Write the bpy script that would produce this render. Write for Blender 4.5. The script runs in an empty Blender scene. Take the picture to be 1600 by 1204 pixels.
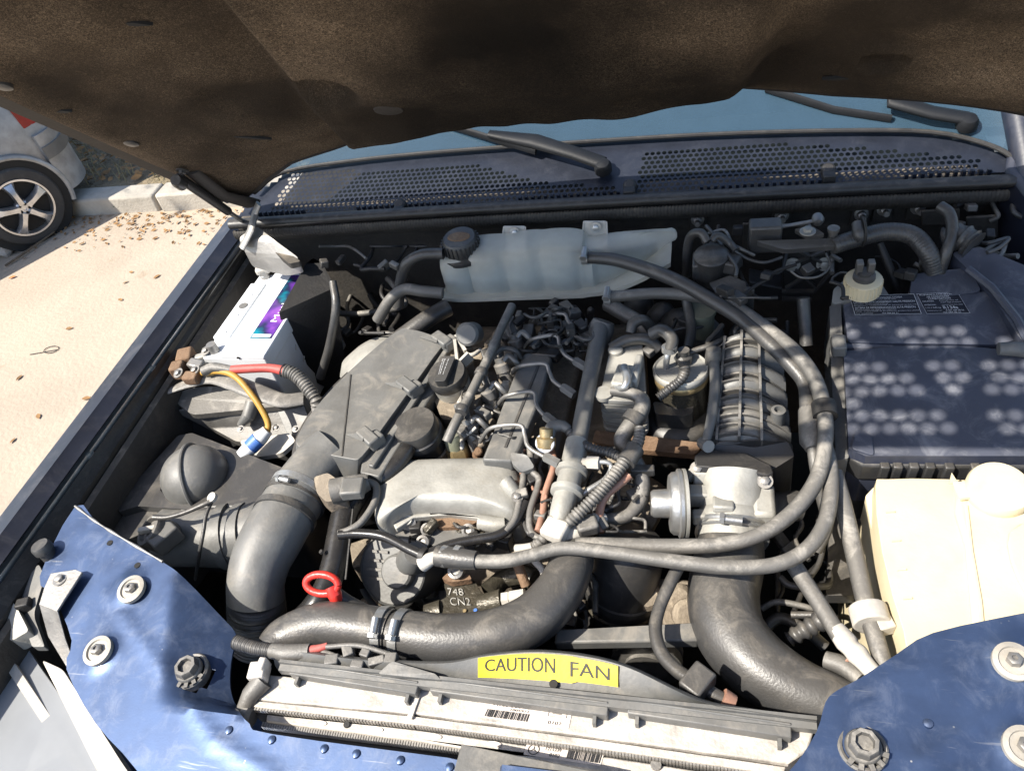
import bpy, bmesh, math, random
from mathutils import Vector, Matrix
from mathutils.geometry import tessellate_polygon
random.seed(7)
sc = bpy.context.scene
col = sc.collection
V = Vector
# ---------------------------------------------------------------- camera
F_PX, CX, CY = 1200.0, 800.0, 602.0
YD = V((315, -1260, F_PX)).normalized()
XD = V((4620, 27, -F_PX)).normalized()
XD = (XD - YD * XD.dot(YD)).normalized()
ZD = XD.cross(YD)
if ZD.y > 0: ZD = -ZD
RC = Matrix(((XD.x, YD.x, ZD.x), (XD.y, YD.y, ZD.y), (XD.z, YD.z, ZD.z)))   # world -> camera axes
CAM = V((0.22, 0.0, 1.80))
cam = bpy.data.cameras.new('camera')
co = bpy.data.objects.new('camera', cam); col.objects.link(co)
cam.sensor_width = 36.0; cam.lens = 36.0 * F_PX / 1600.0
cam.clip_start = 0.02; cam.clip_end = 500
r0, r1, r2 = RC[0], RC[1], RC[2]
co.matrix_world = Matrix(((r0[0], -r1[0], -r2[0], CAM.x), (r0[1], -r1[1], -r2[1], CAM.y), (r0[2], -r1[2], -r2[2], CAM.z), (0, 0, 0, 1)))
sc.camera = co
# ---------------------------------------------------------------- light
SUN = V((-0.65, -0.45, 1.0)).normalized()
elev = math.asin(SUN.z); azim = math.atan2(SUN.x, SUN.y)
w = bpy.data.worlds.new('World'); sc.world = w; w.use_nodes = True
nt = w.node_tree; nt.nodes.clear()
sky = nt.nodes.new('ShaderNodeTexSky'); sky.sky_type = 'NISHITA'; sky.sun_disc = False
sky.sun_elevation = elev; sky.sun_rotation = azim; sky.dust_density = 1.5
bg = nt.nodes.new('ShaderNodeBackground'); bg.inputs[1].default_value = 0.13
wo = nt.nodes.new('ShaderNodeOutputWorld')
nt.links.new(sky.outputs[0], bg.inputs[0]); nt.links.new(bg.outputs[0], wo.inputs[0])
sl = bpy.data.lights.new('sun', 'SUN'); sl.energy = 4.7; sl.angle = math.radians(0.5); sl.color = (1.0, 0.94, 0.84)
so = bpy.data.objects.new('sun', sl); col.objects.link(so)
so.rotation_euler = SUN.to_track_quat('Z', 'Y').to_euler(); so.location = (-6, -4, 9)
sc.view_settings.view_transform = 'Standard'; sc.view_settings.look = 'None'
sc.view_settings.gamma = 1.0; sc.view_settings.use_curve_mapping = False
sc.view_settings.exposure = 0.9
sc.cycles.max_bounces = 7; sc.cycles.diffuse_bounces = 3; sc.cycles.glossy_bounces = 3; sc.cycles.transparent_max_bounces = 8; sc.cycles.caustics_reflective = False; sc.cycles.caustics_refractive = False
# ---------------------------------------------------------------- pixel -> place
def ray(px, py):
    d = V(((px - CX) / F_PX, (py - CY) / F_PX, 1.0)); return RC.transposed() @ d
def P(px, py, z):
    d = ray(px, py); return CAM + d * ((z - CAM.z) / d.z)
def PY(px, py, y):
    d = ray(px, py); return CAM + d * ((y - CAM.y) / d.y)
def PX(px, py, x):
    d = ray(px, py); return CAM + d * ((x - CAM.x) / d.x)
def PN(px, py, pt, n):
    d = ray(px, py); return CAM + d * ((pt - CAM).dot(n) / d.dot(n))
def depth(p): return (RC @ (p - CAM)).z
def proj(p):
    q = RC @ (p - CAM); return (CX + F_PX * q.x / q.z, CY + F_PX * q.y / q.z)
def S(px, py, z): return depth(P(px, py, z)) / F_PX      # metres per pixel there
# ---------------------------------------------------------------- materials
def _n(nt, t): return nt.nodes.new(t)
MATS = {}
def mat(name, color, rough=0.5, metal=0.0, dust=0.0, dcol=(0.42, 0.36, 0.28), dscale=14, var=0.25, bump=0.15, bscale=220,
        updust=0.0, spec=0.5, coat=0.0, bdist=0.0008, alpha=None, scratches=0.0):
    m = bpy.data.materials.new(name); m.use_nodes = True; nt = m.node_tree
    b = nt.nodes['Principled BSDF']; L = nt.links.new
    tc = _n(nt, 'ShaderNodeTexCoord'); geo = _n(nt, 'ShaderNodeNewGeometry')
    oi = _n(nt, 'ShaderNodeObjectInfo')
    add = _n(nt, 'ShaderNodeVectorMath'); add.operation = 'ADD'
    sc_ = _n(nt, 'ShaderNodeVectorMath'); sc_.operation = 'SCALE'; sc_.inputs['Scale'].default_value = 37.0
    cmb = _n(nt, 'ShaderNodeCombineXYZ')
    for i in range(3): L(oi.outputs['Random'], cmb.inputs[i])
    L(cmb.outputs[0], sc_.inputs[0]); L(tc.outputs['Object'], add.inputs[0]); L(sc_.outputs[0], add.inputs[1])
    pos = add.outputs[0]
    n1 = _n(nt, 'ShaderNodeTexNoise'); n1.inputs['Scale'].default_value = dscale; n1.inputs['Detail'].default_value = 4; n1.inputs['Roughness'].default_value = 0.65
    L(pos, n1.inputs['Vector'])
    n2 = _n(nt, 'ShaderNodeTexNoise'); n2.inputs['Scale'].default_value = bscale; n2.inputs['Detail'].default_value = 3
    L(pos, n2.inputs['Vector'])
    # own variation of the colour
    mr = _n(nt, 'ShaderNodeMapRange'); mr.inputs['From Min'].default_value = 0.3; mr.inputs['From Max'].default_value = 0.7
    mr.inputs['To Min'].default_value = 1 - var; mr.inputs['To Max'].default_value = 1 + var
    L(n1.outputs['Fac'], mr.inputs['Value'])
    vm = _n(nt, 'ShaderNodeVectorMath'); vm.operation = 'SCALE'; vm.inputs[0].default_value = color[:3]
    L(mr.outputs[0], vm.inputs['Scale'])
    out = vm.outputs[0]
    facout = None
    if dust > 0 or updust > 0:
        n3 = _n(nt, 'ShaderNodeTexNoise'); n3.inputs['Scale'].default_value = dscale * 1.7; n3.inputs['Detail'].default_value = 7; n3.inputs['Roughness'].default_value = 0.72; n3.inputs['Distortion'].default_value = 0.6
        L(pos, n3.inputs['Vector'])
        n5 = _n(nt, 'ShaderNodeTexNoise'); n5.inputs['Scale'].default_value = 420; n5.inputs['Detail'].default_value = 3; n5.inputs['Roughness'].default_value = 0.6
        L(pos, n5.inputs['Vector'])
        sp = _n(nt, 'ShaderNodeMapRange'); sp.inputs['From Min'].default_value = 0.70; sp.inputs['From Max'].default_value = 0.82; sp.inputs['To Min'].default_value = 0.0; sp.inputs['To Max'].default_value = 0.12 + dust * 0.5
        L(n5.outputs['Fac'], sp.inputs['Value'])
        c0 = _n(nt, 'ShaderNodeMapRange'); c0.inputs['From Min'].default_value = 0.46; c0.inputs['From Max'].default_value = 0.74; c0.interpolation_type = 'SMOOTHSTEP'
        c0.inputs['To Min'].default_value = dust * 0.45; c0.inputs['To Max'].default_value = dust * 1.5
        L(n3.outputs['Fac'], c0.inputs['Value'])
        cr = _n(nt, 'ShaderNodeMath'); cr.operation = 'ADD'; L(c0.outputs[0], cr.inputs[0]); L(sp.outputs[0], cr.inputs[1])
        sep = _n(nt, 'ShaderNodeSeparateXYZ'); L(geo.outputs['Normal'], sep.inputs[0])
        up = _n(nt, 'ShaderNodeMapRange'); up.inputs['From Min'].default_value = 0.25; up.inputs['From Max'].default_value = 0.95
        up.inputs['To Min'].default_value = 0.30; up.inputs['To Max'].default_value = 1.0 + updust * 1.2
        L(sep.outputs['Z'], up.inputs['Value'])
        mu = _n(nt, 'ShaderNodeMath'); mu.operation = 'MULTIPLY'; mu.use_clamp = True
        L(cr.outputs[0], mu.inputs[0]); L(up.outputs[0], mu.inputs[1])
        mx = _n(nt, 'ShaderNodeMix'); mx.data_type = 'RGBA'
        L(mu.outputs[0], mx.inputs['Factor']); L(out, mx.inputs['A']); mx.inputs['B'].default_value = (*dcol, 1)
        out = mx.outputs['Result']; facout = mu.outputs[0]
    L(out, b.inputs['Base Color'])
    b.inputs['Metallic'].default_value = metal
    rr = _n(nt, 'ShaderNodeMapRange'); rr.inputs['To Min'].default_value = max(0.05, rough - 0.12); rr.inputs['To Max'].default_value = min(1, rough + 0.18)
    L(n1.outputs['Fac'], rr.inputs['Value'])
    if facout:
        ra = _n(nt, 'ShaderNodeMix'); ra.data_type = 'FLOAT'; L(facout, ra.inputs['Factor']); L(rr.outputs[0], ra.inputs['A']); ra.inputs['B'].default_value = 0.85
        L(ra.outputs['Result'], b.inputs['Roughness'])
        if metal > 0:
            ma = _n(nt, 'ShaderNodeMix'); ma.data_type = 'FLOAT'; L(facout, ma.inputs['Factor']); ma.inputs['A'].default_value = metal; ma.inputs['B'].default_value = 0.0
            L(ma.outputs['Result'], b.inputs['Metallic'])
    else: L(rr.outputs[0], b.inputs['Roughness'])
    b.inputs['Specular IOR Level'].default_value = spec
    if coat: b.inputs['Coat Weight'].default_value = coat; b.inputs['Coat Roughness'].default_value = 0.12
    if bump:
        bp = _n(nt, 'ShaderNodeBump'); bp.inputs['Strength'].default_value = bump; bp.inputs['Distance'].default_value = bdist * 4
        L(n2.outputs['Fac'], bp.inputs['Height']); L(bp.outputs[0], b.inputs['Normal'])
    if alpha is not None: b.inputs['Alpha'].default_value = alpha
    MATS[name] = m; return m
DUST = (0.46, 0.40, 0.32)
mat('black_plastic', (0.024, 0.025, 0.027), 0.36, dust=0.12, updust=0.35, dcol=DUST, bump=0.10, spec=0.6)
mat('grey_plastic', (0.105, 0.108, 0.107), 0.42, dust=0.17, updust=0.35, dcol=DUST, bump=0.10, spec=0.6)
mat('dark_plastic', (0.012, 0.012, 0.013), 0.5, dust=0.07, dcol=DUST)
mat('rubber', (0.034, 0.035, 0.037), 0.34, dust=0.14, updust=0.45, dcol=DUST, bump=0.15, bscale=300, spec=0.6)
mat('rubber_dusty', (0.060, 0.058, 0.055), 0.40, dust=0.30, updust=0.5, dcol=(0.5, 0.46, 0.40), bump=0.2, bscale=300, spec=0.6)
mat('gloss_black', (0.015, 0.015, 0.016), 0.22, dust=0.05, dcol=DUST, bump=0.06)
mat('alu', (0.40, 0.39, 0.355), 0.52, metal=0.35, dust=0.26, updust=0.2, dcol=(0.19, 0.165, 0.125), bump=0.14, bscale=260, var=0.3)
mat('alu_clean', (0.50, 0.50, 0.49), 0.34, metal=0.8, dust=0.1, dcol=(0.3, 0.27, 0.22), bump=0.12)
mat('steel', (0.30, 0.29, 0.275), 0.42, metal=0.7, dust=0.22, dcol=(0.28, 0.23, 0.17), bump=0.15)
mat('dirty_engine', (0.13, 0.105, 0.08), 0.75, dust=0.5, updust=0.3, dcol=(0.42, 0.35, 0.26), bump=0.6, bscale=160)
mat('oily_cast', (0.055, 0.05, 0.038), 0.32, metal=0.35, dust=0.13, dcol=(0.3, 0.24, 0.16), bump=0.5, bscale=180)
mat('rust', (0.16, 0.09, 0.05), 0.8, dust=0.3, dcol=(0.4, 0.3, 0.2), bump=0.5)
mat('beige_strip', (0.56, 0.52, 0.47), 0.55, metal=0.25, dust=0.30, dcol=(0.20, 0.17, 0.13), dscale=26, var=0.35, bump=0.3)
mat('cream_plastic', (0.68, 0.59, 0.40), 0.4, dust=0.16, dcol=(0.36, 0.28, 0.17), var=0.10, bump=0.08, dscale=7)
mat('white_plastic', (0.72, 0.74, 0.76), 0.4, dust=0.04, dcol=(0.5, 0.5, 0.48), var=0.04, bump=0.05)
mat('white_soft', (0.50, 0.47, 0.42), 0.6, dust=0.2, dcol=(0.36, 0.32, 0.25), bump=0.2)
mat('red_plastic', (0.62, 0.03, 0.02), 0.3, dust=0.05, dcol=DUST)
mat('red_cable', (0.45, 0.06, 0.05), 0.5, dust=0.25, dcol=(0.5, 0.3, 0.25))
mat('yellow_cable', (0.45, 0.25, 0.04), 0.5, dust=0.2, dcol=(0.4, 0.3, 0.15))
mat('blue_sleeve', (0.05, 0.16, 0.5), 0.4, dust=0.1, dcol=(0.6, 0.6, 0.6))
mat('brass', (0.50, 0.38, 0.20), 0.36, metal=0.75, dust=0.2, dcol=(0.4, 0.33, 0.22))
mat('copper_pipe', (0.42, 0.22, 0.15), 0.5, metal=0.3, dust=0.25, dcol=(0.45, 0.32, 0.26))
mat('olive', (0.16, 0.17, 0.12), 0.5, dust=0.3, dcol=DUST)
mat('yellow_sticker', (0.72, 0.56, 0.01), 0.4, dust=0.08, dcol=(0.6, 0.5, 0.2), var=0.08, bump=0.03)
mat('black_print', (0.012, 0.011, 0.01), 0.5, var=0.3, bump=0)
mat('white_print', (0.7, 0.7, 0.7), 0.5, var=0.1, bump=0)
mat('label_pale', (0.70, 0.62, 0.55), 0.5, dust=0.1, dcol=(0.55, 0.48, 0.4), bump=0)
mat('label_dark', (0.008, 0.010, 0.02), 0.3, dust=0.05, dcol=DUST, bump=0)
mat('tyre', (0.03, 0.03, 0.031), 0.8, dust=0.25, dcol=(0.35, 0.31, 0.26), bump=0.3)
mat('rim_metal', (0.6, 0.6, 0.61), 0.28, metal=0.9, dust=0.12, dcol=(0.4, 0.36, 0.3))
mat('silver_paint', (0.30, 0.31, 0.32), 0.4, metal=0.4, dust=0.2, dcol=(0.45, 0.42, 0.36), bump=0.05)
mat('firewall_black', (0.020, 0.019, 0.018), 0.65, dust=0.30, updust=0.6, dcol=(0.30, 0.25, 0.19), bump=0.4, bscale=140)
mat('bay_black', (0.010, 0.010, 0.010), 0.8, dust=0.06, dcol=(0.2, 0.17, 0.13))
mat('seal_rubber', (0.016, 0.016, 0.017), 0.38, dust=0.12, updust=0.2, dcol=DUST, dscale=30)
mat('stone', (0.4, 0.38, 0.36), 0.9, dust=0.2, bump=0.6, bscale=60)
mat('kerb_concrete', (0.40, 0.37, 0.32), 0.9, dust=0.3, dcol=(0.3, 0.26, 0.2), bump=0.8, bscale=90, dscale=5)
mat('leaf_dry', (0.27, 0.15, 0.06), 0.8, var=0.5, bump=0.1, dscale=6)
mat('leaf_green', (0.07, 0.16, 0.03), 0.6, var=0.3, bump=0.1)
mat('grass_dry', (0.27, 0.22, 0.11), 0.9, var=0.5, bump=0.0, dscale=3)
mat('bark', (0.12, 0.09, 0.06), 0.9, var=0.4, bump=0.8, bscale=40)
mat('dash', (0.03, 0.035, 0.04), 0.7, dust=0.1)
mat('cowl_plastic', (0.010, 0.013, 0.022), 0.34, dust=0.03, updust=0.1, dcol=(0.35, 0.36, 0.4), bump=0.1)
# navy metallic paint with dust and fine scratches
def paint():
    m = mat('navy_paint', (0.034, 0.066, 0.150), 0.40, metal=0.72, dust=0.11, updust=0.25, dcol=(0.36, 0.38, 0.42), dscale=16, var=0.18, bump=0.03, bscale=500, coat=0.3)
    nt = m.node_tree; L = nt.links.new; b = nt.nodes['Principled BSDF']
    tc = _n(nt, 'ShaderNodeTexCoord')
    v = _n(nt, 'ShaderNodeTexVoronoi'); v.inputs['Scale'].default_value = 95; L(tc.outputs['Object'], v.inputs['Vector'])
    mr = _n(nt, 'ShaderNodeMapRange'); mr.inputs['From Min'].default_value = 0.05; mr.inputs['From Max'].default_value = 0.12; mr.inputs['To Min'].default_value = 0.8; mr.inputs['To Max'].default_value = 0
    L(v.outputs['Distance'], mr.inputs['Value'])
    n = _n(nt, 'ShaderNodeTexNoise'); n.inputs['Scale'].default_value = 18; L(tc.outputs['Object'], n.inputs['Vector'])
    m2 = _n(nt, 'ShaderNodeMapRange'); m2.inputs['From Min'].default_value = 0.60; m2.inputs['From Max'].default_value = 0.70; L(n.outputs['Fac'], m2.inputs['Value'])
    # long scratches
    mp = _n(nt, 'ShaderNodeMapping'); mp.inputs['Scale'].default_value = (14, 160, 14); mp.inputs['Rotation'].default_value = (0, 0, 0.6); L(tc.outputs['Object'], mp.inputs['Vector'])
    n4 = _n(nt, 'ShaderNodeTexNoise'); n4.inputs['Scale'].default_value = 1.0; n4.inputs['Detail'].default_value = 3; L(mp.outputs[0], n4.inputs['Vector'])
    m4 = _n(nt, 'ShaderNodeMapRange'); m4.inputs['From Min'].default_value = 0.68; m4.inputs['From Max'].default_value = 0.74; m4.inputs['To Max'].default_value = 0.22; L(n4.outputs['Fac'], m4.inputs['Value'])
    mu = _n(nt, 'ShaderNodeMath'); mu.operation = 'MULTIPLY'; L(mr.outputs[0], mu.inputs[0]); L(m2.outputs[0], mu.inputs[1])
    mxx = _n(nt, 'ShaderNodeMath'); mxx.operation = 'MAXIMUM'; L(mu.outputs[0], mxx.inputs[0]); L(m4.outputs[0], mxx.inputs[1])
    src = b.inputs['Base Color'].links[0].from_socket
    mx = _n(nt, 'ShaderNodeMix'); mx.data_type = 'RGBA'; L(mxx.outputs[0], mx.inputs['Factor']); L(src, mx.inputs['A']); mx.inputs['B'].default_value = (0.5, 0.49, 0.46, 1)
    L(mx.outputs['Result'], b.inputs['Base Color'])
paint()
mat('navy_dusty', (0.012, 0.016, 0.030), 0.34, dust=0.10, updust=0.3, dcol=(0.30, 0.28, 0.27), dscale=10, bump=0.05, coat=0.2)
FELT_LOC = (-0.10, -0.42, -0.68)
def felt():
    m = mat('hood_felt', (0.030, 0.023, 0.017), 0.95, var=0.5, bump=0, dscale=5, spec=0.15)
    nt = m.node_tree; L = nt.links.new; b = nt.nodes['Principled BSDF']
    tc = _n(nt, 'ShaderNodeTexCoord')
    n = _n(nt, 'ShaderNodeTexNoise'); n.inputs['Scale'].default_value = 260; n.inputs['Detail'].default_value = 8; n.inputs['Roughness'].default_value = 0.7; n.inputs['Distortion'].default_value = 1.6
    L(tc.outputs['Object'], n.inputs['Vector'])
    v = _n(nt, 'ShaderNodeTexVoronoi'); v.feature = 'DISTANCE_TO_EDGE'; v.inputs['Scale'].default_value = 230
    nd = _n(nt, 'ShaderNodeTexNoise'); nd.inputs['Scale'].default_value = 60; L(tc.outputs['Object'], nd.inputs['Vector'])
    mixv = _n(nt, 'ShaderNodeMix'); mixv.data_type = 'VECTOR'; mixv.inputs['Factor'].default_value = 0.06
    L(tc.outputs['Object'], mixv.inputs['A']); L(nd.outputs['Color'], mixv.inputs['B']); L(mixv.outputs['Result'], v.inputs['Vector'])
    fib = _n(nt, 'ShaderNodeMapRange'); fib.inputs['From Min'].default_value = 0.0; fib.inputs['From Max'].default_value = 0.10; fib.inputs['To Min'].default_value = 1; fib.inputs['To Max'].default_value = 0
    L(v.outputs['Distance'], fib.inputs['Value'])
    big = _n(nt, 'ShaderNodeTexNoise'); big.inputs['Scale'].default_value = 3.6; big.inputs['Detail'].default_value = 4; L(tc.outputs['Object'], big.inputs['Vector'])
    bm = _n(nt, 'ShaderNodeMapRange'); bm.inputs['From Min'].default_value = 0.40; bm.inputs['From Max'].default_value = 0.68; bm.inputs['To Min'].default_value = 0.10; L(big.outputs['Fac'], bm.inputs['Value'])
    sm = _n(nt, 'ShaderNodeMapRange'); sm.inputs['From Min'].default_value = 0.45; sm.inputs['From Max'].default_value = 0.7; L(n.outputs['Fac'], sm.inputs['Value'])
    a = _n(nt, 'ShaderNodeMath'); a.operation = 'ADD'; L(fib.outputs[0], a.inputs[0]); L(sm.outputs[0], a.inputs[1])
    d = _n(nt, 'ShaderNodeMath'); d.operation = 'MULTIPLY'; d.use_clamp = True; a2 = _n(nt, 'ShaderNodeMath'); a2.operation = 'MULTIPLY_ADD'; a2.inputs[1].default_value = 0.8; a2.inputs[2].default_value = 0.10; L(a.outputs[0], a2.inputs[0]); L(a2.outputs[0], d.inputs[0]); L(bm.outputs[0], d.inputs[1])
    src = b.inputs['Base Color'].links[0].from_socket
    mx = _n(nt, 'ShaderNodeMix'); mx.data_type = 'RGBA'; L(d.outputs[0], mx.inputs['Factor']); L(src, mx.inputs['A']); mx.inputs['B'].default_value = (0.46, 0.345, 0.235, 1)
    L(mx.outputs['Result'], b.inputs['Base Color'])
    # oil-dark stain in the middle of the pad
    mp = _n(nt, 'ShaderNodeMapping'); mp.inputs['Location'].default_value = FELT_LOC; mp.inputs['Scale'].default_value = (3.4, 2.6, 2.6); L(tc.outputs['Object'], mp.inputs['Vector'])
    ln = _n(nt, 'ShaderNodeVectorMath'); ln.operation = 'LENGTH'; L(mp.outputs[0], ln.inputs[0])
    an = _n(nt, 'ShaderNodeMath'); an.operation = 'MULTIPLY_ADD'; L(big.outputs['Fac'], an.inputs[0]); an.inputs[1].default_value = 0.9; L(ln.outputs['Value'], an.inputs[2])
    sr = _n(nt, 'ShaderNodeMapRange'); sr.interpolation_type = 'SMOOTHSTEP'; sr.inputs['From Min'].default_value = 0.85; sr.inputs['From Max'].default_value = 1.55; sr.inputs['To Min'].default_value = 0.22; L(an.outputs[0], sr.inputs['Value'])
    vs_ = _n(nt, 'ShaderNodeVectorMath'); vs_.operation = 'SCALE'; L(mx.outputs['Result'], vs_.inputs[0]); L(sr.outputs[0], vs_.inputs['Scale']); L(vs_.outputs[0], b.inputs['Base Color'])
    bp = _n(nt, 'ShaderNodeBump'); bp.inputs['Strength'].default_value = 0.7; bp.inputs['Distance'].default_value = 0.003
    L(a.outputs[0], bp.inputs['Height']); L(bp.outputs[0], b.inputs['Normal'])
felt()
def glassy(name, tint, mixf, rough, base):
    m = bpy.data.materials.new(name); m.use_nodes = True; nt = m.node_tree; L = nt.links.new
    b = nt.nodes['Principled BSDF']; o = nt.nodes['Material Output']
    b.inputs['Base Color'].default_value = (*base, 1); b.inputs['Roughness'].default_value = rough
    n = _n(nt, 'ShaderNodeTexNoise'); n.inputs['Scale'].default_value = 30; n.inputs['Detail'].default_value = 8
    tc = _n(nt, 'ShaderNodeTexCoord'); L(tc.outputs['Object'], n.inputs['Vector'])
    mr = _n(nt, 'ShaderNodeMapRange'); mr.inputs['To Min'].default_value = mixf - 0.08; mr.inputs['To Max'].default_value = mixf + 0.08; L(n.outputs['Fac'], mr.inputs['Value'])
    t = _n(nt, 'ShaderNodeBsdfTransparent'); t.inputs[0].default_value = (*tint, 1)
    mx = _n(nt, 'ShaderNodeMixShader'); L(mr.outputs[0], mx.inputs[0]); L(t.outputs[0], mx.inputs[1]); L(b.outputs[0], mx.inputs[2]); L(mx.outputs[0], o.inputs['Surface'])
    MATS[name] = m
glassy('windshield_glass', (0.75, 0.95, 0.95), 0.70, 0.03, (0.045, 0.085, 0.125))
glassy('tank_plastic', (0.96, 0.96, 0.94), 0.42, 0.30, (0.88, 0.86, 0.76))
glassy('coolant', (0.2, 0.4, 0.5), 0.9, 0.2, (0.07, 0.17, 0.24))
glassy('lamp_plastic', (0.9, 0.9, 0.9), 0.85, 0.3, (0.30, 0.31, 0.32))
def battery_label_mat():
    m = bpy.data.materials.new('battery_label'); m.use_nodes = True; nt = m.node_tree; L = nt.links.new
    b = nt.nodes['Principled BSDF']; tc = _n(nt, 'ShaderNodeTexCoord')
    n = _n(nt, 'ShaderNodeTexNoise'); n.inputs['Scale'].default_value = 14; n.inputs['Detail'].default_value = 3; L(tc.outputs['Object'], n.inputs['Vector'])
    cr = _n(nt, 'ShaderNodeValToRGB'); L(n.outputs['Fac'], cr.inputs[0])
    e = cr.color_ramp.elements; e[0].position = 0.34; e[0].color = (0.0, 0.22, 0.30, 1); e[1].position = 0.66; e[1].color = (0.28, 0.08, 0.42, 1)
    x = e.new(0.45); x.color = (0.015, 0.02, 0.06, 1); x = e.new(0.55); x.color = (0.12, 0.03, 0.28, 1)
    L(cr.outputs[0], b.inputs['Base Color']); b.inputs['Roughness'].default_value = 0.3
    MATS['battery_label'] = m
battery_label_mat()
# ---------------------------------------------------------------- mesh building
def lerp(a, b, t): return a + (b - a) * t
def catmull(pts, n=8):
    """smooth list of tuples"""
    out = []; m = len(pts)
    if m < 3:
        return [tuple(lerp(pts[0][k], pts[1][k], i / n) for k in range(len(pts[0]))) for i in range(n + 1)]
    for i in range(m - 1):
        p0 = pts[i - 1] if i > 0 else tuple(2 * a - b for a, b in zip(pts[0], pts[1]))
        p1, p2 = pts[i], pts[i + 1]
        p3 = pts[i + 2] if i + 2 < m else tuple(2 * a - b for a, b in zip(pts[-1], pts[-2]))
        for j in range(n):
            t = j / n
            out.append(tuple(0.5 * (2 * b + (c - a) * t + (2 * a - 5 * b + 4 * c - d) * t * t + (3 * b - a - 3 * c + d) * t ** 3) for a, b, c, d in zip(p0, p1, p2, p3)))
    out.append(tuple(pts[-1])); return out
def smooth_closed(pts, n=4):
    out = []; m = len(pts)
    for i in range(m):
        p0, p1, p2, p3 = pts[i - 1], pts[i], pts[(i + 1) % m], pts[(i + 2) % m]
        for j in range(n):
            t = j / n
            out.append(tuple(0.5 * (2 * b + (c - a) * t + (2 * a - 5 * b + 4 * c - d) * t * t + (3 * b - a - 3 * c + d) * t ** 3) for a, b, c, d in zip(p0, p1, p2, p3)))
    return out
def rounded(pts, r=0.25, n=4):
    """round polygon corners: cut back by fraction r of the shorter edge"""
    out = []; m = len(pts)
    for i in range(m):
        a, b, c = V(pts[i - 1]), V(pts[i]), V(pts[(i + 1) % m])
        d = min((a - b).length, (c - b).length) * r
        p = b + (a - b).normalized() * d; q = b + (c - b).normalized() * d
        for j in range(n + 1):
            t = j / n; out.append(p.lerp(b, t).lerp(b.lerp(q, t), t))
    return out
def frame(ax):
    ax = ax.normalized(); u = ax.cross(V((0, 0, 1)))
    if u.length < 1e-3: u = V((1, 0, 0))
    u.normalize(); return u, ax.cross(u)
class MB:
    def __init__(s): s.v = []; s.f = []
    def add(s, vs, fs):
        o = len(s.v); s.v += [V(x) for x in vs]; s.f += [tuple(i + o for i in f) for f in fs]; return s
    def loft(s, rings, cap=True, closed=True):
        n = len(rings[0]); vs = [p for r in rings for p in r]; fs = []
        for i in range(len(rings) - 1):
            for j in range(n if closed else n - 1):
                k = (j + 1) % n; fs.append((i * n + j, i * n + k, (i + 1) * n + k, (i + 1) * n + j))
        if cap and closed:
            fs.append(tuple(range(n - 1, -1, -1))); fs.append(tuple((len(rings) - 1) * n + j for j in range(n)))
        return s.add(vs, fs)
    def tube(s, pts, radii, seg=14, corr=0.0, pitch=0.006, cap=True, flat=None):
        pts = [V(p) for p in pts]
        if corr:                                     # resample so that ridges show
            P2, R2 = [], []; acc = 0
            for i in range(len(pts) - 1):
                L = (pts[i + 1] - pts[i]).length; k = max(1, int(L / (pitch / 4)))
                for j in range(k):
                    t = j / k; P2.append(pts[i].lerp(pts[i + 1], t)); R2.append((lerp(radii[i], radii[i + 1], t), acc + L * t))
                acc += L
            pts = P2; radii = [r * (1 - corr * 0.5 + corr * 0.5 * (1 if math.sin(2 * math.pi * a / pitch) > 0 else -1)) for r, a in R2]
        rings = []; up = None
        for i, p in enumerate(pts):
            t = (pts[min(i + 1, len(pts) - 1)] - pts[max(i - 1, 0)])
            if t.length < 1e-9: t = V((0, 0, 1))
            t.normalize()
            if up is None: u, _ = frame(t); up = u
            u = (up - t * up.dot(t)).normalized(); up = u; w_ = t.cross(u); r = radii[i]
            a, b = (1, 1) if not flat else flat
            rings.append([p + (u * math.cos(2 * math.pi * k / seg) * a + w_ * math.sin(2 * math.pi * k / seg) * b) * r for k in range(seg)])
        return s.loft(rings, cap)
    def lathe(s, c, ax, prof, seg=28, phase=0.0, squash=1.0):
        c = V(c); ax = V(ax).normalized(); u, w_ = frame(ax)
        rings = [[c + ax * h + (u * math.cos(phase + 2 * math.pi * k / seg) + w_ * math.sin(phase + 2 * math.pi * k / seg) * squash) * max(r, 1e-5) for k in range(seg)] for r, h in prof]
        return s.loft(rings)
    def box(s, c, dims, rz=0, rx=0, ry=0):
        M = Matrix.Rotation(math.radians(rz), 3, 'Z') @ Matrix.Rotation(math.radians(rx), 3, 'X') @ Matrix.Rotation(math.radians(ry), 3, 'Y')
        c = V(c); d = [x / 2 for x in dims]
        vs = [c + M @ V((x * d[0], y * d[1], z * d[2])) for z in (-1, 1) for x, y in ((-1, -1), (1, -1), (1, 1), (-1, 1))]
        return s.add(vs, [(3, 2, 1, 0), (4, 5, 6, 7), (0, 1, 5, 4), (1, 2, 6, 5), (2, 3, 7, 6), (3, 0, 4, 7)])
    def prism(s, top, down, scale=1.0):
        """closed solid: polygon of 3-d points swept by a vector (bottom scaled about its centre)"""
        top = [V(p) for p in top]; c = sum(top, V()) / len(top)
        if isinstance(down, (int, float)): down = V((0, 0, -down))
        bot = [c + (p - c) * scale + down for p in top]; n = len(top)
        tri = tessellate_polygon([top]); fs = [tuple(t) for t in tri] + [tuple(n + i for i in reversed(t)) for t in tri]
        fs += [(i, (i + 1) % n, n + (i + 1) % n, n + i) for i in range(n)]
        return s.add(top + bot, fs)
    def bar(s, a, b, w_, h, up=V((0, 0, 1))):
        a, b = V(a), V(b); t = (b - a).normalized(); u = t.cross(up).normalized() * w_ / 2; v = u.cross(t).normalized() * h / 2
        r = [[p + u + v, p + u - v, p - u - v, p - u + v] for p in (a, b)]
        return s.loft(r)
WL = {}
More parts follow.
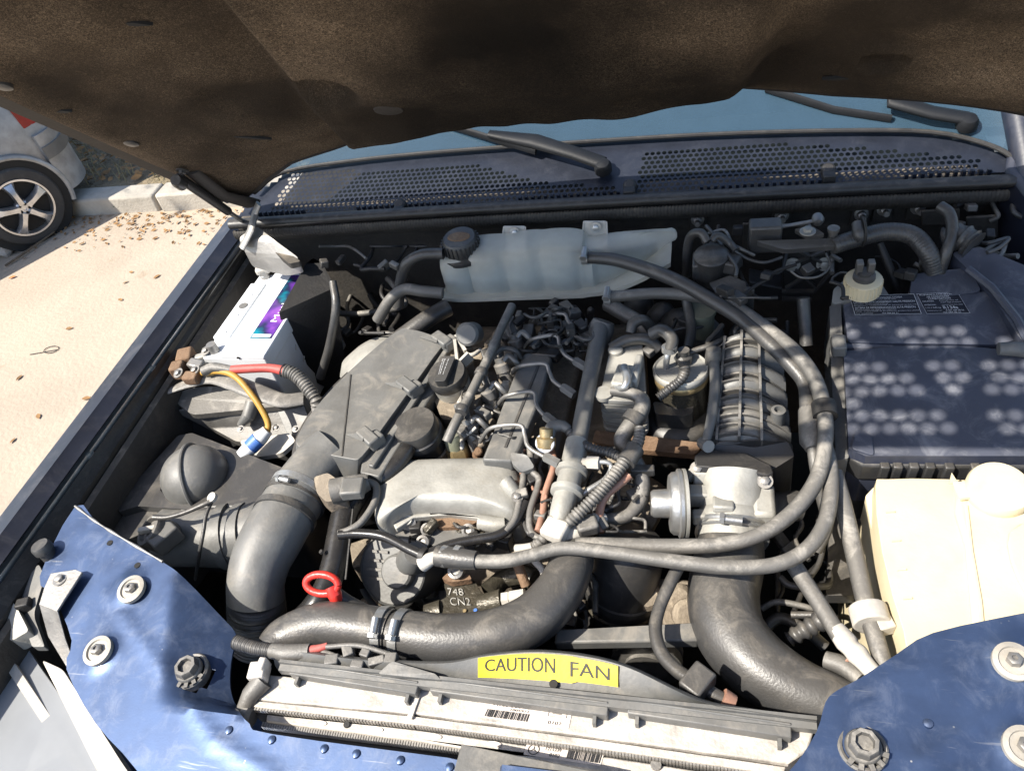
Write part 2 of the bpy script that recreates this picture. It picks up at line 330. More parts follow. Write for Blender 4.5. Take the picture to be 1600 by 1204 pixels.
def build(name, mb, m, parent=None, ang=38, bevel=0.0, kind=None, label=None, seg=2, recalc=True, flat=False):
    me = bpy.data.meshes.new(name); c = V()
    if mb.v:
        lo = V([min(p[i] for p in mb.v) for i in range(3)]); hi = V([max(p[i] for p in mb.v) for i in range(3)])
        c = (lo + hi) / 2; c.z = lo.z
    me.from_pydata([p - c for p in mb.v], [], mb.f)
    if recalc:
        bm = bmesh.new(); bm.from_mesh(me); bmesh.ops.recalc_face_normals(bm, faces=bm.faces); bm.to_mesh(me); bm.free()
    me.materials.append(MATS[m] if isinstance(m, str) else m)
    for p in me.polygons: p.use_smooth = not flat
    me.set_sharp_from_angle(angle=math.radians(ang))
    o = bpy.data.objects.new(name, me); col.objects.link(o); WL[o] = c
    if bevel:
        b = o.modifiers.new('bevel', 'BEVEL'); b.width = bevel; b.segments = seg; b.limit_method = 'ANGLE'; b.angle_limit = math.radians(40); b.harden_normals = False
    if parent: o.parent = parent
    if kind: o['kind'] = kind
    if label: o['label'] = label
    return o
def T(name, label, cat, group=None):
    o = bpy.data.objects.new(name, None); col.objects.link(o); o.empty_display_size = 0.05
    o['label'] = label; o['category'] = cat
    if group: o['group'] = group
    WL[o] = None; return o
def tag(o, label, cat, group=None):
    o['label'] = label; o['category'] = cat
    if group: o['group'] = group
    return o
def finish():
    for o in [x for x in WL if WL[x] is None]:
        ch = [c for c in o.children]
        ps = [WL[c] for c in ch if WL.get(c) is not None]
        c = sum(ps, V()) / len(ps); c.z = min(p.z for p in ps); WL[o] = c
    for o, wl in WL.items():
        o.location = wl - (WL[o.parent] if o.parent else V())
def pxpath(pts, n=8):
    q = catmull(pts, n); P3 = []; R = []
    for x, y, z, h in q: p = P(x, y, z); P3.append(p); R.append(h * depth(p) / F_PX)
    return P3, R
def hose(name, pts, m, parent=None, n=8, **k):
    a, b = pxpath(pts, n); return build(name, MB().tube(a, b, **k), m, parent, ang=60)
def clampring(name, pa, pb, hw, z, parent, m='alu_clean', wid=0.011, grow=1.08, screw=True):
    """worm-drive clamp at the middle of the two points"""
    a, b = P(*pa, z), P(*pb, z); c = (a + b) / 2; ax = (b - a).normalized(); r = hw * depth(c) / F_PX * grow
    mb = MB(); mb.lathe(c, ax, [(r * .96, -wid / 2), (r, -wid / 2), (r, wid / 2), (r * .96, wid / 2)], 32)
    o = build(name, mb, m, parent)
    if screw:
        t = c + V((0, 0, 1)) * r * 1.05 + V((0, -.3, 0)) * r
        side = ax.cross(V((0, -.3, 1)).normalized())
        k = MB(); k.lathe(t - side * wid * .9, side, [(wid * .42, 0), (wid * .42, wid * 1.6)], 10); k.lathe(t + side * wid * .8, side, [(wid * .6, 0), (wid * .6, wid * .45)], 6)
        build('screw', k, m, o)
    return o
def hexbolt(mb, c, ax, r):
    mb.lathe(c, ax, [(r * 1.7, 0), (r * 1.7, r * .25)], 18); mb.lathe(V(c) + V(ax).normalized() * r * .25, ax, [(r, 0), (r, r * .7), (r * .85, r * .8)], 6); return mb
def textmesh(s):
    cu = bpy.data.curves.new('t', 'FONT'); cu.body = s; cu.resolution_u = 3
    o = bpy.data.objects.new('t', cu); col.objects.link(o); bpy.context.view_layer.update()
    me = bpy.data.meshes.new_from_object(o.evaluated_get(bpy.context.evaluated_depsgraph_get()))
    vs = [v.co.copy() for v in me.vertices]; fs = [tuple(p.vertices) for p in me.polygons]
    bpy.data.objects.remove(o); bpy.data.curves.remove(cu); bpy.data.meshes.remove(me)
    if not vs: return [], []
    x0 = min(v.x for v in vs); x1 = max(v.x for v in vs); y0 = min(v.y for v in vs); y1 = max(v.y for v in vs)
    return [((v.x - x0) / (x1 - x0), (v.y - y0) / (y1 - y0)) for v in vs], fs
def texton(mb, s, fmap, u0, v0, u1, v1):
    """write s inside the u,v box; fmap(u,v) -> point"""
    vs, fs = textmesh(s); mb.add([fmap(lerp(u0, u1, x), lerp(v0, v1, y)) for x, y in vs], fs); return mb
def quadmap(bl, br, tr, tl, off=V((0, 0, 0))):
    bl, br, tr, tl = V(bl), V(br), V(tr), V(tl)
    return lambda u, v: bl.lerp(br, u).lerp(tl.lerp(tr, u), v) + off
def patch(mb, fmap, u0=0, v0=0, u1=1, v1=1, n=6, k=2):
    vs = [fmap(lerp(u0, u1, i / n), lerp(v0, v1, j / k)) for j in range(k + 1) for i in range(n + 1)]
    fs = [(j * (n + 1) + i, j * (n + 1) + i + 1, (j + 1) * (n + 1) + i + 1, (j + 1) * (n + 1) + i) for j in range(k) for i in range(n)]
    return mb.add(vs, fs)
def sheet(outline, zf, thick=0.0025, step=0.02, n=1, holes=()):
    """thin pressed panel: outline in world XY, height zf(x,y)"""
    bm = bmesh.new(); vs = [bm.verts.new((p[0], p[1], 0)) for p in outline]; bm.faces.new(vs)
    xs = [p[0] for p in outline]; ys = [p[1] for p in outline]
    for ax, lo, hi in ((0, min(xs), max(xs)), (1, min(ys), max(ys))):
        k = int((hi - lo) / step)
        for i in range(1, k + 1):
            pt = [0, 0, 0]; nn = [0, 0, 0]; pt[ax] = lo + i * step; nn[ax] = 1
            bmesh.ops.bisect_plane(bm, geom=bm.verts[:] + bm.edges[:] + bm.faces[:], plane_co=pt, plane_no=nn)
    kill = [f for f in bm.faces if any((f.calc_center_median().xy - V(h[:2])).length < h[2] for h in holes)]
    bmesh.ops.delete(bm, geom=kill, context='FACES')
    for v in bm.verts: v.co.z = zf(v.co.x, v.co.y)
    bmesh.ops.recalc_face_normals(bm, faces=bm.faces)
    bm.normal_update()
    mb = MB(); bm.verts.index_update()
    top = [v.co.copy() for v in bm.verts]; fs = [tuple(v.index for v in f.verts) for f in bm.faces]
    be = [(e.verts[0].index, e.verts[1].index) for e in bm.edges if len(e.link_faces) == 1]
    N = len(top); bm.free()
    mb.add(top + [p - V((0, 0, thick)) for p in top], fs + [tuple(N + i for i in reversed(f)) for f in fs] + [(a, b, N + b, N + a) for a, b in be])
    return mb
def xy(pts, z): return [P(x, y, z).xy for x, y in pts]
# ================================================================ THE SETTING
def ground_mat():
    m = mat('ground_concrete', (0.37, 0.305, 0.235), 0.9, dust=0.35, dcol=(0.45, 0.38, 0.30), dscale=1.6, var=0.14, bump=0.5, bscale=60, bdist=0.002)
    nt = m.node_tree; L = nt.links.new; b = nt.nodes['Principled BSDF']; tc = _n(nt, 'ShaderNodeTexCoord')
    n = _n(nt, 'ShaderNodeTexNoise'); n.inputs['Scale'].default_value = 4.5; n.inputs['Detail'].default_value = 6; n.inputs['Roughness'].default_value = 0.6; L(tc.outputs['Object'], n.inputs['Vector'])
    mr = _n(nt, 'ShaderNodeMapRange'); mr.inputs['From Min'].default_value = 0.62; mr.inputs['From Max'].default_value = 0.70; mr.inputs['To Max'].default_value = 0.65; L(n.outputs['Fac'], mr.inputs['Value'])
    src = b.inputs['Base Color'].links[0].from_socket
    mx = _n(nt, 'ShaderNodeMix'); mx.data_type = 'RGBA'; L(mr.outputs[0], mx.inputs['Factor']); L(src, mx.inputs['A']); mx.inputs['B'].default_value = (0.30, 0.23, 0.16, 1)
    L(mx.outputs['Result'], b.inputs['Base Color'])
ground_mat()
mat('verge_soil', (0.17, 0.13, 0.085), 0.95, dust=0.4, dcol=(0.26, 0.22, 0.12), dscale=4, var=0.35, bump=1.0, bscale=45, bdist=0.006)
o = build('ground', MB().add([(-60, -60, 0), (60, -60, 0), (60, 60, 0), (-60, 60, 0)], [(0, 1, 2, 3)]), 'ground_concrete', kind='structure')
KY = 3.03
mb = MB()
nx, ny = 60, 14
vs = [V((-30 + 60 * i / nx, KY + 0.12 + (40 * (j / ny) ** 2), 0.075 + random.uniform(-.015, .02))) for j in range(ny + 1) for i in range(nx + 1)]
mb.add(vs, [(j * (nx + 1) + i, j * (nx + 1) + i + 1, (j + 1) * (nx + 1) + i + 1, (j + 1) * (nx + 1) + i) for j in range(ny) for i in range(nx)])
build('verge', mb, 'verge_soil', kind='structure')
kerb = MB(); kerb.box((0, KY + 0.06, 0.03), (0.001, 0.001, 0.001))
ko = build('kerb', MB().box((-2.0, KY + 0.06, 0.0), (60, 0.10, 0.08)), 'kerb_concrete', kind='structure')
for i in range(-14, 6):
    k = build('kerb_stone', MB().box((-2.4 + i * 0.62 + .17, KY + 0.06 + random.uniform(-.008, .008), 0.040 + random.uniform(-.006, .006)), (0.60, 0.13, 0.11), rz=random.uniform(-.6, .6)), 'kerb_concrete', ko, bevel=0.012)
# dry leaves: the larger ones singly, the litter along the kerb as one mass
def leafmesh(mb, c, s, rz, tilt=0.25):
    M = Matrix.Rotation(rz, 3, 'Z') @ Matrix.Rotation(random.uniform(-tilt, tilt), 3, 'X')
    pr = [(-1, 0, .02), (-.5, .38, .1), (0.1, .46, .14), (.6, .28, .1), (1, 0, .05), (.6, -.28, .1), (.1, -.46, .14), (-.5, -.38, .1), (0, 0, 0)]
    vs = [V(c) + M @ V((x * s, y * s, z * s)) for x, y, z in pr]
    mb.add(vs, [(8, i, (i + 1) % 8) for i in range(8)])
def litter(n, fn, smin, smax):
    mb = MB()
    for _ in range(n):
        x, y, z = fn(); leafmesh(mb, (x, y, z), random.uniform(smin, smax), random.uniform(0, 6.3), 0.7)
    return mb
litter_o = build('leaf_litter', litter(1300, lambda: (random.uniform(-4.5, .5), KY - 0.02 - abs(random.gauss(0, .13)), 0.006), .005, .017), 'leaf_dry', kind='stuff')
tag(litter_o, 'dry brown leaf litter drifted along the foot of the kerb', 'leaves')
vo = build('verge_litter', litter(2600, lambda: (random.uniform(-4.5, .5), KY + 0.16 + abs(random.gauss(0, 1.0)), 0.105), .012, .035), 'leaf_dry', kind='stuff')
tag(vo, 'dead leaves and twigs scattered over the verge behind the kerb', 'leaves')
gm = MB()
for _ in range(2600):
    x = random.uniform(-4.5, .2); y = KY + .14 + abs(random.gauss(0, .9)); h = random.uniform(.03, .10); a = random.uniform(0, 6.3); t = random.uniform(0, .07)
    b0 = V((x, y, .09)); d = V((math.cos(a), math.sin(a), 0)); tip = b0 + V((math.cos(a + 1) * t, math.sin(a + 1) * t, h))
    gm.add([b0 - d * .003, b0 + d * .003, tip], [(0, 1, 2)])
tag(build('dry_grass', gm, 'grass_dry', kind='stuff', recalc=False), 'dry yellow grass growing on the verge behind the kerb', 'grass')
leaf_spots = [(265, 578), (152, 712), (142, 693), (135, 622), (108, 513), (196, 441), (245, 432), (60, 650), (20, 688), (188, 468), (205, 425), (30, 590)]
for i, (x, y) in enumerate(leaf_spots):
    mb = MB(); leafmesh(mb, P(x, y, .004), random.uniform(.012, .022), random.uniform(0, 6), .3)
    tag(build('fallen_leaf', mb, 'leaf_dry'), 'single dry brown leaf lying on the sunlit concrete beside the blue car', 'leaf', 'single leaves on the concrete')
mb = MB(); q = P(19, 433, .006); leafmesh(mb, q, .02, .5, .2)
mat('leaf_orange', (0.6, 0.16, 0.03), 0.7, var=0.2, bump=0)
tag(build('fallen_leaf', mb, 'leaf_orange'), 'bright orange leaf lying in the shade near the silver car wheel', 'leaf')
# loop of wire on the concrete
mb = MB(); c = P(80, 546, .004); pts = [c + V((math.cos(a) * .035, math.sin(a) * .022, 0)) for a in [i * .35 for i in range(19)]] + [c + V((-.09, -.03, 0))]
tag(build('wire_loop', mb.tube(pts, [.0015] * len(pts), 6), 'dark_plastic'), 'thin dark loop of wire lying on the sunlit concrete', 'wire')
# stone and twigs by the tyre
mb = MB(); c = P(12, 398, .0); st = []
for j in range(6):
    a = math.pi * j / 5; st.append([c + V((math.sin(a) * .05 * random.uniform(.8, 1.2) * math.cos(b), math.sin(a) * .04 * random.uniform(.8, 1.2) * math.sin(b), .03 - .035 * math.cos(a))) for b in [k * math.pi / 4 for k in range(8)]])
mb.loft(st); tag(build('stone', mb, 'stone', ang=20), 'pale grey stone lying against the silver car tyre', 'stone')
mb = MB(); mb.tube([P(8, 415, .01), P(28, 402, .015), P(85, 362, .02)], [.005, .006, .004], 7)
tag(build('twig', mb, 'bark'), 'dry twig lying on the ground beside the stone', 'twig')
# weed at the kerb
wd = T('weed', 'small bright green weed growing from the kerb joint', 'weed')
mb = MB(); c = P(180, 325, 0.02)
for k in range(26):
    a = random.uniform(0, 6.3); r = random.uniform(0, .05); leafmesh(mb, c + V((math.cos(a) * r, math.sin(a) * r * .5, random.uniform(.0, .07))), random.uniform(.008, .016), a, .6)
build('leaves', mb, 'leaf_green', wd)
mb = MB()
for k in range(5): mb.tube([c, c + V((random.uniform(-.03, .03), random.uniform(-.02, .02), .06))], [.0015, .001], 5)
build('stem', mb, 'leaf_green', wd)

# ---------------------------------------------------------------- tree beyond the silver car (its shade dapples the verge)
def tree(base, h, cr, nleaf, label):
    t = T('broadleaf_tree', label, 'tree')
    mb = MB(); b = V(base); top = b + V((.1, .1, h * .62))
    mb.tube([b, b + V((.05, 0, h * .25)), top], [.14, .11, .06], 10)
    lim = []
    for k in range(7):
        a = k * .9; e = top + V((math.cos(a) * cr * .7, math.sin(a) * cr * .7, random.uniform(.1, .5) * cr)); s0 = b.lerp(top, random.uniform(.6, 1))
        mb.tube([s0, s0.lerp(e, .5) + V((0, 0, .15)), e], [.05, .035, .012], 7); lim.append(e)
    build('trunk', mb, 'bark', t)
    lf = MB(); cc = top + V((0, 0, cr * .3)); cl = [cc + V((random.gauss(0, .5), random.gauss(0, .5), random.gauss(0, .35))) * cr for _ in range(26)] + lim
    for k in range(nleaf):
        c = random.choice(cl); p = c + V((random.gauss(0, 1), random.gauss(0, 1), random.gauss(0, .8))) * cr * .17
        s = random.uniform(.03, .06); M = Matrix.Rotation(random.uniform(0, 6.3), 3, 'Z') @ Matrix.Rotation(random.uniform(-1, 1), 3, 'X')
        lf.add([p + M @ V(q) * s for q in ((-1, 0, 0), (0, .45, .1), (1, 0, 0), (0, -.45, .1))], [(0, 1, 2, 3)])
    build('crown', lf, 'leaf_green', t, recalc=False)
tree((-5.5, 3.5, .08), 4.6, 1.8, 9000, 'leafy green tree on the verge shading the silver car')

# ---------------------------------------------------------------- silver car parked by the kerb
WC = P(68, 371, 0.0); KC = .72; U = V((0.557, 0.83, 0)); SD = V((0.83, -0.557, 0)); UP = V((0, 0, 1))
sc_car = T('parked_car', 'silver grey car with five spoke alloy wheel parked against the kerb', 'car')
def CP(u, s, z): return WC + (U * u + SD * s + UP * z) * KC        # u to the rear, s outwards
WR = 0.197
def carbody():
    # cross sections along the length: (u, half profile)
    secs = []
    W = 1.66
    prof = [(-3.55, .55, .62, None), (-3.5, .72, .80, None), (-3.2, .80, .86, None), (-2.6, .84, .93, None), (-2.25, .85, .97, 1.0), (-1.6, .85, .97, 1.38), (-.9, .85, .97, 1.42), (-.2, .85, .97, 1.38), (.22, .84, .96, 1.15), (.36, .82, .90, .98), (.46, .78, .80, None), (.50, .70, .62, None)]
    rings = []
    for u, hw, zb, zr in prof:
        zr2 = zr if zr else zb + .02
        inn = .16 if zr and zr > 1.1 else .05
        half = [(hw - .06, .22), (hw, .35), (hw + .015, .55), (hw, zb - .06), (hw - .03, zb), (hw - .03 - inn, zr2), (hw * .45, zr2 + .03)]
        c = -.83
        rings.append([CP(u, c + a, z) for a, z in half] + [CP(u, c - a, z) for a, z in reversed(half)])
    return MB().loft(rings)
bodyo = build('body', carbody(), 'silver_paint', sc_car, ang=30)
# wheel arch: dark liner disc cut proud of the side, arch lip
mb = MB(); hub = WC + UP * WR - SD * .02
def arc(rad, a0, a1, n): return [(math.cos(lerp(a0, a1, i / n)) * rad, math.sin(lerp(a0, a1, i / n)) * rad) for i in range(n + 1)]
ring = [hub + U * x + UP * z + SD * .055 for x, z in arc(.232, 0, 2 * math.pi, 40)][:-1]
mb.prism(ring, -SD * .05); build('wheel_arch', mb, 'bay_black', bodyo)
mb = MB(); pa = [hub + U * x + UP * z + SD * .05 for x, z in arc(.242, -.35, math.pi + .35, 30)]; mb.tube(pa, [.014] * len(pa), 8); build('arch_lip', mb, 'silver_paint', bodyo)
# rear bumper corner with its rub strip
mb = MB(); rings = []
for t in [i / 10 for i in range(11)]:
    a = t * math.pi / 2; q = [(.32 + .16 * math.sin(a) , -.02 - .3 * (1 - math.cos(a)))]
    u, s = q[0]; rings.append([CP(u, s + .055 * math.cos(a), z) + U * (.055 * math.sin(a)) for z in (.22, .30, .45, .60, .64)] + [CP(u - .03, s - .03, .64), CP(u - .03, s - .03, .22)])
mb.loft(rings); bump = build('bumper', mb, 'silver_paint', sc_car)
mb = MB(); rings = []
for t in [i / 10 for i in range(11)]:
    a = t * math.pi / 2; u, s = .32 + .16 * math.sin(a), -.02 - .3 * (1 - math.cos(a))
    rings.append([CP(u, s + .066 * math.cos(a), z) + U * (.066 * math.sin(a)) for z in (.47, .48, .545, .555)] + [CP(u, s, .555), CP(u, s, .47)])
mb.loft(rings); build('rub_strip', mb, 'grey_plastic', bump)
# tail lamp
mat('tail_red', (0.25, 0.01, 0.01), 0.2, bump=0)
mb = MB(); mb.prism([CP(.30, .012, .70), CP(.44, -.02, .70), CP(.42, -.02, .90), CP(.28, .012, .92)], -SD * .05); build('tail_lamp', mb, 'tail_red', sc_car, bevel=.006)
# side windows
mb = MB(); mb.prism([CP(-.9, -.035, 1.0), CP(.1, -.035, 1.0), CP(-.12, -.135, 1.33), CP(-.9, -.135, 1.35)], V(SD) * -.02); build('side_window', mb, 'gloss_black', sc_car)
def wheel(hub, r, width):
    wh = build('tyre', MB().lathe(hub - SD * width, SD, [(r * .66, 0), (r * .93, 0), (r, width * .15), (r, width * .85), (r * .94, width), (r * .82, width * 1.05), (r * .72, width * 1.02), (r * .70, width * .9), (r * .66, width * .5)], 56), 'tyre', None)
    mb = MB(); mb.lathe(hub - SD * width * .5, SD, [(r * .69, 0), (r * .69, width * .5), (r * .725, width * .53), (r * .725, width * .58), (r * .68, width * .58), (r * .64, width * .4), (r * .62, 0)], 48)
    c = hub + SD * width * .02
    mb.lathe(c - SD * .02, SD, [(r * .20, 0), (r * .20, .03), (r * .17, .036), (r * .06, .036), (r * .055, .03), (r * .0, .03)], 24)
    for k in range(5):
        a = k * 2 * math.pi / 5 + .35; d = U * math.cos(a) + UP * math.sin(a); p = SD.cross(d)
        rr = []
        for t, wv, h in ((.12, .105, .03), (.3, .085, .034), (.5, .10, .03), (.66, .17, .012)):
            q = c + d * r * t; rr.append([q + p * r * wv + SD * h * .2, q + p * r * wv * .6 + SD * h, q - p * r * wv * .6 + SD * h, q - p * r * wv + SD * h * .2, q - p * r * wv * .8 - SD * .02, q + p * r * wv * .8 - SD * .02])
        mb.loft(rr)
        e = c + d * r * .12 + SD * .02
    build('rim', mb, 'rim_metal', wh, ang=50)
    k2 = MB()
    for k in range(5):
        a = k * 2 * math.pi / 5 + .35 + .63; d = U * math.cos(a) + UP * math.sin(a); k2.lathe(c + d * r * .115 + SD * .0165, SD, [(r * .035, 0), (r * .035, .002)], 10)
    build('lug_hole', k2, 'bay_black', wh)
    build('brake_disc', MB().lathe(hub - SD * width * .55, SD, [(r * .6, 0), (r * .6, .01)], 30), 'rust', wh)
    return wh
wl = wheel(WC + UP * WR + SD * 0.05, WR, .13); wl.name = 'wheel'; wl.parent = sc_car

# ================================================================ THE BLUE CAR
car = T('car', 'dark blue car with its bonnet raised over a dusty engine bay', 'car')
# ---- left fender and its gutter, swept from front to rear
def twoP(a, b, za, zb): return P(*a, za), P(*b, zb)
lines = {
    'out': twoP((360, 332), (39, 750), 1.000, .985),
    'top': twoP((375, 337), (67, 746), 1.006, .992),
    'gut': twoP((352, 416), (118, 742), .972, .955),
    'sea': twoP((376, 402), (146, 746), .960, .942),
}
def atY(l, y):
    a, b = lines[l]; t = (y - a.y) / (b.y - a.y); return a.lerp(b, t)
ys = [1.30, 1.2, 1.1, 1.0, .9, .8, .7, .6, .5, .42, .34, .26, .18]
def strip(names_offsets):
    rings = []
    for y in ys:
        r = []
        for l, dx, dz in names_offsets:
            p = atY(l, y).copy(); bow = .012 * math.sin((y - .2) * 3); r.append(V((p.x + dx, y, p.z + dz)))
        rings.append(r)
    return MB().loft(rings)
fen = build('fender', strip([('out', -.03, -.5), ('out', -.012, -.10), ('out', 0, -.012), ('out', .005, 0), ('top', 0, 0), ('top', .004, -.004), ('top', .02, -.016), ('gut', -.03, .006), ('gut', -.010, -.002), ('gut', -.004, -.03), ('out', 0, -.5)]), 'navy_dusty', car, ang=25)
build('weld_seam', strip([('gut', -.014, .002), ('gut', -.006, .009), ('gut', .003, .008), ('gut', .006, -.006)]), 'alu_clean', fen)
build('gutter_seal', strip([('gut', .005, -.002), ('gut', .010, .004), ('sea', -.006, .004), ('sea', 0, -.003), ('sea', 0, -.02), ('gut', .005, -.02)]), 'seal_rubber', fen)
build('inner_fender', strip([('sea', .002, -.012), ('sea', .012, -.016), ('sea', .016, -.03), ('sea', .020, -.60), ('sea', -.02, -.60)]), 'firewall_black', car)
for yy in (.86, .66):
    p = atY('gut', yy); build('bolt', hexbolt(MB(), p + V((0, 0, .002)), V((0, 0, 1)), .006), 'alu', fen)
# right fender, mirrored (outside the frame)
mb = strip([('out', -.03, -.5), ('out', -.012, -.10), ('out', 0, -.012), ('top', 0, 0), ('gut', -.03, .006), ('gut', 0, -.03), ('out', 0, -.5)])
mb.v = [V((-p.x, p.y, p.z)) for p in mb.v]; build('fender', mb, 'navy_paint', car, ang=25)
mb = strip([('sea', .002, -.012), ('sea', .030, -.016), ('sea', .060, -.42), ('sea', .0, -.42)]); mb.v = [V((-p.x, p.y, p.z)) for p in mb.v]; build('inner_fender', mb, 'firewall_black', car)
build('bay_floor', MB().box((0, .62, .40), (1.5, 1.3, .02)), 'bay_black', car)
# ---- bulkhead
SY = 1.185
def sealz(x): return 1.050 + .004 * (1 - (x / .7) ** 2)
xs = [-.72 + i * .06 for i in range(25)]
rings = [[V((x, SY + .075, sealz(x) - .004)), V((x, SY + .016, sealz(x) - .006)), V((x, SY + .012, sealz(x) - .03)), V((x, SY + .02, sealz(x) - .05)), V((x, SY + .05, sealz(x) - .06)), V((x, SY + .055, .80)), V((x, SY + .03, .70)), V((x, SY + .0, .45)), V((x, SY + .09, .45))] for x in xs]
bulk = build('bulkhead', MB().loft(rings), 'firewall_black', car)
pp = [V((x, SY, sealz(x) + .006)) for x in xs]; build('bonnet_seal', MB().tube(pp, [.012] * len(pp), 12, flat=(1.0, .8)), 'seal_rubber', bulk, ang=60)
pp = [V((x, SY - .004, sealz(x) - .018)) for x in xs]; build('seal_flange', MB().tube(pp, [.011] * len(pp), 10, corr=.10, pitch=.006, flat=(.5, 1)), 'firewall_black', bulk)
for px, py in ((1090, 348), (1222, 342), (1347, 340), (1383, 332), (1436, 330)):
    p = PY(px, py, SY + .03); mb = MB(); mb.box(p + V((0, .016, -.005)), (.032, .01, .04)); b = build('stud_plate', mb, 'firewall_black', bulk, bevel=.002)
    mb = MB(); mb.lathe(p + V((0, .012, 0)), V((0, -1, .2)), [(.012, 0), (.012, .004), (.008, .005), (.008, .014), (.005, .016), (.005, .026)], 12); build('stud', mb, 'steel', b)
# ---- cowl grille
CPT, CNN = V((0, SY + .02, 1.058)), V((0, -.30, 1)).normalized()
def PC(px, py): return PN(px, py, CPT, CNN)
def cowlz(y): return 1.058 + .30 * (y - SY - .02)
def inpoly(x, y, poly):
    r = False
    for i in range(len(poly)):
        (x1, y1), (x2, y2) = poly[i - 1], poly[i]
        if (y1 > y) != (y2 > y) and x < (x2 - x1) * (y - y1) / (y2 - y1) + x1: r = not r
    return r
perfR = [PC(*p).xy[:] for p in [(985, 316), (1008, 240), (1200, 224), (1330, 229), (1528, 248), (1534, 276), (1300, 294), (1150, 304)]]
perfL = [PC(*p).xy[:] for p in [(420, 334), (455, 272), (600, 264), (745, 258), (850, 285), (960, 292), (980, 316), (700, 330)]]
baseline = [PC(*p) for p in [(405, 300), (450, 268), (560, 250), (700, 236), (900, 222), (1100, 210), (1300, 204), (1450, 206), (1540, 226), (1585, 250)]]
def ybase(x):
    for a, b in zip(baseline, baseline[1:]):
        if a.x <= x <= b.x: return lerp(a.y, b.y, (x - a.x) / (b.x - a.x))
    return baseline[0].y if x < baseline[0].x else baseline[-1].y
def perforate(mb, cells, fmap, r):
    """cells: (u0,v0,u1,v1,hole?)"""
    for u0, v0, u1, v1, h in cells:
        um, vm = (u0 + u1) / 2, (v0 + v1) / 2
        if not h: mb.add([fmap(u0, v0), fmap(u1, v0), fmap(u1, v1), fmap(u0, v1)], [(0, 1, 2, 3)]); continue
        out = [(u1, vm), (u1, v1), (um, v1), (u0, v1), (u0, vm), (u0, v0), (um, v0), (u1, v0)]
        hl = [(um + (u1 - u0) / 2 * r * math.cos(k * math.pi / 4), vm + (v1 - v0) / 2 * r * math.sin(k * math.pi / 4)) for k in range(8)]
        mb.add([fmap(*q) for q in out + hl], [(k, (k + 1) % 8, 8 + (k + 1) % 8, 8 + k) for k in range(8)])
cells = []; pit = .0104; row = 0; y = SY + .022
while y < 1.60:
    x = -.71 + (pit / 2 if row % 2 else 0)
    while x < .72:
        xm, ym = x + pit / 2, y + pit / 2
        if ym < ybase(xm): cells.append((x, y, x + pit, y + pit, inpoly(xm, ym, perfR) or inpoly(xm, ym, perfL)))
        x += pit
    y += pit; row += 1
mb = MB(); perforate(mb, cells, lambda u, v: V((u, v, cowlz(v))), .80)
cowl = build('cowl_grille', mb, 'cowl_plastic', car, recalc=False, flat=True)
def cz(x, y): return cowlz(y)
build('cowl_well', MB().box((0, SY + .24, .98), (1.42, .36, .02)), 'bay_black', car)
for px, py in ((628, 322), (985, 292), (1293, 268)):
    p = PC(px, py); p.z = cz(p.x, p.y); mb = MB(); mb.lathe(p + V((0, 0, -.004)), V((0, -.5, 1)), [(.012, 0), (.012, .014), (.009, .018)], 14); mb.box(p + V((0, -.015, .0)), (.02, .03, .018)); build('clip', mb, 'dark_plastic', cowl, bevel=.002)
# louvre bars along the front edge of the grille
mb = MB(); k = 0
for i in range(110):
    x = -.66 + i * .012
    if (i // 9) % 3 == 1: continue
    mb.box((x, SY + .021, cz(x, SY + .021) - .002), (.0055, .006, .02))
build('louvre', mb, 'cowl_plastic', cowl, kind='stuff')
# ---- windscreen and cabin
wdir = V((0, math.cos(math.radians(33)), math.sin(math.radians(33))))
bl = [V((p.x, p.y - .012, cz(p.x, p.y) + .006)) for p in baseline]
bl = [V(q) for q in catmull([tuple(p) for p in bl], 4)]
rings = []
for t in (0, .15, .35, .6, .9):
    rings.append([V((p.x * (1 - .12 * t), 0, 0)) + V((0, p.y, p.z)) + wdir * t * .9 for p in bl])
ws = build('windscreen', MB().loft(rings, cap=False, closed=False), 'windshield_glass', car, ang=80)
pp = [p + V((0, -.004, .002)) for p in bl]; build('windscreen_seal', MB().tube(pp, [.004] * len(pp), 8), 'dark_plastic', ws)
for e_ in (-1,):
    pp = [r_[e_] for r_ in rings]; sx = -1 if e_ == 0 else 1
    build('windscreen_pillar', MB().tube([pp[0] + V((sx * .012, -.03, -.02))] + [p + V((sx * .012, 0, 0)) for p in pp], [.022] * (len(pp) + 1), 10), 'navy_dusty', car)
    build('scuttle_corner', MB().prism([pp[0] + V((-sx * .02, -.02, .002)), pp[0] + V((sx * .02, -.12, -.03)), pp[0] + V((sx * .16, -.06, -.03)), pp[0] + V((sx * .16, .14, .03)), pp[0] + V((sx * .01, .10, .04))], .12), 'navy_dusty', car, bevel=.01)
build('dashboard', MB().prism([V((-.62, 1.62, 1.12)), V((.62, 1.62, 1.12)), V((.68, 2.25, 1.16)), V((-.68, 2.25, 1.16))], .2), 'dash', car, bevel=.02)
top = rings[-1]
rr = [[p + V((0, d, h)) for p in top] for d, h in ((0, 0), (.2, .05), (.9, .07), (1.6, .0))]
build('roof', MB().loft(rr, cap=False, closed=False), 'navy_paint', car)
build('cabin_rear', MB().box((0, 3.0, 1.1), (1.5, .06, 1.2)), 'dash', car)
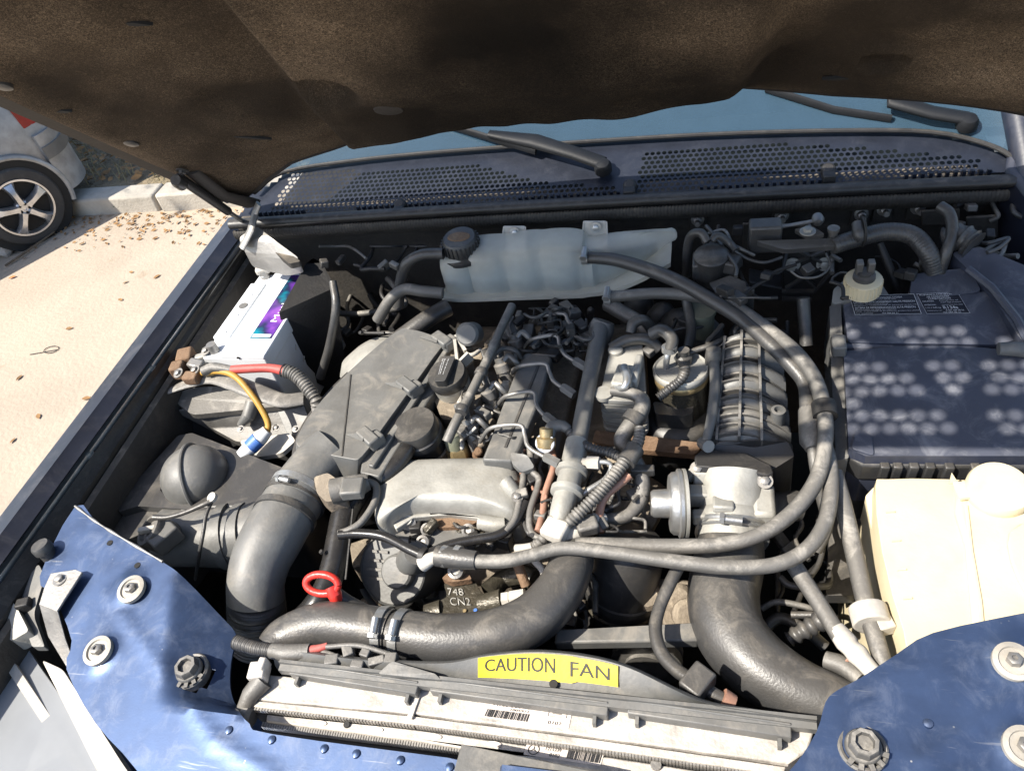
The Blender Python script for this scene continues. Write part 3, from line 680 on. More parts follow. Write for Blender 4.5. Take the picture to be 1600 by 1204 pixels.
# wipers
def onws(px, py, lift=.02):
    # point on the glass plane
    n = V((0, -wdir.z, wdir.y)); b0 = V((0, 1.44, cz(0, 1.44))); b0 = bl[len(bl) // 2]; return PN(px, py, b0 + n * lift, n)
mat('wiper_black', (0.010, 0.011, 0.013), 0.55, bump=0.1, spec=0.3)
def wiper(pv, arm, blade, m='wiper_black'):
    wp = build('wiper_arm', MB().tube([pv] + arm, [.013] + [.013 + .003 * math.sin(i) ** 2 for i in range(len(arm) - 1)] + [.008], 12, flat=(1.25, .7)), m, car, ang=60)
    build('pivot_cap', MB().lathe(pv + V((0, -.004, -.012)), V((0, -.3, 1)), [(.016, 0), (.016, .012), (.012, .019), (.004, .021)], 20), m, wp)
    build('blade', MB().tube(blade, [.006] * len(blade), 8, flat=(.8, 1.2)), m, wp)
def lift(p, d): return p + V((0, 0, d))
pv = lift(PC(944, 272), .022); wiper(pv, [lift(PC(900, 262), .03), lift(PC(838, 243), .03), lift(PC(770, 235), .035)], [lift(PC(840, 252), .02), lift(PC(735, 227), .03), lift(PC(640, 205), .04)])
pv = lift(PC(1505, 212), .03); wiper(pv, [lift(PC(1450, 207), .035), lift(PC(1388, 193), .04), lift(PC(1385, 186), .05)], [lift(PC(1390, 203), .02), lift(PC(1300, 193), .025), lift(PC(1195, 172), .04)])
mb = MB(); pp = [lift(PC(*q), .05) for q in ((818, 205), (900, 190), (1010, 184), (1120, 178))]; mb.tube(pp, [.005] * 4, 8); build('wiper_blade', mb, 'wiper_black', car)
# ---- hinge, strut
hg = build('bonnet_hinge', MB().prism(rounded([P(372, 372, 1.06), P(400, 352, 1.07), P(425, 372, 1.06), P(470, 405, 1.03), P(440, 412, 1.02), P(385, 398, 1.03)], .3), .03), 'steel', car, bevel=.004)
build('hinge_arm', MB().tube([P(378, 388, 1.05), P(392, 360, 1.075), P(398, 335, 1.09), P(404, 318, 1.11)], [.007, .008, .007, .006], 10, flat=(1.4, .7)), 'steel', hg)
build('bracket', MB().prism(rounded([P(425, 390, 1.04), P(440, 388, 1.04), P(470, 408, 1.03), P(452, 412, 1.03)], .2), .012), 'firewall_black', hg, bevel=.002)
# ---- bonnet
TH = math.radians(47); H0 = V((0, 1.19, 1.10)); HS = V((0, -math.cos(TH), math.sin(TH))); HN = V((0, math.sin(TH), math.cos(TH)))
def crown(x): return .085 * (1 - (x / .75) ** 2)
def PHs(px, py, off=0.0):
    n = 0
    for _ in range(6):
        q = PN(px, py, H0 + HN * n, HN); n = crown(q.x) + off
    return q.x, (q - H0).dot(HS)
def HP(x, s, n=0.0): return V((x, 0, 0)) + H0 + HS * s + HN * (crown(x) + n)
rear = sorted(PHs(*p, -.036 if 560 < p[0] < 900 else -.030 if p[0] < 1155 and p[0] >= 900 else -.02) for p in [(392, 318), (420, 290), (460, 262), (530, 240), (600, 228), (700, 214), (850, 193), (1000, 178), (1100, 167), (1150, 158), (1300, 160), (1420, 167), (1500, 175), (1575, 186), (1640, 200), (1720, 225)])
def srear(x):
    if x <= rear[0][0]: return rear[0][1]
    for a, b in zip(rear, rear[1:]):
        if a[0] <= x <= b[0]: return lerp(a[1], b[1], (x - a[0]) / (b[0] - a[0]))
    return rear[-1][1]
e0, e1 = PHs(385, 326), PHs(0, 158)
def xleft(s): return e0[0] + (e1[0] - e0[0]) * (s - e0[1]) / (e1[1] - e0[1])
HL = 1.0
crL = [PHs(*p) for p in [(395, 20), (470, 120), (540, 185), (605, 228)]]; crR = [PHs(*p) for p in [(1225, -20), (1205, 60), (1175, 120), (1150, 160)]]
def xat(cr, s):
    c = sorted(cr, key=lambda a: a[1])
    if s <= c[0][1]: return c[0][0]
    for a, b in zip(c, c[1:]):
        if a[1] <= s <= b[1]: return lerp(a[0], b[0], (s - a[1]) / (b[1] - a[1]))
    a, b = c[-2], c[-1]; return b[0] + (b[0] - a[0]) / (b[1] - a[1]) * min(s - b[1], .25)
def sst(a, b, x):
    t = max(0, min(1, (x - a) / (b - a))); return t * t * (3 - 2 * t)
pk1 = PHs(505, 70); pk2 = PHs(1380, 62); dn1 = PHs(350, 120); br1 = PHs(620, 165); pk3 = PHs(920, 30)
def gauss(x, s, c, rx, rs): return math.exp(-((x - c[0]) / rx) ** 2 - ((s - c[1]) / rs) ** 2)
from mathutils import noise as mnoise
def relief(x, s):
    """outward (+) hollow, inward (-) bulge of the felt pad"""
    xl, xr = xat(crL, s), xat(crR, s)
    n = -.045 * sst(xl - .005, xl + .04, x) * (1 - sst(xr - .05, xr + .012, x))
    d = math.hypot((x - pk1[0]) / .052, (s - pk1[1]) / .05)
    n += .036 * (1 - sst(.6, 1.0, d)) * (.6 + .4 * sst(-1, 1, (x - pk1[0]) / -.05))
    n += .010 * gauss(x, s, dn1, .05, .03) - .012 * gauss(x, s, br1, .05, .05) - .016 * gauss(x, s, pk3, .12, .06)
    d2 = math.hypot((x - pk2[0]) / .028, (s - pk2[1]) / .028); n += .012 * (1 - sst(.75, 1.0, d2)) - .006 * sst(.8, 1.05, d2) * (1 - sst(1.1, 1.7, d2))
    n += .014 * mnoise.noise(V((x * 5, s * 5, 1))) + .005 * mnoise.noise(V((x * 17, s * 17, 5)))
    return n
NX, NS = 190, 150; rings = []
for j in range(NS + 1):
    t = j / NS; r = []
    for i in range(NX + 1):
        k = i / NX; x0 = -.70 + 1.40 * k; s0 = srear(lerp(rear[0][0] + .02, .70, k)) + .012; s = lerp(s0, HL - .06, t)
        x = lerp(xleft(s) + .032, .70, k)
        s0 = srear(x) + .012; s = lerp(s0, HL - .06, t)
        e = min(1, min(t * 8, (1 - t) * 20, k * 26, (1 - k) * 26))
        r.append(HP(x, s, -.012 - .018 * e ** .5 + relief(x, s) * e))
    rings.append(r)
vsh = MB().loft(rings, cap=False, closed=False)
NXp = NX + 1
back = [[HP(*(lambda q: (q.x, (q - H0 - HN * crown(q.x)).dot(HS)))(p), -.006) for p in r] for r in (rings[0], rings[-1])]
hood_rings = []
NQ = 60
for j in range(41):
    t = j / 40; r = []
    for i in range(NQ + 1):
        k = i / NQ; xg = -.70 + 1.42 * k; s0 = srear(xg); s = lerp(s0, HL, t); x = lerp(xleft(s), .72, k); s = lerp(srear(x), HL, t); r.append((x, s))
    hood_rings.append(r)
top_ = [[HP(x, s, .010) for x, s in r] for r in hood_rings]; bot_ = [[HP(x, s, -.006) for x, s in r] for r in hood_rings]
mb = MB(); mb.loft(top_, cap=False, closed=False); mb.loft(bot_, cap=False, closed=False)
n1_ = NQ + 1; N_ = n1_ * 41
edge = list(range(n1_)) + [j * n1_ + NQ for j in range(1, 41)] + [40 * n1_ + i for i in range(NQ - 1, -1, -1)] + [j * n1_ for j in range(39, 0, -1)]
mb.f += [(a, b, b + N_, a + N_) for a, b in zip(edge, edge[1:] + edge[:1])]
bonnet = build('bonnet', mb, 'navy_paint', car, ang=30)
pad = build('insulation_pad', vsh, 'hood_felt', bonnet, ang=60, label='dark brown felt insulation pad with fibrous dusty surface')
# black rubber rim round the pad
mat('rim_black', (0.02, 0.017, 0.015), 0.6, dust=0.10, dcol=(0.3, 0.24, 0.18), bump=0.2)
def stripH(fa, fb, n, name, m, na=-.0065, nb=-.0065):
    a = [HP(*fa(i / n), na) for i in range(n + 1)]; b = [HP(*fb(i / n), nb) for i in range(n + 1)]
    up = [[p, q] for p, q in zip(a, b)]
    mb = MB(); mb.loft([[p, q, q - HN * .006, p - HN * .006] for p, q in up]); return build(name, mb, m, bonnet)
stripH(lambda t: (xleft(lerp(.02, HL, t)) + .008, lerp(.02, HL, t)), lambda t: (xleft(lerp(.02, HL, t)) + .042, lerp(.02, HL, t)), 40, 'edge_trim', 'rim_black')
stripH(lambda t: (lerp(rear[0][0] + .02, .7, t), srear(lerp(rear[0][0] + .02, .7, t)) + .002), lambda t: (lerp(rear[0][0] + .02, .7, t), srear(lerp(rear[0][0] + .02, .7, t)) + .03), 60, 'rear_trim', 'rim_black')
def padpt(px, py):
    x, s = PHs(px, py)
    for _ in range(4):
        n = -.03 + relief(x, s); q = PN(px, py, H0 + HN * (crown(x) + n), HN); x, s = q.x, (q - H0).dot(HS)
    return HP(x, s, n)
for px, py in ((205, 220), (5, 134)):
    mb = MB(); mb.lathe(padpt(px, py), -HN, [(.011, -.004), (.011, .002), (.007, .004), (.001, .004)], 20); build('clip', mb, 'rubber', bonnet)
mb = MB(); c = padpt(1380, 62); mb.lathe(c + HN * .006, -HN, [(.016, 0), (.016, .002), (.001, .002)], 24); build('drain_hole', mb, 'bay_black', bonnet)
mb = MB(); c = padpt(607, 172); mb.lathe(c + HN * .004, -HN, [(.022, 0), (.020, .005), (.012, .0065), (.001, .007)], 22, squash=.8); build('worn_patch', mb, 'rim_black', bonnet)
for px, py, ln, an in ((388, 214, .035, .45), (210, 36, .02, .3), (100, 170, .012, .1), (1312, 122, .022, .1)):
    c = padpt(px, py); d = V((math.cos(an), 0, 0)) - HS * math.sin(an); mb = MB(); e = HS.cross(HN)
    pr = [c + d * ln * t - HN * .002 + HS * (.004 * math.sin(math.pi * (t + 1) / 2) * sg + random.uniform(-.001, .001)) for t, sg in [(-1, 0), (-.5, 1), (0, 1), (.5, 1), (1, 0), (.5, -1), (0, -1), (-.5, -1)]]
    mb.prism(pr, HN * .004); build('slit', mb, 'bay_black', bonnet)
# radiator grille carried by the bonnet's front edge
GL = V((0, -.5, -1)).normalized(); GD = V((0, GL.y * math.cos(TH) + GL.z * math.sin(TH), -GL.y * math.sin(TH) + GL.z * math.cos(TH)))     # the grille leans, lower edge forward
def GP(u, v): return HP(u, HL - .01, .005) - HN * 0 + GD * (v + .01) + V((0, 0, -.05 * (u / .75) ** 2 * 0))
cells = []; pit = .0235; vp_ = .0205; row = 0; v = .0
while v < .235:
    u = -.52 + (pit / 2 if row % 2 else 0)
    while u < .52:
        um, vm = u + pit / 2, v + vp_ / 2
        au = abs(um); hole = au < .49 and .010 < vm < .235
        if abs(um + .335 - vm * .15) < .013 or abs(um + .165 - vm * .75) < .018 or abs(um - .03 + vm * .2) < .013 or abs(au - .27) < .013: hole = False          # solid bars placed to break up the sun dots cast on the fuse box
        if abs(vm - .088) < .011 or (abs(vm - .170) < .011 and um > -.15): hole = False                      # slats
        if (um > .05 and .03 < vm < .06) or (-.12 < um < -.02 and vm < .045): hole = False
        if um < -.20 and .012 < vm < .23 and abs(um + .335) > .012 and row % 3 != 1: u += pit; continue      # cells left out to throw sun stripes on the intake manifold
        if um < -.20: hole = False
        cells.append((u, v, u + pit, v + vp_, hole)); u += pit
    v += vp_; row += 1
mb = MB(); perforate(mb, cells, GP, .88); gr = build('grille', mb, 'dark_plastic', bonnet, recalc=False, flat=True)
m_ = gr.modifiers.new('solid', 'SOLIDIFY'); m_.thickness = .002
for sgn in (-1, 1):
    mb = MB(); mb.prism([GP(sgn * .51, .0), GP(sgn * .69, .0), GP(sgn * .66, .06), GP(sgn * .51, .24)], HN * .006); build('front_edge', mb, 'navy_paint', bonnet)
# gas strut
ga, gb = P(272, 264, 1.28), P(388, 352, 1.04)
ga = padpt(280, 268) - HN * .01
st = build('gas_strut', MB().tube([ga, ga.lerp(gb, .66)], [.0085, .0085], 14), 'dark_plastic', car, ang=60)
build('rod', MB().tube([ga.lerp(gb, .65), gb], [.0045, .0045], 10), 'steel', st)
build('strut_mount', MB().lathe(ga - HN * .008, (gb - ga), [(.009, -.012), (.011, -.006), (.011, .010), (.009, .014)], 14), 'rubber', st)
hb = [padpt(300, 268), padpt(345, 292) - HN * .01, P(395, 318, 1.10)]
build('bonnet_hinge_link', MB().tube(hb, [.008, .010, .012], 10, flat=(1.6, .6)), 'rim_black', car)
build('hinge_bolt', hexbolt(MB(), P(300, 264, 1.2) * 0 + padpt(285, 262) - HN * .004, -HN, .006), 'rubber', bonnet)
mat('washer_pale', (0.42, 0.39, 0.34), 0.5, metal=0.2, dust=0.3, dcol=(0.3, 0.25, 0.18))
# ---- front panel (lock carrier)
PZ0 = .95
outl = [(118, 790), (150, 815), (190, 840), (255, 878), (288, 903), (345, 962), (366, 985), (368, 1000), (361, 1035), (360, 1075), (370, 1105), (390, 1130), (425, 1146), (700, 1183), (950, 1214), (1120, 1236), (1195, 1232), (1240, 1196), (1276, 1142), (1290, 1096), (1308, 1078), (1345, 1058), (1400, 1022), (1458, 988), (1600, 957), (1720, 934), (1800, 1400), (800, 1420), (300, 1340), (215, 1204), (150, 1130), (104, 1045), (112, 1000), (84, 930), (62, 900)]
# worldly heights: main face falls to the front, facets round the latches lie level
cl0, cl1 = P(280, 905, PZ0).xy, P(245, 1080, PZ0).xy; cr0, cr1 = P(1345, 1050, PZ0).xy, P(1420, 1200, PZ0).xy
def side(p, a, b): d = (b - a).normalized(); return (p - a).x * d.y - (p - a).y * d.x
def zpan(x, y):
    p = V((x, y)); z = PZ0 + .17 * (y - .33) + .05 * min(0, x + .4)
    dl = -side(p, cl0, cl1) if side(V((0, .4)), cl0, cl1) < 0 else side(p, cl0, cl1)
    dr = -side(p, cr0, cr1) if side(V((0, .4)), cr0, cr1) < 0 else side(p, cr0, cr1)
    if x < 0 and y > .27: z -= .55 * max(0, dl) * sst(.285, .315, y)
    if x > 0: z += .05 * max(0, dr) - .02 * max(0, -dr)
    # pressed rings around the bolts
    for q, r, h in BOSS:
        d = (p - q).length; z += h * (1 - sst(r * .8, r * 1.7, d))
    # embossed bead
    for a, b in BEAD:
        t = max(0, min(1, (p - a).dot(b - a) / (b - a).length_squared)); d = (p - a.lerp(b, t)).length; z += .0022 * math.exp(-(d / .006) ** 2)
    return z
BOSS = []; BEAD = []
BOSS = [(P(a, b, PZ0).xy, .016, .005) for a, b in ((207, 922), (155, 1018), (1582, 1035), (1600, 1168))]
BEAD = [(P(170, 930, PZ0).xy, P(330, 1150, PZ0).xy), (P(330, 1150, PZ0).xy, P(420, 1204, PZ0).xy), (P(1440, 1190, PZ0).xy, P(1640, 1060, PZ0).xy)]
def PZp(px, py, dz=0):
    z = PZ0
    for _ in range(5): q = P(px, py, z); z = zpan(q.x, q.y)
    return P(px, py, z) + V((0, 0, dz))
out3 = [PZp(*p).xy for p in smooth_closed(outl, 3)]
hl = [(P(298, 1048, PZ0).x, P(298, 1048, PZ0).y, .0155), (P(1346, 1168, PZ0).x, P(1346, 1168, PZ0).y, .0155)]
fp = build('front_panel', sheet(out3, zpan, .003, .0085, holes=hl), 'navy_paint', car, ang=35)
for px, py in ((207, 922), (155, 1018), (1582, 1035), (1600, 1168)):
    c = PZp(px, py, .0035); mb = MB(); mb.lathe(c, V((0, -.15, 1)), [(.0195, -.004), (.0195, .002), (.0145, .003), (.0135, .0005), (.002, .0005)], 28)
    b = build('washer', mb, 'washer_pale', fp); build('bolt', MB().lathe(c + V((0, 0, .0005)), V((0, .1, 1)), [(.0075, 0), (.0075, .006), (.006, .007), (.003, .007), (.003, .005), (.0005, .005)], 6), 'steel', b)
for px, py in ((298, 1048), (1348, 1168)):
    c = PZp(px, py); mb = MB(); mb.lathe(c, V((0, 0, 1)), [(.022, -.012), (.024, .001), (.022, .003), (.0195, .002), (.0185, -.006), (.0165, -.02), (.004, -.02)], 32)
    b = build('stop_collar', mb, 'rubber_dusty', fp)
    mb = MB(); mb.lathe(c, V((0, 0, 1)), [(.015, -.02), (.0165, .000), (.0175, .002), (.0175, .006), (.0160, .008)], 28); mb.lathe(c + V((0, 0, .008)), V((0, 0, 1)), [(.0155, 0), (.0145, .008), (.0135, .0095), (.0095, .0095), (.0085, .004), (.001, .004)], 8, phase=.2)
    build('bonnet_stop', mb, 'rubber_dusty', b)
    k = MB()
    for i in range(5):
        a = 4.0 + i * .5; k.box(c + V((math.cos(a) * .020, math.sin(a) * .020, .002)), (.007, .005, .006), rz=math.degrees(a))
    build('collar_teeth', k, 'rubber_dusty', b)
lipp = [PZp(x, y, .0012) for x, y in catmull([(118, 791), (150, 815), (190, 840), (255, 878)], 5)]
build('edge_lip', MB().tube(lipp, [.0018 + .0008 * math.sin(i * 1.7) for i in range(len(lipp))], 8), 'steel', fp)
c = PZp(76, 866); mb = MB(); mb.lathe(c, V((-.1, .1, 1)), [(.011, -.01), (.011, .008), (.014, .010), (.014, .020), (.012, .023), (.001, .023)], 24); build('rubber_buffer', mb, 'rubber', fp)
for px, py in ((215, 883), (172, 848)):
    c = PZp(px, py, .0006); build('hole', MB().lathe(c, V((0, 0, 1)), [(.0045, 0), (.0045, .0006), (.0001, .0006)], 16), 'bay_black', fp)
for px, py in ((358, 1140), (425, 1155), (507, 1169), (557, 1177), (626, 1187), (703, 1198), (1450, 1130)):
    c = PZp(px, py); build('rivet', MB().lathe(c, V((0, 0, 1)), [(.0052, -.001), (.0045, .002), (.002, .003), (.0004, .0032)], 14), 'navy_paint', fp)
c = PZp(340, 1176); build('label_plate', MB().box(P(815, 1222, .945), (.15, .05, .006), rz=-4), 'grey_plastic', fp, bevel=.001)
# strap bracket on the left end of the panel
zb_ = lambda x, y: PZp(x, y, .014)
mb = MB(); mb.prism([zb_(*q) for q in [(88, 903), (126, 897), (137, 902), (112, 940), (98, 962), (70, 952), (78, 925)]], .004); mb.prism([zb_(70, 950), zb_(99, 962), zb_(92, 990) - V((0, 0, .03)), zb_(98, 1030) - V((0, 0, .05)), zb_(84, 1030) - V((0, 0, .05)), zb_(64, 985) - V((0, 0, .03))], .004)
br = build('strap_bracket', mb, 'steel', fp, ang=30, bevel=.001)
build('bolt', hexbolt(MB(), zb_(103, 913), V((0, 0, 1)), .006), 'steel', br)
# headlamp and corner pieces in front of the panel
hlamp = build('headlamp', MB().prism(rounded([P(-60, 985, .87), P(38, 1003, .87), P(62, 1040, .87), P(140, 1150, .87), P(200, 1270, .87), P(-60, 1330, .87)], .15), V((0, -.03, -.16))), 'lamp_plastic', car, bevel=.008)
build('reflector', MB().prism([P(-50, 1050, .83), P(30, 1050, .83), P(110, 1180, .82), P(-40, 1260, .80)], .10), 'alu_clean', hlamp, bevel=.006)
mb = MB(); mb.bar(P(18, 1040, .876), P(165, 1260, .852), .012, .008); build('lens_rib', mb, 'white_soft', hlamp)
build('corner_piece', MB().prism(rounded([P(-30, 925, .93), P(22, 940, .93), P(45, 985, .92), P(20, 1000, .91), P(-30, 985, .91)], .2), .03), 'alu', car, bevel=.004)
build('bumper_bracket', MB().prism(rounded([P(65, 1030, .88), P(98, 1045, .88), P(190, 1190, .88), P(225, 1240, .88), P(170, 1240, .88)], .2), .02), 'white_soft', car, bevel=.003)
build('wing_bracket', MB().prism(rounded([P(22, 930, .92), P(60, 880, .94), P(70, 900, .94), P(52, 960, .92), P(70, 1010, .9), P(50, 1010, .9)], .2), .012), 'grey_plastic', car, bevel=.002)
build('clip', MB().box(P(40, 945, .925), (.02, .015, .02), rz=20), 'dark_plastic', car, bevel=.002)
build('front_bumper', MB().prism(rounded([V((-.80, .30, .80)), V((-.6, .02, .78)), V((.6, .02, .78)), V((.80, .30, .80)), V((.7, .34, .80)), V((-.7, .34, .80))], .2), .35), 'navy_paint', car, bevel=.02)
# ================================================================ FRONT: COOLING PACK
def teeth(mb, a, b, n, w_, d, h):
    """row of small fins from a to b"""
    a, b = V(a), V(b); t = (b - a).normalized(); rz = math.degrees(math.atan2(t.y, t.x))
    for i in range(n): mb.box(a.lerp(b, (i + .5) / n), (w_, d, h), rz=rz)
    return mb
def slab(pts, z, h, **k): return MB().prism([P(x, y, z) for x, y in pts], h, **k)
rad = T('radiator', 'long pale dusty radiator top with barcode label behind the blue front panel', 'radiator')
RZ = .912
o = build('top_tank', slab([(408, 1052), (662, 1076), (960, 1103), (1274, 1132), (1262, 1172), (1232, 1192), (940, 1152), (655, 1115), (400, 1092)], RZ, .09), 'beige_strip', rad, bevel=.002)
build('front_flange', slab([(398, 1094), (655, 1119), (940, 1156), (1228, 1197), (1224, 1210), (935, 1168), (650, 1131), (395, 1103)], RZ - .002, .02), 'beige_strip', rad, bevel=.001)
mb = MB(); teeth(mb, P(400, 1108, RZ - .012), P(650, 1134, RZ - .012), 52, .0030, .006, .014); teeth(mb, P(652, 1134, RZ - .012), P(1215, 1212, RZ - .012), 112, .0030, .006, .014); build('fins', mb, 'steel', rad, kind='stuff')
build('fin_backing', slab([(398, 1104), (650, 1130), (1222, 1206), (1218, 1216), (648, 1140), (396, 1114)], RZ - .014, .06), 'bay_black', rad)
for a, b in (((458, 1048), (655, 1079)), ((676, 1074), (951, 1112)), ((982, 1108), (1236, 1146))):
    p, q = P(*a, RZ + .008), P(*b, RZ + .008); mb = MB(); mb.bar(p, q, .014, .016); mb.bar(p + V((0, .006, .009)), q + V((0, .006, .009)), .003, .006)
    r_ = build('rail', mb, 'grey_plastic', rad, bevel=.0015)
    for t in (.06, .93): k = MB(); c = p.lerp(q, t); k.box(c + V((0, -.010, -.003)), (.004, .012, .012)); build('rib', k, 'grey_plastic', r_)
mb = MB(); mb.bar(P(655, 1082, RZ + .001), P(640, 1122, RZ + .001), .006, .004); build('strap', mb, 'beige_strip', rad)
lp = quadmap(P(738, 1118, RZ + .0009), P(888, 1138, RZ + .0009), P(895, 1107, RZ + .0009), P(752, 1090, RZ + .0009))
lab = build('label', patch(MB(), lp), 'label_pale', rad, recalc=False)
lp2 = quadmap(P(738, 1118, RZ + .0016), P(888, 1138, RZ + .0016), P(895, 1107, RZ + .0016), P(752, 1090, RZ + .0016))
mb = MB(); texton(mb, 'A163 500 16 04', lp2, .16, .70, .66, .88); texton(mb, '1005972', lp2, .36, .53, .56, .64); texton(mb, '0102', lp2, .78, .12, .92, .28)
x = .12
while x < .56: 
    wv = random.choice((.006, .010, .015)); patch(mb, lp2, x, .08, x + wv, .48, 1, 1); x += wv + random.choice((.006, .010))
for a, b, c, d in ((.76, .5, .765, .88), (.95, .5, .955, .88), (.76, .5, .955, .52), (.76, .86, .955, .88), (.80, .64, .90, .67)): patch(mb, lp2, a, b, c, d, 1, 1)
build('print', mb, 'black_print', lab, recalc=False)
con = T('condenser', 'grey dusty condenser bar with slots and star emblem label before the radiator', 'condenser')
CZ = .898
build('top_bar', slab([(418, 1108), (660, 1140), (960, 1183), (1215, 1222), (1205, 1250), (940, 1205), (650, 1156), (415, 1126)], CZ, .025), 'beige_strip', con, bevel=.002)
mb = MB(); teeth(mb, P(412, 1134, CZ - .012), P(760, 1178, CZ - .012), 86, .0024, .006, .014); teeth(mb, P(762, 1178, CZ - .012), P(1190, 1250, CZ - .012), 100, .0024, .006, .014); build('fins', mb, 'steel', con, kind='stuff')
build('fin_backing', slab([(410, 1130), (650, 1158), (940, 1208), (1200, 1252), (1195, 1270), (935, 1225), (645, 1172), (408, 1140)], CZ - .016, .08), 'bay_black', con)
for px, py in ((500, 1129), (588, 1139), (679, 1150), (772, 1162)):
    mb = MB(); c = P(px, py, CZ + .0008); mb.lathe(c, V((0, 0, 1)), [(.009, 0), (.009, .0008), (.0005, .0008)], 16, squash=.35); build('slot', mb, 'label_pale', con)
c = P(542, 1132, CZ + .001); build('screw', MB().lathe(c, V((0, 0, 1)), [(.004, 0), (.004, .002), (.0005, .002)], 10), 'dark_plastic', con)
mb = MB(); mb.lathe(P(1025, 1195, CZ + .001), V((0, 0, 1)), [(.006, 0), (.006, .003), (.001, .003)], 12); build('screw', mb, 'steel', con)
lp = quadmap(P(818, 1178, CZ + .0009), P(938, 1196, CZ + .0009), P(944, 1176, CZ + .0009), P(824, 1158, CZ + .0009))
lab = build('label', patch(MB(), lp), 'label_pale', con, recalc=False)
lp2 = quadmap(P(818, 1178, CZ + .0016), P(938, 1196, CZ + .0016), P(944, 1176, CZ + .0016), P(824, 1158, CZ + .0016))
mb = MB(); texton(mb, '1215339', lp2, .26, .58, .46, .82); texton(mb, '0102', lp2, .33, .16, .46, .42)
x = .55
while x < .97: wv = random.choice((.006, .010, .014)); patch(mb, lp2, x, .2, x + wv, .85, 1, 1); x += wv + random.choice((.006, .010))
for k in range(24):       # emblem: a three-pointed star in a ring
    a0, a1 = k * math.pi / 12, (k + 1) * math.pi / 12; f = lambda r, a: lp2(.11 + r * .075 * math.cos(a), .5 + r * .40 * math.sin(a)); mb.add([f(1, a0), f(1, a1), f(.86, a1), f(.86, a0)], [(0, 1, 2, 3)])
for k in range(3):
    a = math.pi / 2 + k * 2 * math.pi / 3; mb.add([f(.9, a), f(.13, a + 1), f(.13, a - 1)], [(0, 1, 2)])
build('print', mb, 'black_print', lab, recalc=False)
build('end_cap', MB().tube([P(412, 1062, .92), P(392, 1085, .915), P(383, 1110, .90)], [.014, .012, .012], 10), 'rubber_dusty', rad)
mb = MB(); mb.box(P(405, 1050, .925), (.022, .022, .02), rz=10); mb.box(P(412, 1040, .93), (.010, .016, .02)); build('end_clip', mb, 'beige_strip', rad, bevel=.002)
build('end_cap', MB().lathe(P(396, 1120, .90), V((-1, 0, 0)), [(.010, 0), (.015, .004), (.015, .012), (.008, .016)], 20), 'rubber_dusty', con)
# ---- fan shroud
sh = T('fan_shroud', 'grey curved fan shroud carrying a yellow caution sticker', 'fan shroud')
top = catmull([(425, 1012), (560, 1030), (690, 1036), (760, 1024), (840, 1018), (920, 1026), (985, 1044), (1060, 1080), (1110, 1100), (1180, 1112), (1276, 1126)], 5)
bot = catmull([(430, 1040), (560, 1050), (690, 1062), (770, 1066), (850, 1072), (930, 1080), (1000, 1088), (1070, 1098), (1120, 1108), (1180, 1122), (1272, 1134)], 5)
rr = []
for a, b in zip(top, bot):
    hi = .925; p = P(*a, hi + .012); q = P(*b, hi - .006); rr.append([p + V((0, .03, -.09)), p + V((0, .006, -.006)), p, p.lerp(q, .5) + V((0, 0, .002)), q, q + V((0, -.004, -.05)), q + V((0, .06, -.12))])
build('shroud_body', MB().loft(rr), 'grey_plastic', sh, ang=30)
rr = []
for i in range(31):
    t = i / 30; x = lerp(438, 1276, t); y = lerp(1040, 1131, t); p = P(x, y, .929); rr.append([p + V((0, .006, 0)), p + V((0, .006, .007)), p + V((0, .002, .007)), p + V((0, .002, .002)), p + V((0, -.006, .001)), p + V((0, -.006, -.01)), p + V((0, .006, -.01))])
build('lip', MB().loft(rr), 'grey_plastic', sh)
def shp(u, v):
    x = lerp(748, 966, u); 
    def at(c):
        for a, b in zip(c, c[1:]):
            if a[0] <= x <= b[0]: return lerp(a[1], b[1], (x - a[0]) / (b[0] - a[0]))
    yt, yb = at(top), at(bot); p = P(x, yt, .937); q = P(x, yb, .919); t = lerp(.86, .08, v) if True else 0
    if x > 900: t = lerp(.80, .10, v)
    return p.lerp(q, t) + V((0, -.0005, .0040))
stk = build('caution_sticker', patch(MB(), shp, n=24, k=4), 'yellow_sticker', sh, recalc=False)
mb = MB(); sp = lambda u, v: shp(u, v) + V((0, -.0003, .0009))
texton(mb, 'CAUTION', sp, .05, .30, .55, .86); texton(mb, 'FAN', sp, .66, .24, .94, .80); build('lettering', mb, 'black_print', stk, recalc=False)
c = P(865, 1068, .924); build('screw_hole', MB().lathe(c, V((0, -.3, 1)), [(.005, 0), (.005, .002), (.0003, .002)], 14), 'bay_black', sh)
# junk of wiring under the left hose
wj = T('wiring_connectors', 'cluster of taped wires and small connectors on the shroud beside the left hose end', 'wiring')
hosew = hose('braided_sleeve', [(368, 1002, .925, 12), (400, 1012, .925, 11), (428, 1016, .925, 11)], 'rubber', wj, corr=.08, pitch=.003)
hose('taped_bundle', [(425, 1016, .925, 12), (450, 1020, .927, 14), (485, 1018, .927, 13)], 'rubber_dusty', wj)
hose('red_wire', [(483, 1016, .929, 8), (500, 1012, .930, 6), (512, 1008, .930, 5)], 'red_cable', wj)
hose('wire', [(500, 1016, .925, 5), (540, 1030, .93, 5), (600, 1036, .925, 4)], 'rubber_dusty', wj)
hose('wire', [(510, 1010, .932, 4), (560, 1008, .936, 4), (610, 1022, .93, 4)], 'rubber_dusty', wj)
for px, py, a in ((520, 1032, 10), (545, 1018, 30), (572, 1022, -10), (590, 1034, 20), (612, 1030, 5), (560, 1040, 0)):
    build('connector', MB().box(P(px, py, .93), (random.uniform(.012, .022), random.uniform(.010, .016), .014), rz=a), 'rubber_dusty', wj, bevel=.0015)
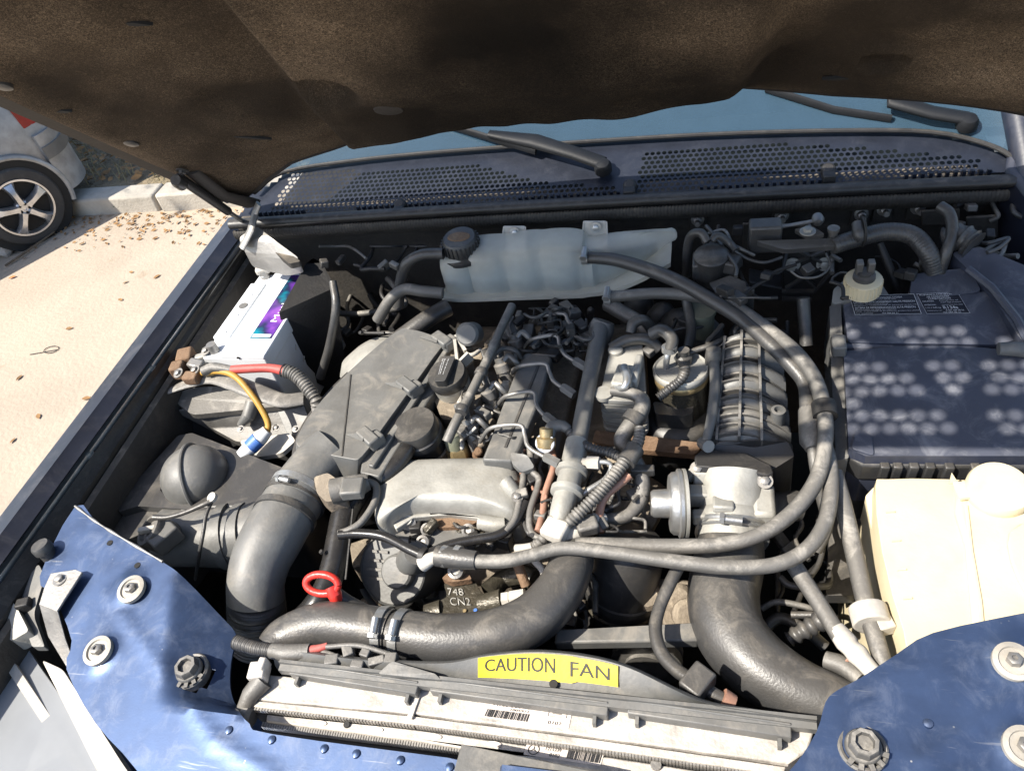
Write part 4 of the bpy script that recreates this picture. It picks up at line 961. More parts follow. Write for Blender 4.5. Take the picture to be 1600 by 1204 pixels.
build('clip', MB().prism(rounded([P(590, 1052, .94), P(612, 1032, .945), P(640, 1040, .94), P(680, 1052, .94), P(690, 1062, .935)], .2), .012), 'grey_plastic', sh, bevel=.002)
# ---- cross bar and fan behind it
o = build('cross_bar', MB().prism([P(868, 984, .86), P(1090, 972, .86), P(1092, 1000, .86), P(866, 1004, .86)], .02), 'grey_plastic', bevel=.003); tag(o, 'grey flat cross bar behind the fan shroud between the two big pipes', 'bar')
fan = T('cooling_fan', 'dark cooling fan blades partly hidden below the cross bar', 'fan')
fc = V((-.02, .52, .56)); build('hub', MB().lathe(fc, V((0, 1, 0)), [(.06, 0), (.06, .05), (.05, .06)], 28), 'dark_plastic', fan)
for k in range(9):
    a = k * 2 * math.pi / 9; d = V((math.cos(a), 0, math.sin(a))); t = V((-math.sin(a), 0, math.cos(a)))
    mb = MB(); mb.loft([[fc + d * r + t * wv + V((0, .05, 0)), fc + d * r - t * wv + V((0, .02, 0)), fc + d * r - t * wv + V((0, .023, 0)), fc + d * r + t * wv + V((0, .053, 0))] for r, wv in ((.05, .02), (.12, .035), (.19, .045))]); build('blade', mb, 'rubber', fan)

# ================================================================ THE BIG PIPES
ch = T('charge_air_hose', 'thick grey rubber charge air hose curving across the front of the engine', 'hose')
hose('rubber_elbow', [(425, 1018, .895, 30), (450, 995, .895, 34), (505, 976, .90, 36), (560, 980, .90, 36), (612, 988, .90, 36)], 'rubber', ch, seg=28)
hose('pipe', [(612, 988, .90, 33), (640, 992, .90, 37), (700, 998, .90, 39), (770, 992, .90, 40), (830, 968, .90, 40), (872, 925, .90, 38), (893, 880, .90, 34), (895, 850, .895, 30), (880, 820, .87, 26)], 'rubber', ch, seg=32, n=10)
for a, b in (((594, 986), (606, 987)), ((622, 989), (634, 991))): clampring('hose_clamp', a, b, 36, .90, ch, wid=.012)
rp = T('intercooler_pipe', 'wide dusty black pipe bending down from the throttle body to the right', 'pipe')
hose('pipe', [(1142, 838, .865, 50), (1138, 880, .86, 54), (1130, 930, .855, 55), (1140, 985, .855, 55), (1180, 1035, .855, 54), (1240, 1075, .855, 50), (1300, 1100, .855, 46), (1350, 1120, .85, 44)], 'rubber', rp, seg=36, n=10)
clampring('hose_clamp', (1144, 826), (1143, 838), 52, .872, rp, wid=.014)

# ================================================================ THROTTLE BODY
tb = T('throttle_body', 'bare cast aluminium throttle body with round vacuum diaphragm', 'throttle body')
A0, A1 = P(1146, 742, .905), P(1144, 832, .872); ax = (A1 - A0).normalized(); rt = 52 * depth(A0) / F_PX
ln = (A1 - A0).length
build('housing', MB().lathe(A0, ax, [(rt * .98, 0), (rt * .96, ln * .25), (rt, ln * .45), (rt * .95, ln * .62), (rt * 1.05, ln * .72), (rt * 1.03, ln * .86), (rt * .98, ln * .9), (rt * .98, ln * 1.1)], 40), 'alu', tb)
mb = MB(); mb.lathe(A0 + ax * ln * .84, ax, [(rt * 1.06, -.003), (rt * 1.09, 0), (rt * 1.06, .003)], 40); mb.lathe(A0 + ax * ln * .94, ax, [(rt * 1.03, -.002), (rt * 1.06, 0), (rt * 1.03, .002)], 40); build('hose_ring', mb, 'alu_clean', tb)
fl = [(1083, 722), (1096, 712), (1130, 716), (1165, 718), (1203, 736), (1207, 748), (1196, 752), (1140, 742), (1084, 738)]
build('flange', MB().prism([P(x, y, .928) for x, y in fl], V((0, -.016, -.028))), 'alu', tb, bevel=.002)
for px, py in ((1090, 727), (1140, 730), (1195, 746)): hexb = build('bolt', hexbolt(MB(), P(px, py, .928) + V((0, -.006, .0)), V((0, -.5, 1)), .0062), 'steel', tb)
build('gasket', MB().prism([P(x + 2, y - 11, .936) for x, y in fl], V((0, -.012, -.020))), 'dark_plastic', tb, bevel=.002)
dc = P(1062, 786, .90); rd = 54 * depth(dc) / F_PX; dx = V((-1, -.12, .08)).normalized()
o = build('diaphragm', MB().lathe(dc - dx * .004, dx, [(rd * .75, -.006), (rd * .95, 0), (rd, .002), (rd, .006), (rd * .92, .008), (rd * .9, .014), (rd * .82, .018), (rd * .42, .019), (rd * .40, .040), (rd * .34, .044), (.001, .044)], 44), 'alu_clean', tb)
build('diaphragm_rim', MB().lathe(dc - dx * .010, dx, [(rd * .9, 0), (rd * 1.0, .001), (rd * 1.0, .005), (rd * .9, .006)], 44), 'alu', o)
mb = MB(); mb.box(P(1105, 775, .905), (.05, .02, .03)); mb.box(P(1108, 806, .90), (.045, .015, .02), rz=8); build('boss', mb, 'alu', tb, bevel=.003)
mb = MB(); mb.box(P(1192, 795, .895), (.03, .055, .05)); build('shaft_boss', mb, 'alu', tb, bevel=.006)
mb = MB(); mb.tube([P(1190, 800, .87), P(1215, 790, .87), P(1245, 790, .86)], [.022, .02, .022], 16); build('outlet', mb, 'rubber', tb)
mb = MB(); mb.box(P(1130, 778, .918), (.028, .055, .012), rx=-18); build('cast_pad', mb, 'alu', tb, bevel=.003)
mb = MB(); mb.bar(P(1088, 733, .925), P(1074, 748, .91), .010, .012); build('stay', mb, 'alu', tb)

# ================================================================ INTAKE MANIFOLD
im = T('intake_manifold', 'ribbed black plastic intake manifold flecked with sun behind the throttle body', 'intake manifold')
# left/right edges of the body in plan
def IM(u, v, dz=0.0):           # u 0..1 across, v 0..1 front to rear
    fl_, fr_ = P(1106, 704, .915), P(1240, 715, .90); rl_, rr_ = P(1122, 548, .945), P(1222, 545, .945)
    p = fl_.lerp(fr_, u).lerp(rl_.lerp(rr_, u), v); arch = .034 * math.sin(math.pi * min(1, max(0, u * .86 + .14))) ; hump = .014 * abs(math.sin(math.pi * v * 6.5)) ** .7
    return p + V((0, 0, arch - .012 + hump + dz))
NV, NU = 78, 22
mb = MB(); rr = [[IM(i / NU, j / NV) for i in range(NU + 1)] + [IM(1, j / NV) + V((.004, 0, -.16)), IM(0, j / NV) + V((0, 0, -.10))] for j in range(NV + 1)]
build('runners', mb.loft(rr), 'grey_plastic', im, ang=50)
for uu in (.10, .36, .62):
    mb = MB(); rr = []
    for j in range(40):
        v = j / 39; p = IM(uu, v); p.z -= .009 * abs(math.sin(math.pi * v * 6.5)) ** .7; rr.append([p + V((-.0018, 0, -.01)), p + V((-.0018, 0, .016)), p + V((.0018, 0, .016)), p + V((.0018, 0, -.01))])
    build('long_rib', mb.loft(rr), 'rubber_dusty', im)
for k in range(12):
    v = .04 + k * .082; mb = MB(); rr = []
    for i in range(14):
        u = lerp(-.01, .97 if k % 3 else .62, i / 13); p = IM(u, v); p.z -= .007 * abs(math.sin(math.pi * v * 6.5)) ** .7; hh = .014 * (1 - .6 * i / 13)
        rr.append([p + V((0, -.0014, -.006)), p + V((0, -.0014, hh)), p + V((0, .0014, hh)), p + V((0, .0014, -.006))])
    build('cross_rib', mb.loft(rr), 'rubber_dusty', im)
for px, py in ((1216, 643), (1205, 560)): build('screw_boss', MB().lathe(P(px, py, .945), V((0, 0, 1)), [(.011, -.05), (.010, .004), (.006, .005), (.005, -.003), (.0005, -.003)], 18), 'grey_plastic', im)
build('plenum', MB().prism(rounded([P(1118, 690, .935), P(1180, 688, .94), P(1232, 690, .925), P(1242, 712, .915), P(1205, 735, .915), P(1112, 722, .915)], .2), .09), 'black_plastic', im, bevel=.008, seg=3)
build('round_end', MB().lathe(P(1192, 552, .93), V((0, -.2, 1)), [(.028, -.03), (.028, .004), (.024, .008), (.0005, .008)], 26), 'black_plastic', im)
# rigid pipe left of the manifold
vp = T('fuel_pipe', 'straight grey pipe running beside the ribbed intake manifold', 'pipe')
hose('pipe', [(1115, 550, .965, 8), (1117, 600, .962, 8), (1112, 650, .955, 8), (1103, 690, .945, 7)], 'grey_plastic', vp)
build('cap', MB().lathe(P(1115, 556, .968), V((0, .3, 1)), [(.013, -.02), (.013, 0), (.011, .012), (.0005, .013)], 16), 'rubber_dusty', vp)
build('foot', MB().lathe(P(1102, 694, .94), V((.3, -.6, .4)), [(.009, -.01), (.009, .012), (.0005, .012)], 12), 'steel', vp)

# ================================================================ FUEL FILTER AND OIL COOLER
ff = T('fuel_filter', 'round metal fuel filter with shiny rim between oil cooler and intake manifold', 'fuel filter')
c = P(1064, 578, .955); r = 42 * depth(c) / F_PX
build('canister', MB().lathe(c, V((0, .1, 1)), [(r * .9, -.11), (r * .95, -.02), (r * .96, -.006)], 36), 'oily_cast', ff)
build('lid_ring', MB().lathe(c, V((0, .1, 1)), [(r * .97, -.018), (r * 1.0, -.016), (r * 1.0, -.009), (r * .97, -.007)], 40), 'brass', ff)
build('lid', MB().lathe(c, V((0, .1, 1)), [(r * .96, -.008), (r * 1.03, -.004), (r * 1.03, .003), (r * .98, .006), (r * .92, .003), (r * .5, .001), (.001, .002)], 40), 'alu', ff)
build('fitting', MB().lathe(c + V((.004, .018, .002)), V((0, .1, 1)), [(.013, 0), (.013, .010), (.009, .013), (.009, .022), (.001, .022)], 14), 'rubber', ff)
hose('corrugated_lead', [(1067, 566, .982, 9), (1070, 580, .975, 9), (1062, 595, .97, 8), (1045, 608, .965, 8), (1028, 622, .955, 8)], 'rubber', ff, corr=.2, pitch=.0045)
hose('inlet_tube', [(1040, 575, .955, 5), (1042, 560, .975, 5), (1045, 548, .985, 5)], 'alu_clean', ff)
hose('bent_hose', [(1046, 550, .985, 9), (1050, 530, .992, 10), (1035, 516, .995, 10), (1018, 522, .985, 10)], 'rubber', ff)
build('hose_clip', MB().lathe(P(1046, 545, .985), V((0, .2, 1)), [(.0105, -.004), (.0118, -.004), (.0118, .005), (.0105, .005)], 20), 'alu_clean', ff)
fh = T('filter_bracket', 'chunky black bracket and cap below the fuel filter', 'bracket')
build('block', MB().prism(rounded([P(1020, 628, .915), P(1085, 628, .915), P(1082, 645, .915), P(1068, 650, .915), P(1024, 646, .915)], .2), .03), 'black_plastic', fh, bevel=.004)
build('drum', MB().lathe(P(1060, 662, .86), V((0, -.1, 1)), [(.050, -.06), (.054, -.01), (.052, .012), (.044, .022), (.02, .026), (.001, .026)], 36), 'black_plastic', fh, ang=50)
build('heat_shield', MB().prism([P(930, 672, .885), P(1010, 680, .885), P(1100, 692, .885), P(1086, 710, .87), P(1000, 702, .87), P(925, 690, .87)], .012), 'rust', fh, bevel=.002)
oc = T('oil_cooler', 'silver finned oil cooler block beside the fuel filter', 'oil cooler')
oct_, ocb = [P(952, 549, .955), P(1004, 535, .955), P(1010, 628, .955), P(936, 624, .955)], .10
build('top_plate', MB().prism(rounded(oct_, .18), .008), 'alu', oc, bevel=.002)
for k in range(11):
    d = .010 + k * .0062
    build('fin', MB().prism([p + V((0, 0, -d)) for p in rounded([oct_[i] + (sum(oct_, V()) / 4 - oct_[i]) * (-.03 if k % 2 else .0) for i in range(4)], .18)], .0038), 'alu', oc)
build('core', MB().prism([p + (sum(oct_, V()) / 4 - p) * .06 + V((0, 0, -.006)) for p in rounded(oct_, .18)], .085), 'bay_black', oc)
build('base', MB().prism([p + (sum(oct_, V()) / 4 - p) * .1 + V((0, 0, -.080)) for p in rounded(oct_, .3)], .05), 'alu', oc, bevel=.004)
build('plug', MB().lathe(P(962, 548, .957), V((0, 0, 1)), [(.012, -.004), (.012, .004), (.009, .006), (.0005, .006)], 20), 'alu', oc)
build('plug', MB().lathe(P(943, 615, .957), V((0, 0, 1)), [(.014, -.004), (.014, .003), (.0005, .003)], 20), 'alu', oc)
mb = MB(); mb.box(P(975, 592, .968), (.03, .045, .022), rz=-10); mb.box(P(995, 580, .968), (.012, .06, .02), rz=-6); build('bracket', mb, 'alu', oc, bevel=.004)
hose('fitting_pipe', [(975, 575, .975, 8), (980, 590, .985, 7), (975, 605, .98, 6), (960, 605, .965, 6)], 'alu_clean', oc)
hl_ = T('oil_line', 'pale rubber line looping from the oil cooler down past the wiring loom', 'hose')
hose('rubber', [(956, 610, .965, 7), (985, 614, .97, 9), (1003, 625, .968, 12), (1000, 645, .962, 13), (982, 668, .955, 13), (972, 690, .945, 13), (990, 716, .93, 12), (1003, 745, .92, 12), (1000, 780, .905, 12), (980, 805, .90, 11), (945, 812, .90, 9)], 'rubber_dusty', hl_, n=10)
build('clip', MB().lathe(P(990, 655, .962), (P(982, 668, .955) - P(1000, 645, .962)), [(.0135, -.008), (.016, -.008), (.016, .008), (.0135, .008)], 16), 'rubber', hl_)
build('clip', MB().box(P(1004, 735, .93), (.034, .012, .014), rz=5), 'rubber', hl_, bevel=.002)

# ================================================================ LONG COOLANT HOSES
h1 = hose('coolant_hose', [(900, 850, .925, 11), (950, 851, .925, 12), (1030, 853, .925, 12), (1120, 851, .93, 12), (1185, 836, .935, 12), (1235, 803, .94, 12.5), (1270, 760, .95, 12.5), (1286, 715, .96, 12), (1290, 665, .968, 12), (1283, 620, .975, 12), (1268, 583, .982, 12), (1240, 548, .988, 12), (1200, 515, .99, 11), (1150, 482, .995, 11), (1095, 464, .998, 10), (1030, 458, 1.0, 9), (950, 464, 1.0, 9)], 'rubber_dusty', n=8, seg=18)
tag(h1, 'long rear coolant hose from under the white tank looping down to the front', 'hose')
h2 = hose('coolant_hose', [(690, 872, .93, 12), (740, 876, .935, 11), (790, 876, .935, 11), (835, 866, .937, 10.5), (880, 856, .94, 10.5), (950, 862, .94, 11), (1040, 875, .94, 11.5), (1130, 885, .94, 12), (1205, 883, .94, 12), (1255, 862, .94, 12), (1285, 825, .94, 12), (1297, 780, .94, 12), (1297, 730, .945, 12), (1288, 690, .945, 11.5)], 'rubber_dusty', n=8, seg=18)
tag(h2, 'long black hose sweeping from the round pump along the front of the engine', 'hose')
h3 = hose('coolant_hose', [(1262, 640, .955, 12), (1258, 600, .965, 12), (1238, 572, .975, 12), (1205, 540, .985, 11), (1160, 500, .992, 11), (1110, 468, 1.008, 11), (1060, 440, 1.015, 11), (1010, 420, 1.02, 11), (960, 406, 1.02, 10), (912, 402, 1.02, 9)], 'rubber', n=8, seg=18)
tag(h3, 'black overflow hose clipped to the front of the white coolant tank', 'hose')
vv = T('check_valve', 'pale inline valve in the hose beside the big black box', 'valve')
build('valve_body', MB().tube([P(1262, 640, .953), P(1266, 660, .95), P(1268, 690, .945), P(1270, 702, .943)], [.013, .016, .016, .010], 16), 'rubber_dusty', vv)
hose('tail_hose', [(1270, 700, .943, 9), (1274, 730, .93, 9), (1282, 770, .90, 9), (1290, 800, .88, 9)], 'rubber_dusty', vv)
build('hose_tie', MB().lathe(P(1288, 640, .97), (P(1290, 665, .968) - P(1283, 620, .975)), [(.0135, -.010), (.0165, -.010), (.0165, .012), (.0135, .012)], 18), 'dark_plastic', vv)
# pump outlet on the left end of h2
po = T('hose_coupling', 'grey coupling with clamp bands where the long hose meets the pump', 'coupling')
build('sleeve', MB().tube([P(683, 868, .932), P(702, 870, .933), P(722, 873, .934), P(745, 875, .935)], [.0145, .0145, .0140, .0125], 20), 'rubber', po)
for x in (690, 710): clampring('band', (x, 868), (x + 10, 870), 16, .932, po, wid=.008, screw=False)
build('nozzle', MB().tube([P(660, 880, .92), P(675, 872, .928), P(686, 869, .932)], [.012, .009, .009], 14), 'white_soft', po)
# small black hose behind the shroud with its clamp block
sh2 = T('bypass_hose', 'small black hose curving down to a square clip by the fan shroud', 'hose')
hose('rubber', [(1060, 885, .90, 10), (1045, 915, .895, 10), (1030, 950, .89, 10), (1024, 985, .89, 10.5), (1034, 1020, .89, 11), (1056, 1045, .895, 11), (1080, 1062, .90, 11), (1108, 1080, .90, 11), (1140, 1098, .895, 11)], 'rubber', sh2, seg=18)
build('clip', MB().box(P(1090, 1066, .912), (.028, .036, .026), rz=-35), 'rubber', sh2, bevel=.003)
build('end_fitting', MB().tube([P(1128, 1090, .90), P(1145, 1100, .895)], [.012, .011], 14), 'copper_pipe', sh2)
# aluminium air-conditioning pipes
ac = T('air_conditioning_pipe', 'pale pipe with a white sleeve running down to the right end of the front panel', 'pipe')
hose('pipe', [(1240, 882, .90, 13), (1262, 915, .90, 13), (1292, 962, .90, 13), (1312, 995, .90, 13)], 'rubber_dusty', ac, seg=18)
hose('white_sleeve', [(1306, 982, .90, 14), (1322, 1002, .90, 17), (1330, 1012, .90, 15), (1340, 1022, .90, 17), (1352, 1036, .90, 14), (1375, 1062, .90, 13)], 'white_soft', ac, seg=18)
ap = T('air_conditioning_pipe', 'straight dusty pipe with a rubber clamp beside the cream washer bottle', 'pipe')
hose('pipe', [(1305, 738, .93, 12), (1318, 790, .92, 13), (1334, 860, .905, 14), (1352, 940, .90, 14), (1372, 1010, .90, 14), (1385, 1050, .89, 14)], 'rubber_dusty', ap, seg=18)
mb = MB(); mb.lathe(P(1359, 962, .90), (P(1372, 1010, .90) - P(1352, 940, .90)), [(.014, -.012), (.022, -.012), (.022, .012), (.014, .012)], 22); mb.box(P(1380, 975, .90), (.02, .02, .02), rz=20); build('clamp', mb, 'white_soft', ap, bevel=.002)
o = hose('thin_hose', [(1300, 785, .90, 9), (1290, 830, .88, 9), (1275, 860, .86, 9)], 'rubber_dusty'); tag(o, 'short curved end of a dusty hose above the white pipe', 'hose')
# things in the dark right-front corner
bl_ = T('rubber_boot', 'small black ribbed rubber boot in the dark gap by the wide pipe', 'boot'); hose('bellows', [(1230, 1000, .83, 12), (1255, 985, .84, 15), (1285, 968, .85, 16)], 'rubber', bl_, corr=.25, pitch=.011)
o = hose('thin_hose', [(1190, 950, .80, 5), (1215, 940, .81, 5), (1260, 948, .81, 5), (1290, 960, .80, 5)], 'rubber_dusty'); tag(o, 'thin hose lying in the dark gap right of the wide pipe', 'hose')
o = hose('thin_hose', [(1190, 985, .78, 9), (1220, 965, .79, 9), (1260, 985, .79, 9), (1290, 1010, .78, 9)], 'rubber'); tag(o, 'thick black hose low in the dark gap right of the wide pipe', 'hose')
hn = T('wire_harness', 'torn harness end with bare copper strands by the white sleeve', 'wiring'); hose('sheath', [(1290, 1030, .87, 14), (1318, 1040, .875, 15), (1345, 1062, .88, 12)], 'rubber_dusty', hn)
for k in range(4): hose('strand', [(1322 + k * 2, 1032, .89, 1.6), (1330 + k * 2, 1020 + k, .90, 1.6), (1318 + k * 3, 1018 + k * 2, .895, 1.4)], 'copper_pipe', hn)
# ================================================================ ENGINE
en = T('engine_block', 'dirty brown engine block filling the middle of the bay', 'engine')
build('block', MB().prism([V((-.26, .58, .80)), V((.10, .58, .80)), V((.10, 1.12, .84)), V((-.26, 1.12, .84))], .36), 'dirty_engine', en, bevel=.02)
build('cylinder_head', MB().prism([P(700, 725, .86), P(865, 725, .86), P(920, 520, .90), P(770, 510, .90)], .10), 'dirty_engine', en, bevel=.01)
for k in range(46):       # cast lumps and fittings on the head, each an uneven piece
    t = random.random(); u = random.uniform(-.1, .75); a = P(lerp(700, 775, t), lerp(720, 525, t), .875); b = P(lerp(780, 850, t), lerp(720, 525, t), .90)
    p = a.lerp(b, u); s = random.uniform(.010, .026)
    mb = MB()
    if k % 3 == 0: mb.lathe(p + V((0, 0, -.02)), V((random.uniform(-.3, .3), random.uniform(-.5, .2), 1)), [(s * .7, 0), (s * .7, .03), (s * .45, .034), (s * .45, .05), (.001, .051)], random.choice((6, 12)))
    else: mb.box(p + V((0, 0, random.uniform(-.01, .012))), (s, s * random.uniform(.7, 1.8), random.uniform(.02, .05)), rz=random.uniform(-40, 40), rx=random.uniform(-20, 20))
    build('head_casting', mb, random.choice(('dirty_engine', 'dirty_engine', 'alu', 'rust')), en, bevel=.003)
# black injector cover strip
ic = T('injector_cover', 'long flat black cover strip along the top of the engine', 'cover')
cl = [(855, 545), (862, 560), (845, 620), (828, 660), (812, 700), (800, 720), (752, 718), (768, 680), (782, 640), (803, 585), (818, 552)]
build('strip', MB().prism([P(x, y, .948) for x, y in cl], .025), 'grey_plastic', ic, bevel=.004)
build('rear_strip', MB().prism([P(x, y, .95) for x, y in [(868, 505), (905, 515), (868, 556), (826, 552)]], .02), 'gloss_black', ic, bevel=.004)
build('ridge', MB().bar(P(842, 570, .947), P(790, 700, .947), .004, .005), 'black_plastic', ic)
# injector pipes: bent steel lines from the injectors over the strip to the rail
inj = [((750, 690), (768, 668), (812, 664), (820, 680), (828, 700), (868, 722)), ((777, 634), (792, 618), (832, 612), (838, 632), (848, 646), (866, 660)), ((800, 583), (812, 572), (850, 568), (858, 580), (866, 596), (893, 614)), ((820, 543), (832, 530), (868, 524), (875, 540), (884, 555), (912, 572)), ((832, 505), (845, 494), (880, 490), (888, 502), (900, 512), (920, 525))]
for i, q in enumerate(inj):
    t = T('injector_pipe', ['bent steel fuel line over the strip next to the silver cover', 'bent steel fuel line over the strip, second from the silver cover', 'bent steel fuel line over the strip, third from the silver cover', 'bent steel fuel line over the strip, fourth from the silver cover', 'bent steel fuel line over the strip, farthest from the silver cover'][i], 'fuel line', 'fuel lines over the injector cover')
    zz = [.925, .965, .972, .965, .962, .955]
    hose('pipe', [(x, y, z, 3.3) for (x, y), z in zip(q, zz)], 'steel', t, seg=10)
    a = P(*q[0], .905); b = P(*q[1], .965); build('union_nut', MB().lathe(a, b - a, [(.0085, 0), (.0085, .022), (.006, .026)], 6), 'steel', t)
    a = P(*q[-1], .955); b = P(*q[-2], .962); build('union_nut', MB().lathe(a - (b - a).normalized() * .006, b - a, [(.008, 0), (.008, .022), (.005, .026)], 6), 'grey_plastic', t)
for i, (px, py) in enumerate(((733, 668), (763, 615), (785, 572), (806, 535))):
    t = T('injector', ['injector with plug and looped pipe beside the olive green sensor', 'injector with plug and looped pipe, second from the olive green sensor', 'injector with plug and looped pipe, third from the olive green sensor', 'injector with plug and looped pipe, farthest from the olive green sensor'][i], 'injector', 'injectors along the cylinder head')
    p = P(px, py, .93); d = V((-.25, .35, .9)).normalized()
    build('body', MB().lathe(p - d * .05, d, [(.011, 0), (.011, .04), (.014, .042), (.014, .055), (.009, .058), (.009, .066), (.001, .067)], 16), 'steel', t)
    build('plug', MB().box(p + V((-.012, .02, .012)), (.020, .034, .018), rz=30, rx=25), 'grey_plastic', t, bevel=.003)
    hose('return_pipe', [(px + 2, py - 8, .95, 4.5), (px + 10, py - 16, .955, 4.5), (px + 20, py - 8, .95, 4.5), (px + 30, py + 2, .935, 4.5)], 'steel', t, seg=10)
    hose('wire', [(px - 6, py - 14, .95, 2.2), (px - 10, py - 26, .955, 2.2), (px - 4, py - 40, .955, 2.2)], 'rubber', t, seg=8)
# olive solenoid with brass nut
so_ = T('pressure_sensor', 'olive green sensor with bronze hexagon nut behind the silver cover', 'sensor')
p = P(714, 700, .90); d = V((-.12, .25, 1)).normalized()
build('nut', MB().lathe(p, d, [(.019, -.02), (.019, 0), (.017, .004)], 6), 'brass', so_); build('can', MB().lathe(p, d, [(.015, 0), (.016, .006), (.016, .030), (.012, .034), (.001, .034)], 22), 'olive', so_)
build('plug', MB().box(p + d * .04 + V((.012, .01, 0)), (.016, .03, .02), rz=-25, rx=20), 'grey_plastic', so_, bevel=.003)
# long loom along the head
lm = T('wire_loom', 'taped grey wiring loom running straight along the left of the engine head', 'wiring')
hose('loom', [(800, 478, .985, 7), (780, 520, .985, 7), (765, 555, .982, 7.5), (738, 610, .975, 7.5), (712, 660, .965, 8), (698, 690, .95, 8)], 'rubber_dusty', lm)
for x, y in ((752, 582), (722, 640), (772, 540)): build('tape', MB().lathe(P(x, y, .978), (P(738, 610, .975) - P(765, 555, .982)), [(.0095, -.006), (.0105, -.004), (.0105, .004), (.0095, .006)], 12), 'rubber', lm)
hose('branch', [(765, 560, .98, 4), (785, 545, .97, 4), (805, 548, .965, 4), (815, 560, .95, 3)], 'rubber', lm); hose('branch', [(740, 606, .975, 3), (752, 610, .97, 3), (762, 600, .955, 3)], 'rubber', lm)
# fuel rail
fr = T('fuel_rail', 'grey fuel rail tube along the right of the engine with aluminium lower half', 'fuel rail')
hose('upper_tube', [(938, 512, .965, 14), (928, 560, .963, 13), (916, 620, .96, 13), (908, 665, .955, 14), (900, 700, .95, 15)], 'grey_plastic', fr, seg=18)
hose('lower_tube', [(902, 690, .95, 18), (893, 735, .945, 19), (884, 775, .94, 19), (877, 800, .935, 18), (870, 822, .93, 14)], 'alu', fr, seg=20)
for x, y in ((893, 737), (886, 768)): build('collar', MB().lathe(P(x, y, .944), (P(884, 775, .94) - P(893, 735, .945)), [(.021, -.005), (.023, -.004), (.023, .004), (.021, .005)], 24), 'alu', fr)
build('head', MB().lathe(P(940, 512, .96), V((.3, .5, .7)), [(.020, -.03), (.022, 0), (.018, .012), (.001, .014)], 18), 'grey_plastic', fr)
build('end_clip', MB().box(P(868, 828, .935), (.034, .03, .02), rz=-20), 'white_soft', fr, bevel=.004)
build('side_union', MB().lathe(P(905, 722, .95), V((1, -.1, .1)), [(.007, 0), (.007, .012), (.010, .012), (.010, .030), (.004, .032)], 6), 'white_soft', fr)
hose('side_pipe', [(925, 722, .955, 4), (948, 722, .955, 4), (955, 730, .95, 4), (945, 748, .945, 4), (920, 765, .94, 5), (905, 775, .935, 5)], 'alu_clean', fr)
gs = T('brass_fitting', 'shiny gold fitting with white cap beside the fuel rail', 'fitting')
p = P(853, 700, .945); d = V((.05, .55, .75)).normalized(); build('body', MB().lathe(p, d, [(.008, .0), (.0145, .002), (.0145, .016), (.010, .018), (.010, .03)], 14), 'brass', gs)
build('cap', MB().lathe(P(851, 692, .956), V((-.1, -.6, .8)), [(.0145, -.006), (.0145, 0), (.012, .002), (.004, .002), (.003, -.001), (.0004, -.001)], 22), 'white_plastic', gs)
hose('elbow', [(858, 684, .955, 9), (862, 668, .96, 10), (878, 665, .96, 9), (890, 672, .958, 7)], 'grey_plastic', gs)
# corrugated looms on the right of the rail
lo1 = T('corrugated_loom', 'black corrugated conduit crossing from the oil line down to the engine front', 'wiring')
hose('conduit', [(1000, 668, .965, 9), (997, 690, .962, 10), (980, 715, .96, 11), (955, 748, .955, 11), (925, 782, .95, 11), (900, 805, .945, 11), (885, 820, .94, 10)], 'rubber_dusty', lo1, corr=.22, pitch=.0055)
build('tape', MB().tube([P(993, 700, .962), P(978, 722, .96)], [.0135, .0135], 14), 'rubber', lo1)
lo2 = T('corrugated_loom', 'black corrugated conduit from the gold fitting to the crossing loom', 'wiring')
hose('conduit', [(888, 672, .958, 8), (905, 690, .955, 8), (930, 702, .955, 8.5), (955, 708, .957, 8.5), (975, 718, .958, 8)], 'rubber', lo2, corr=.22, pitch=.005)
lo3 = T('corrugated_loom', 'short corrugated conduit with cream end left of the pipe clip', 'wiring')
hose('conduit', [(872, 826, .93, 9), (855, 835, .928, 10), (842, 848, .925, 9), (832, 855, .92, 9)], 'rubber_dusty', lo3, corr=.22, pitch=.005); hose('end', [(832, 854, .92, 7), (818, 856, .918, 7), (806, 857, .915, 7)], 'white_soft', lo3)
o = hose('copper_pipe', [(983, 742, .945, 7), (965, 758, .94, 6.5), (946, 775, .935, 6.5), (937, 800, .925, 6.5), (938, 832, .915, 6)], 'copper_pipe'); tag(o, 'curved salmon pink pipe among the dusty hoses right of the fuel rail', 'pipe')
tf = T('hose_tee', 'pale plastic tee fitting joining hoses above the charge air hose', 'fitting')
hose('tee', [(945, 808, .915, 8), (925, 815, .92, 13), (905, 828, .92, 14), (885, 842, .915, 17), (870, 850, .905, 20)], 'white_soft', tf); build('stub', MB().box(P(918, 822, .928), (.030, .022, .02), rz=20), 'rubber_dusty', tf, bevel=.004)
# loose wires left of the rail
for pts, lab_ in ((((828, 700), (832, 735), (842, 752), (828, 800), (830, 830), (848, 842), (868, 832)), 'grey loose cable looping down left of the fuel rail'), (((812, 700), (818, 740), (812, 780), (805, 810), (790, 830)), 'thin dark cable hanging beside the silver cover'), (((860, 700), (866, 725), (852, 770), (848, 800), (840, 830)), 'pinkish taped cable behind the fuel rail')):
    o = hose('loose_cable', [(x, y, .935 - .002 * i, 5.5) for i, (x, y) in enumerate(pts)], 'copper_pipe' if 'pink' in lab_ else 'rubber_dusty', n=8); tag(o, lab_, 'cable')
for k in range(14):
    x, y = random.uniform(815, 875), random.uniform(700, 830)
    mb = MB(); mb.box(P(x, y, random.uniform(.86, .90)), (random.uniform(.012, .028), random.uniform(.015, .04), .03), rz=random.uniform(-40, 40)); build('side_casting', mb, random.choice(('dirty_engine', 'grey_plastic', 'rubber_dusty')), en, bevel=.003)
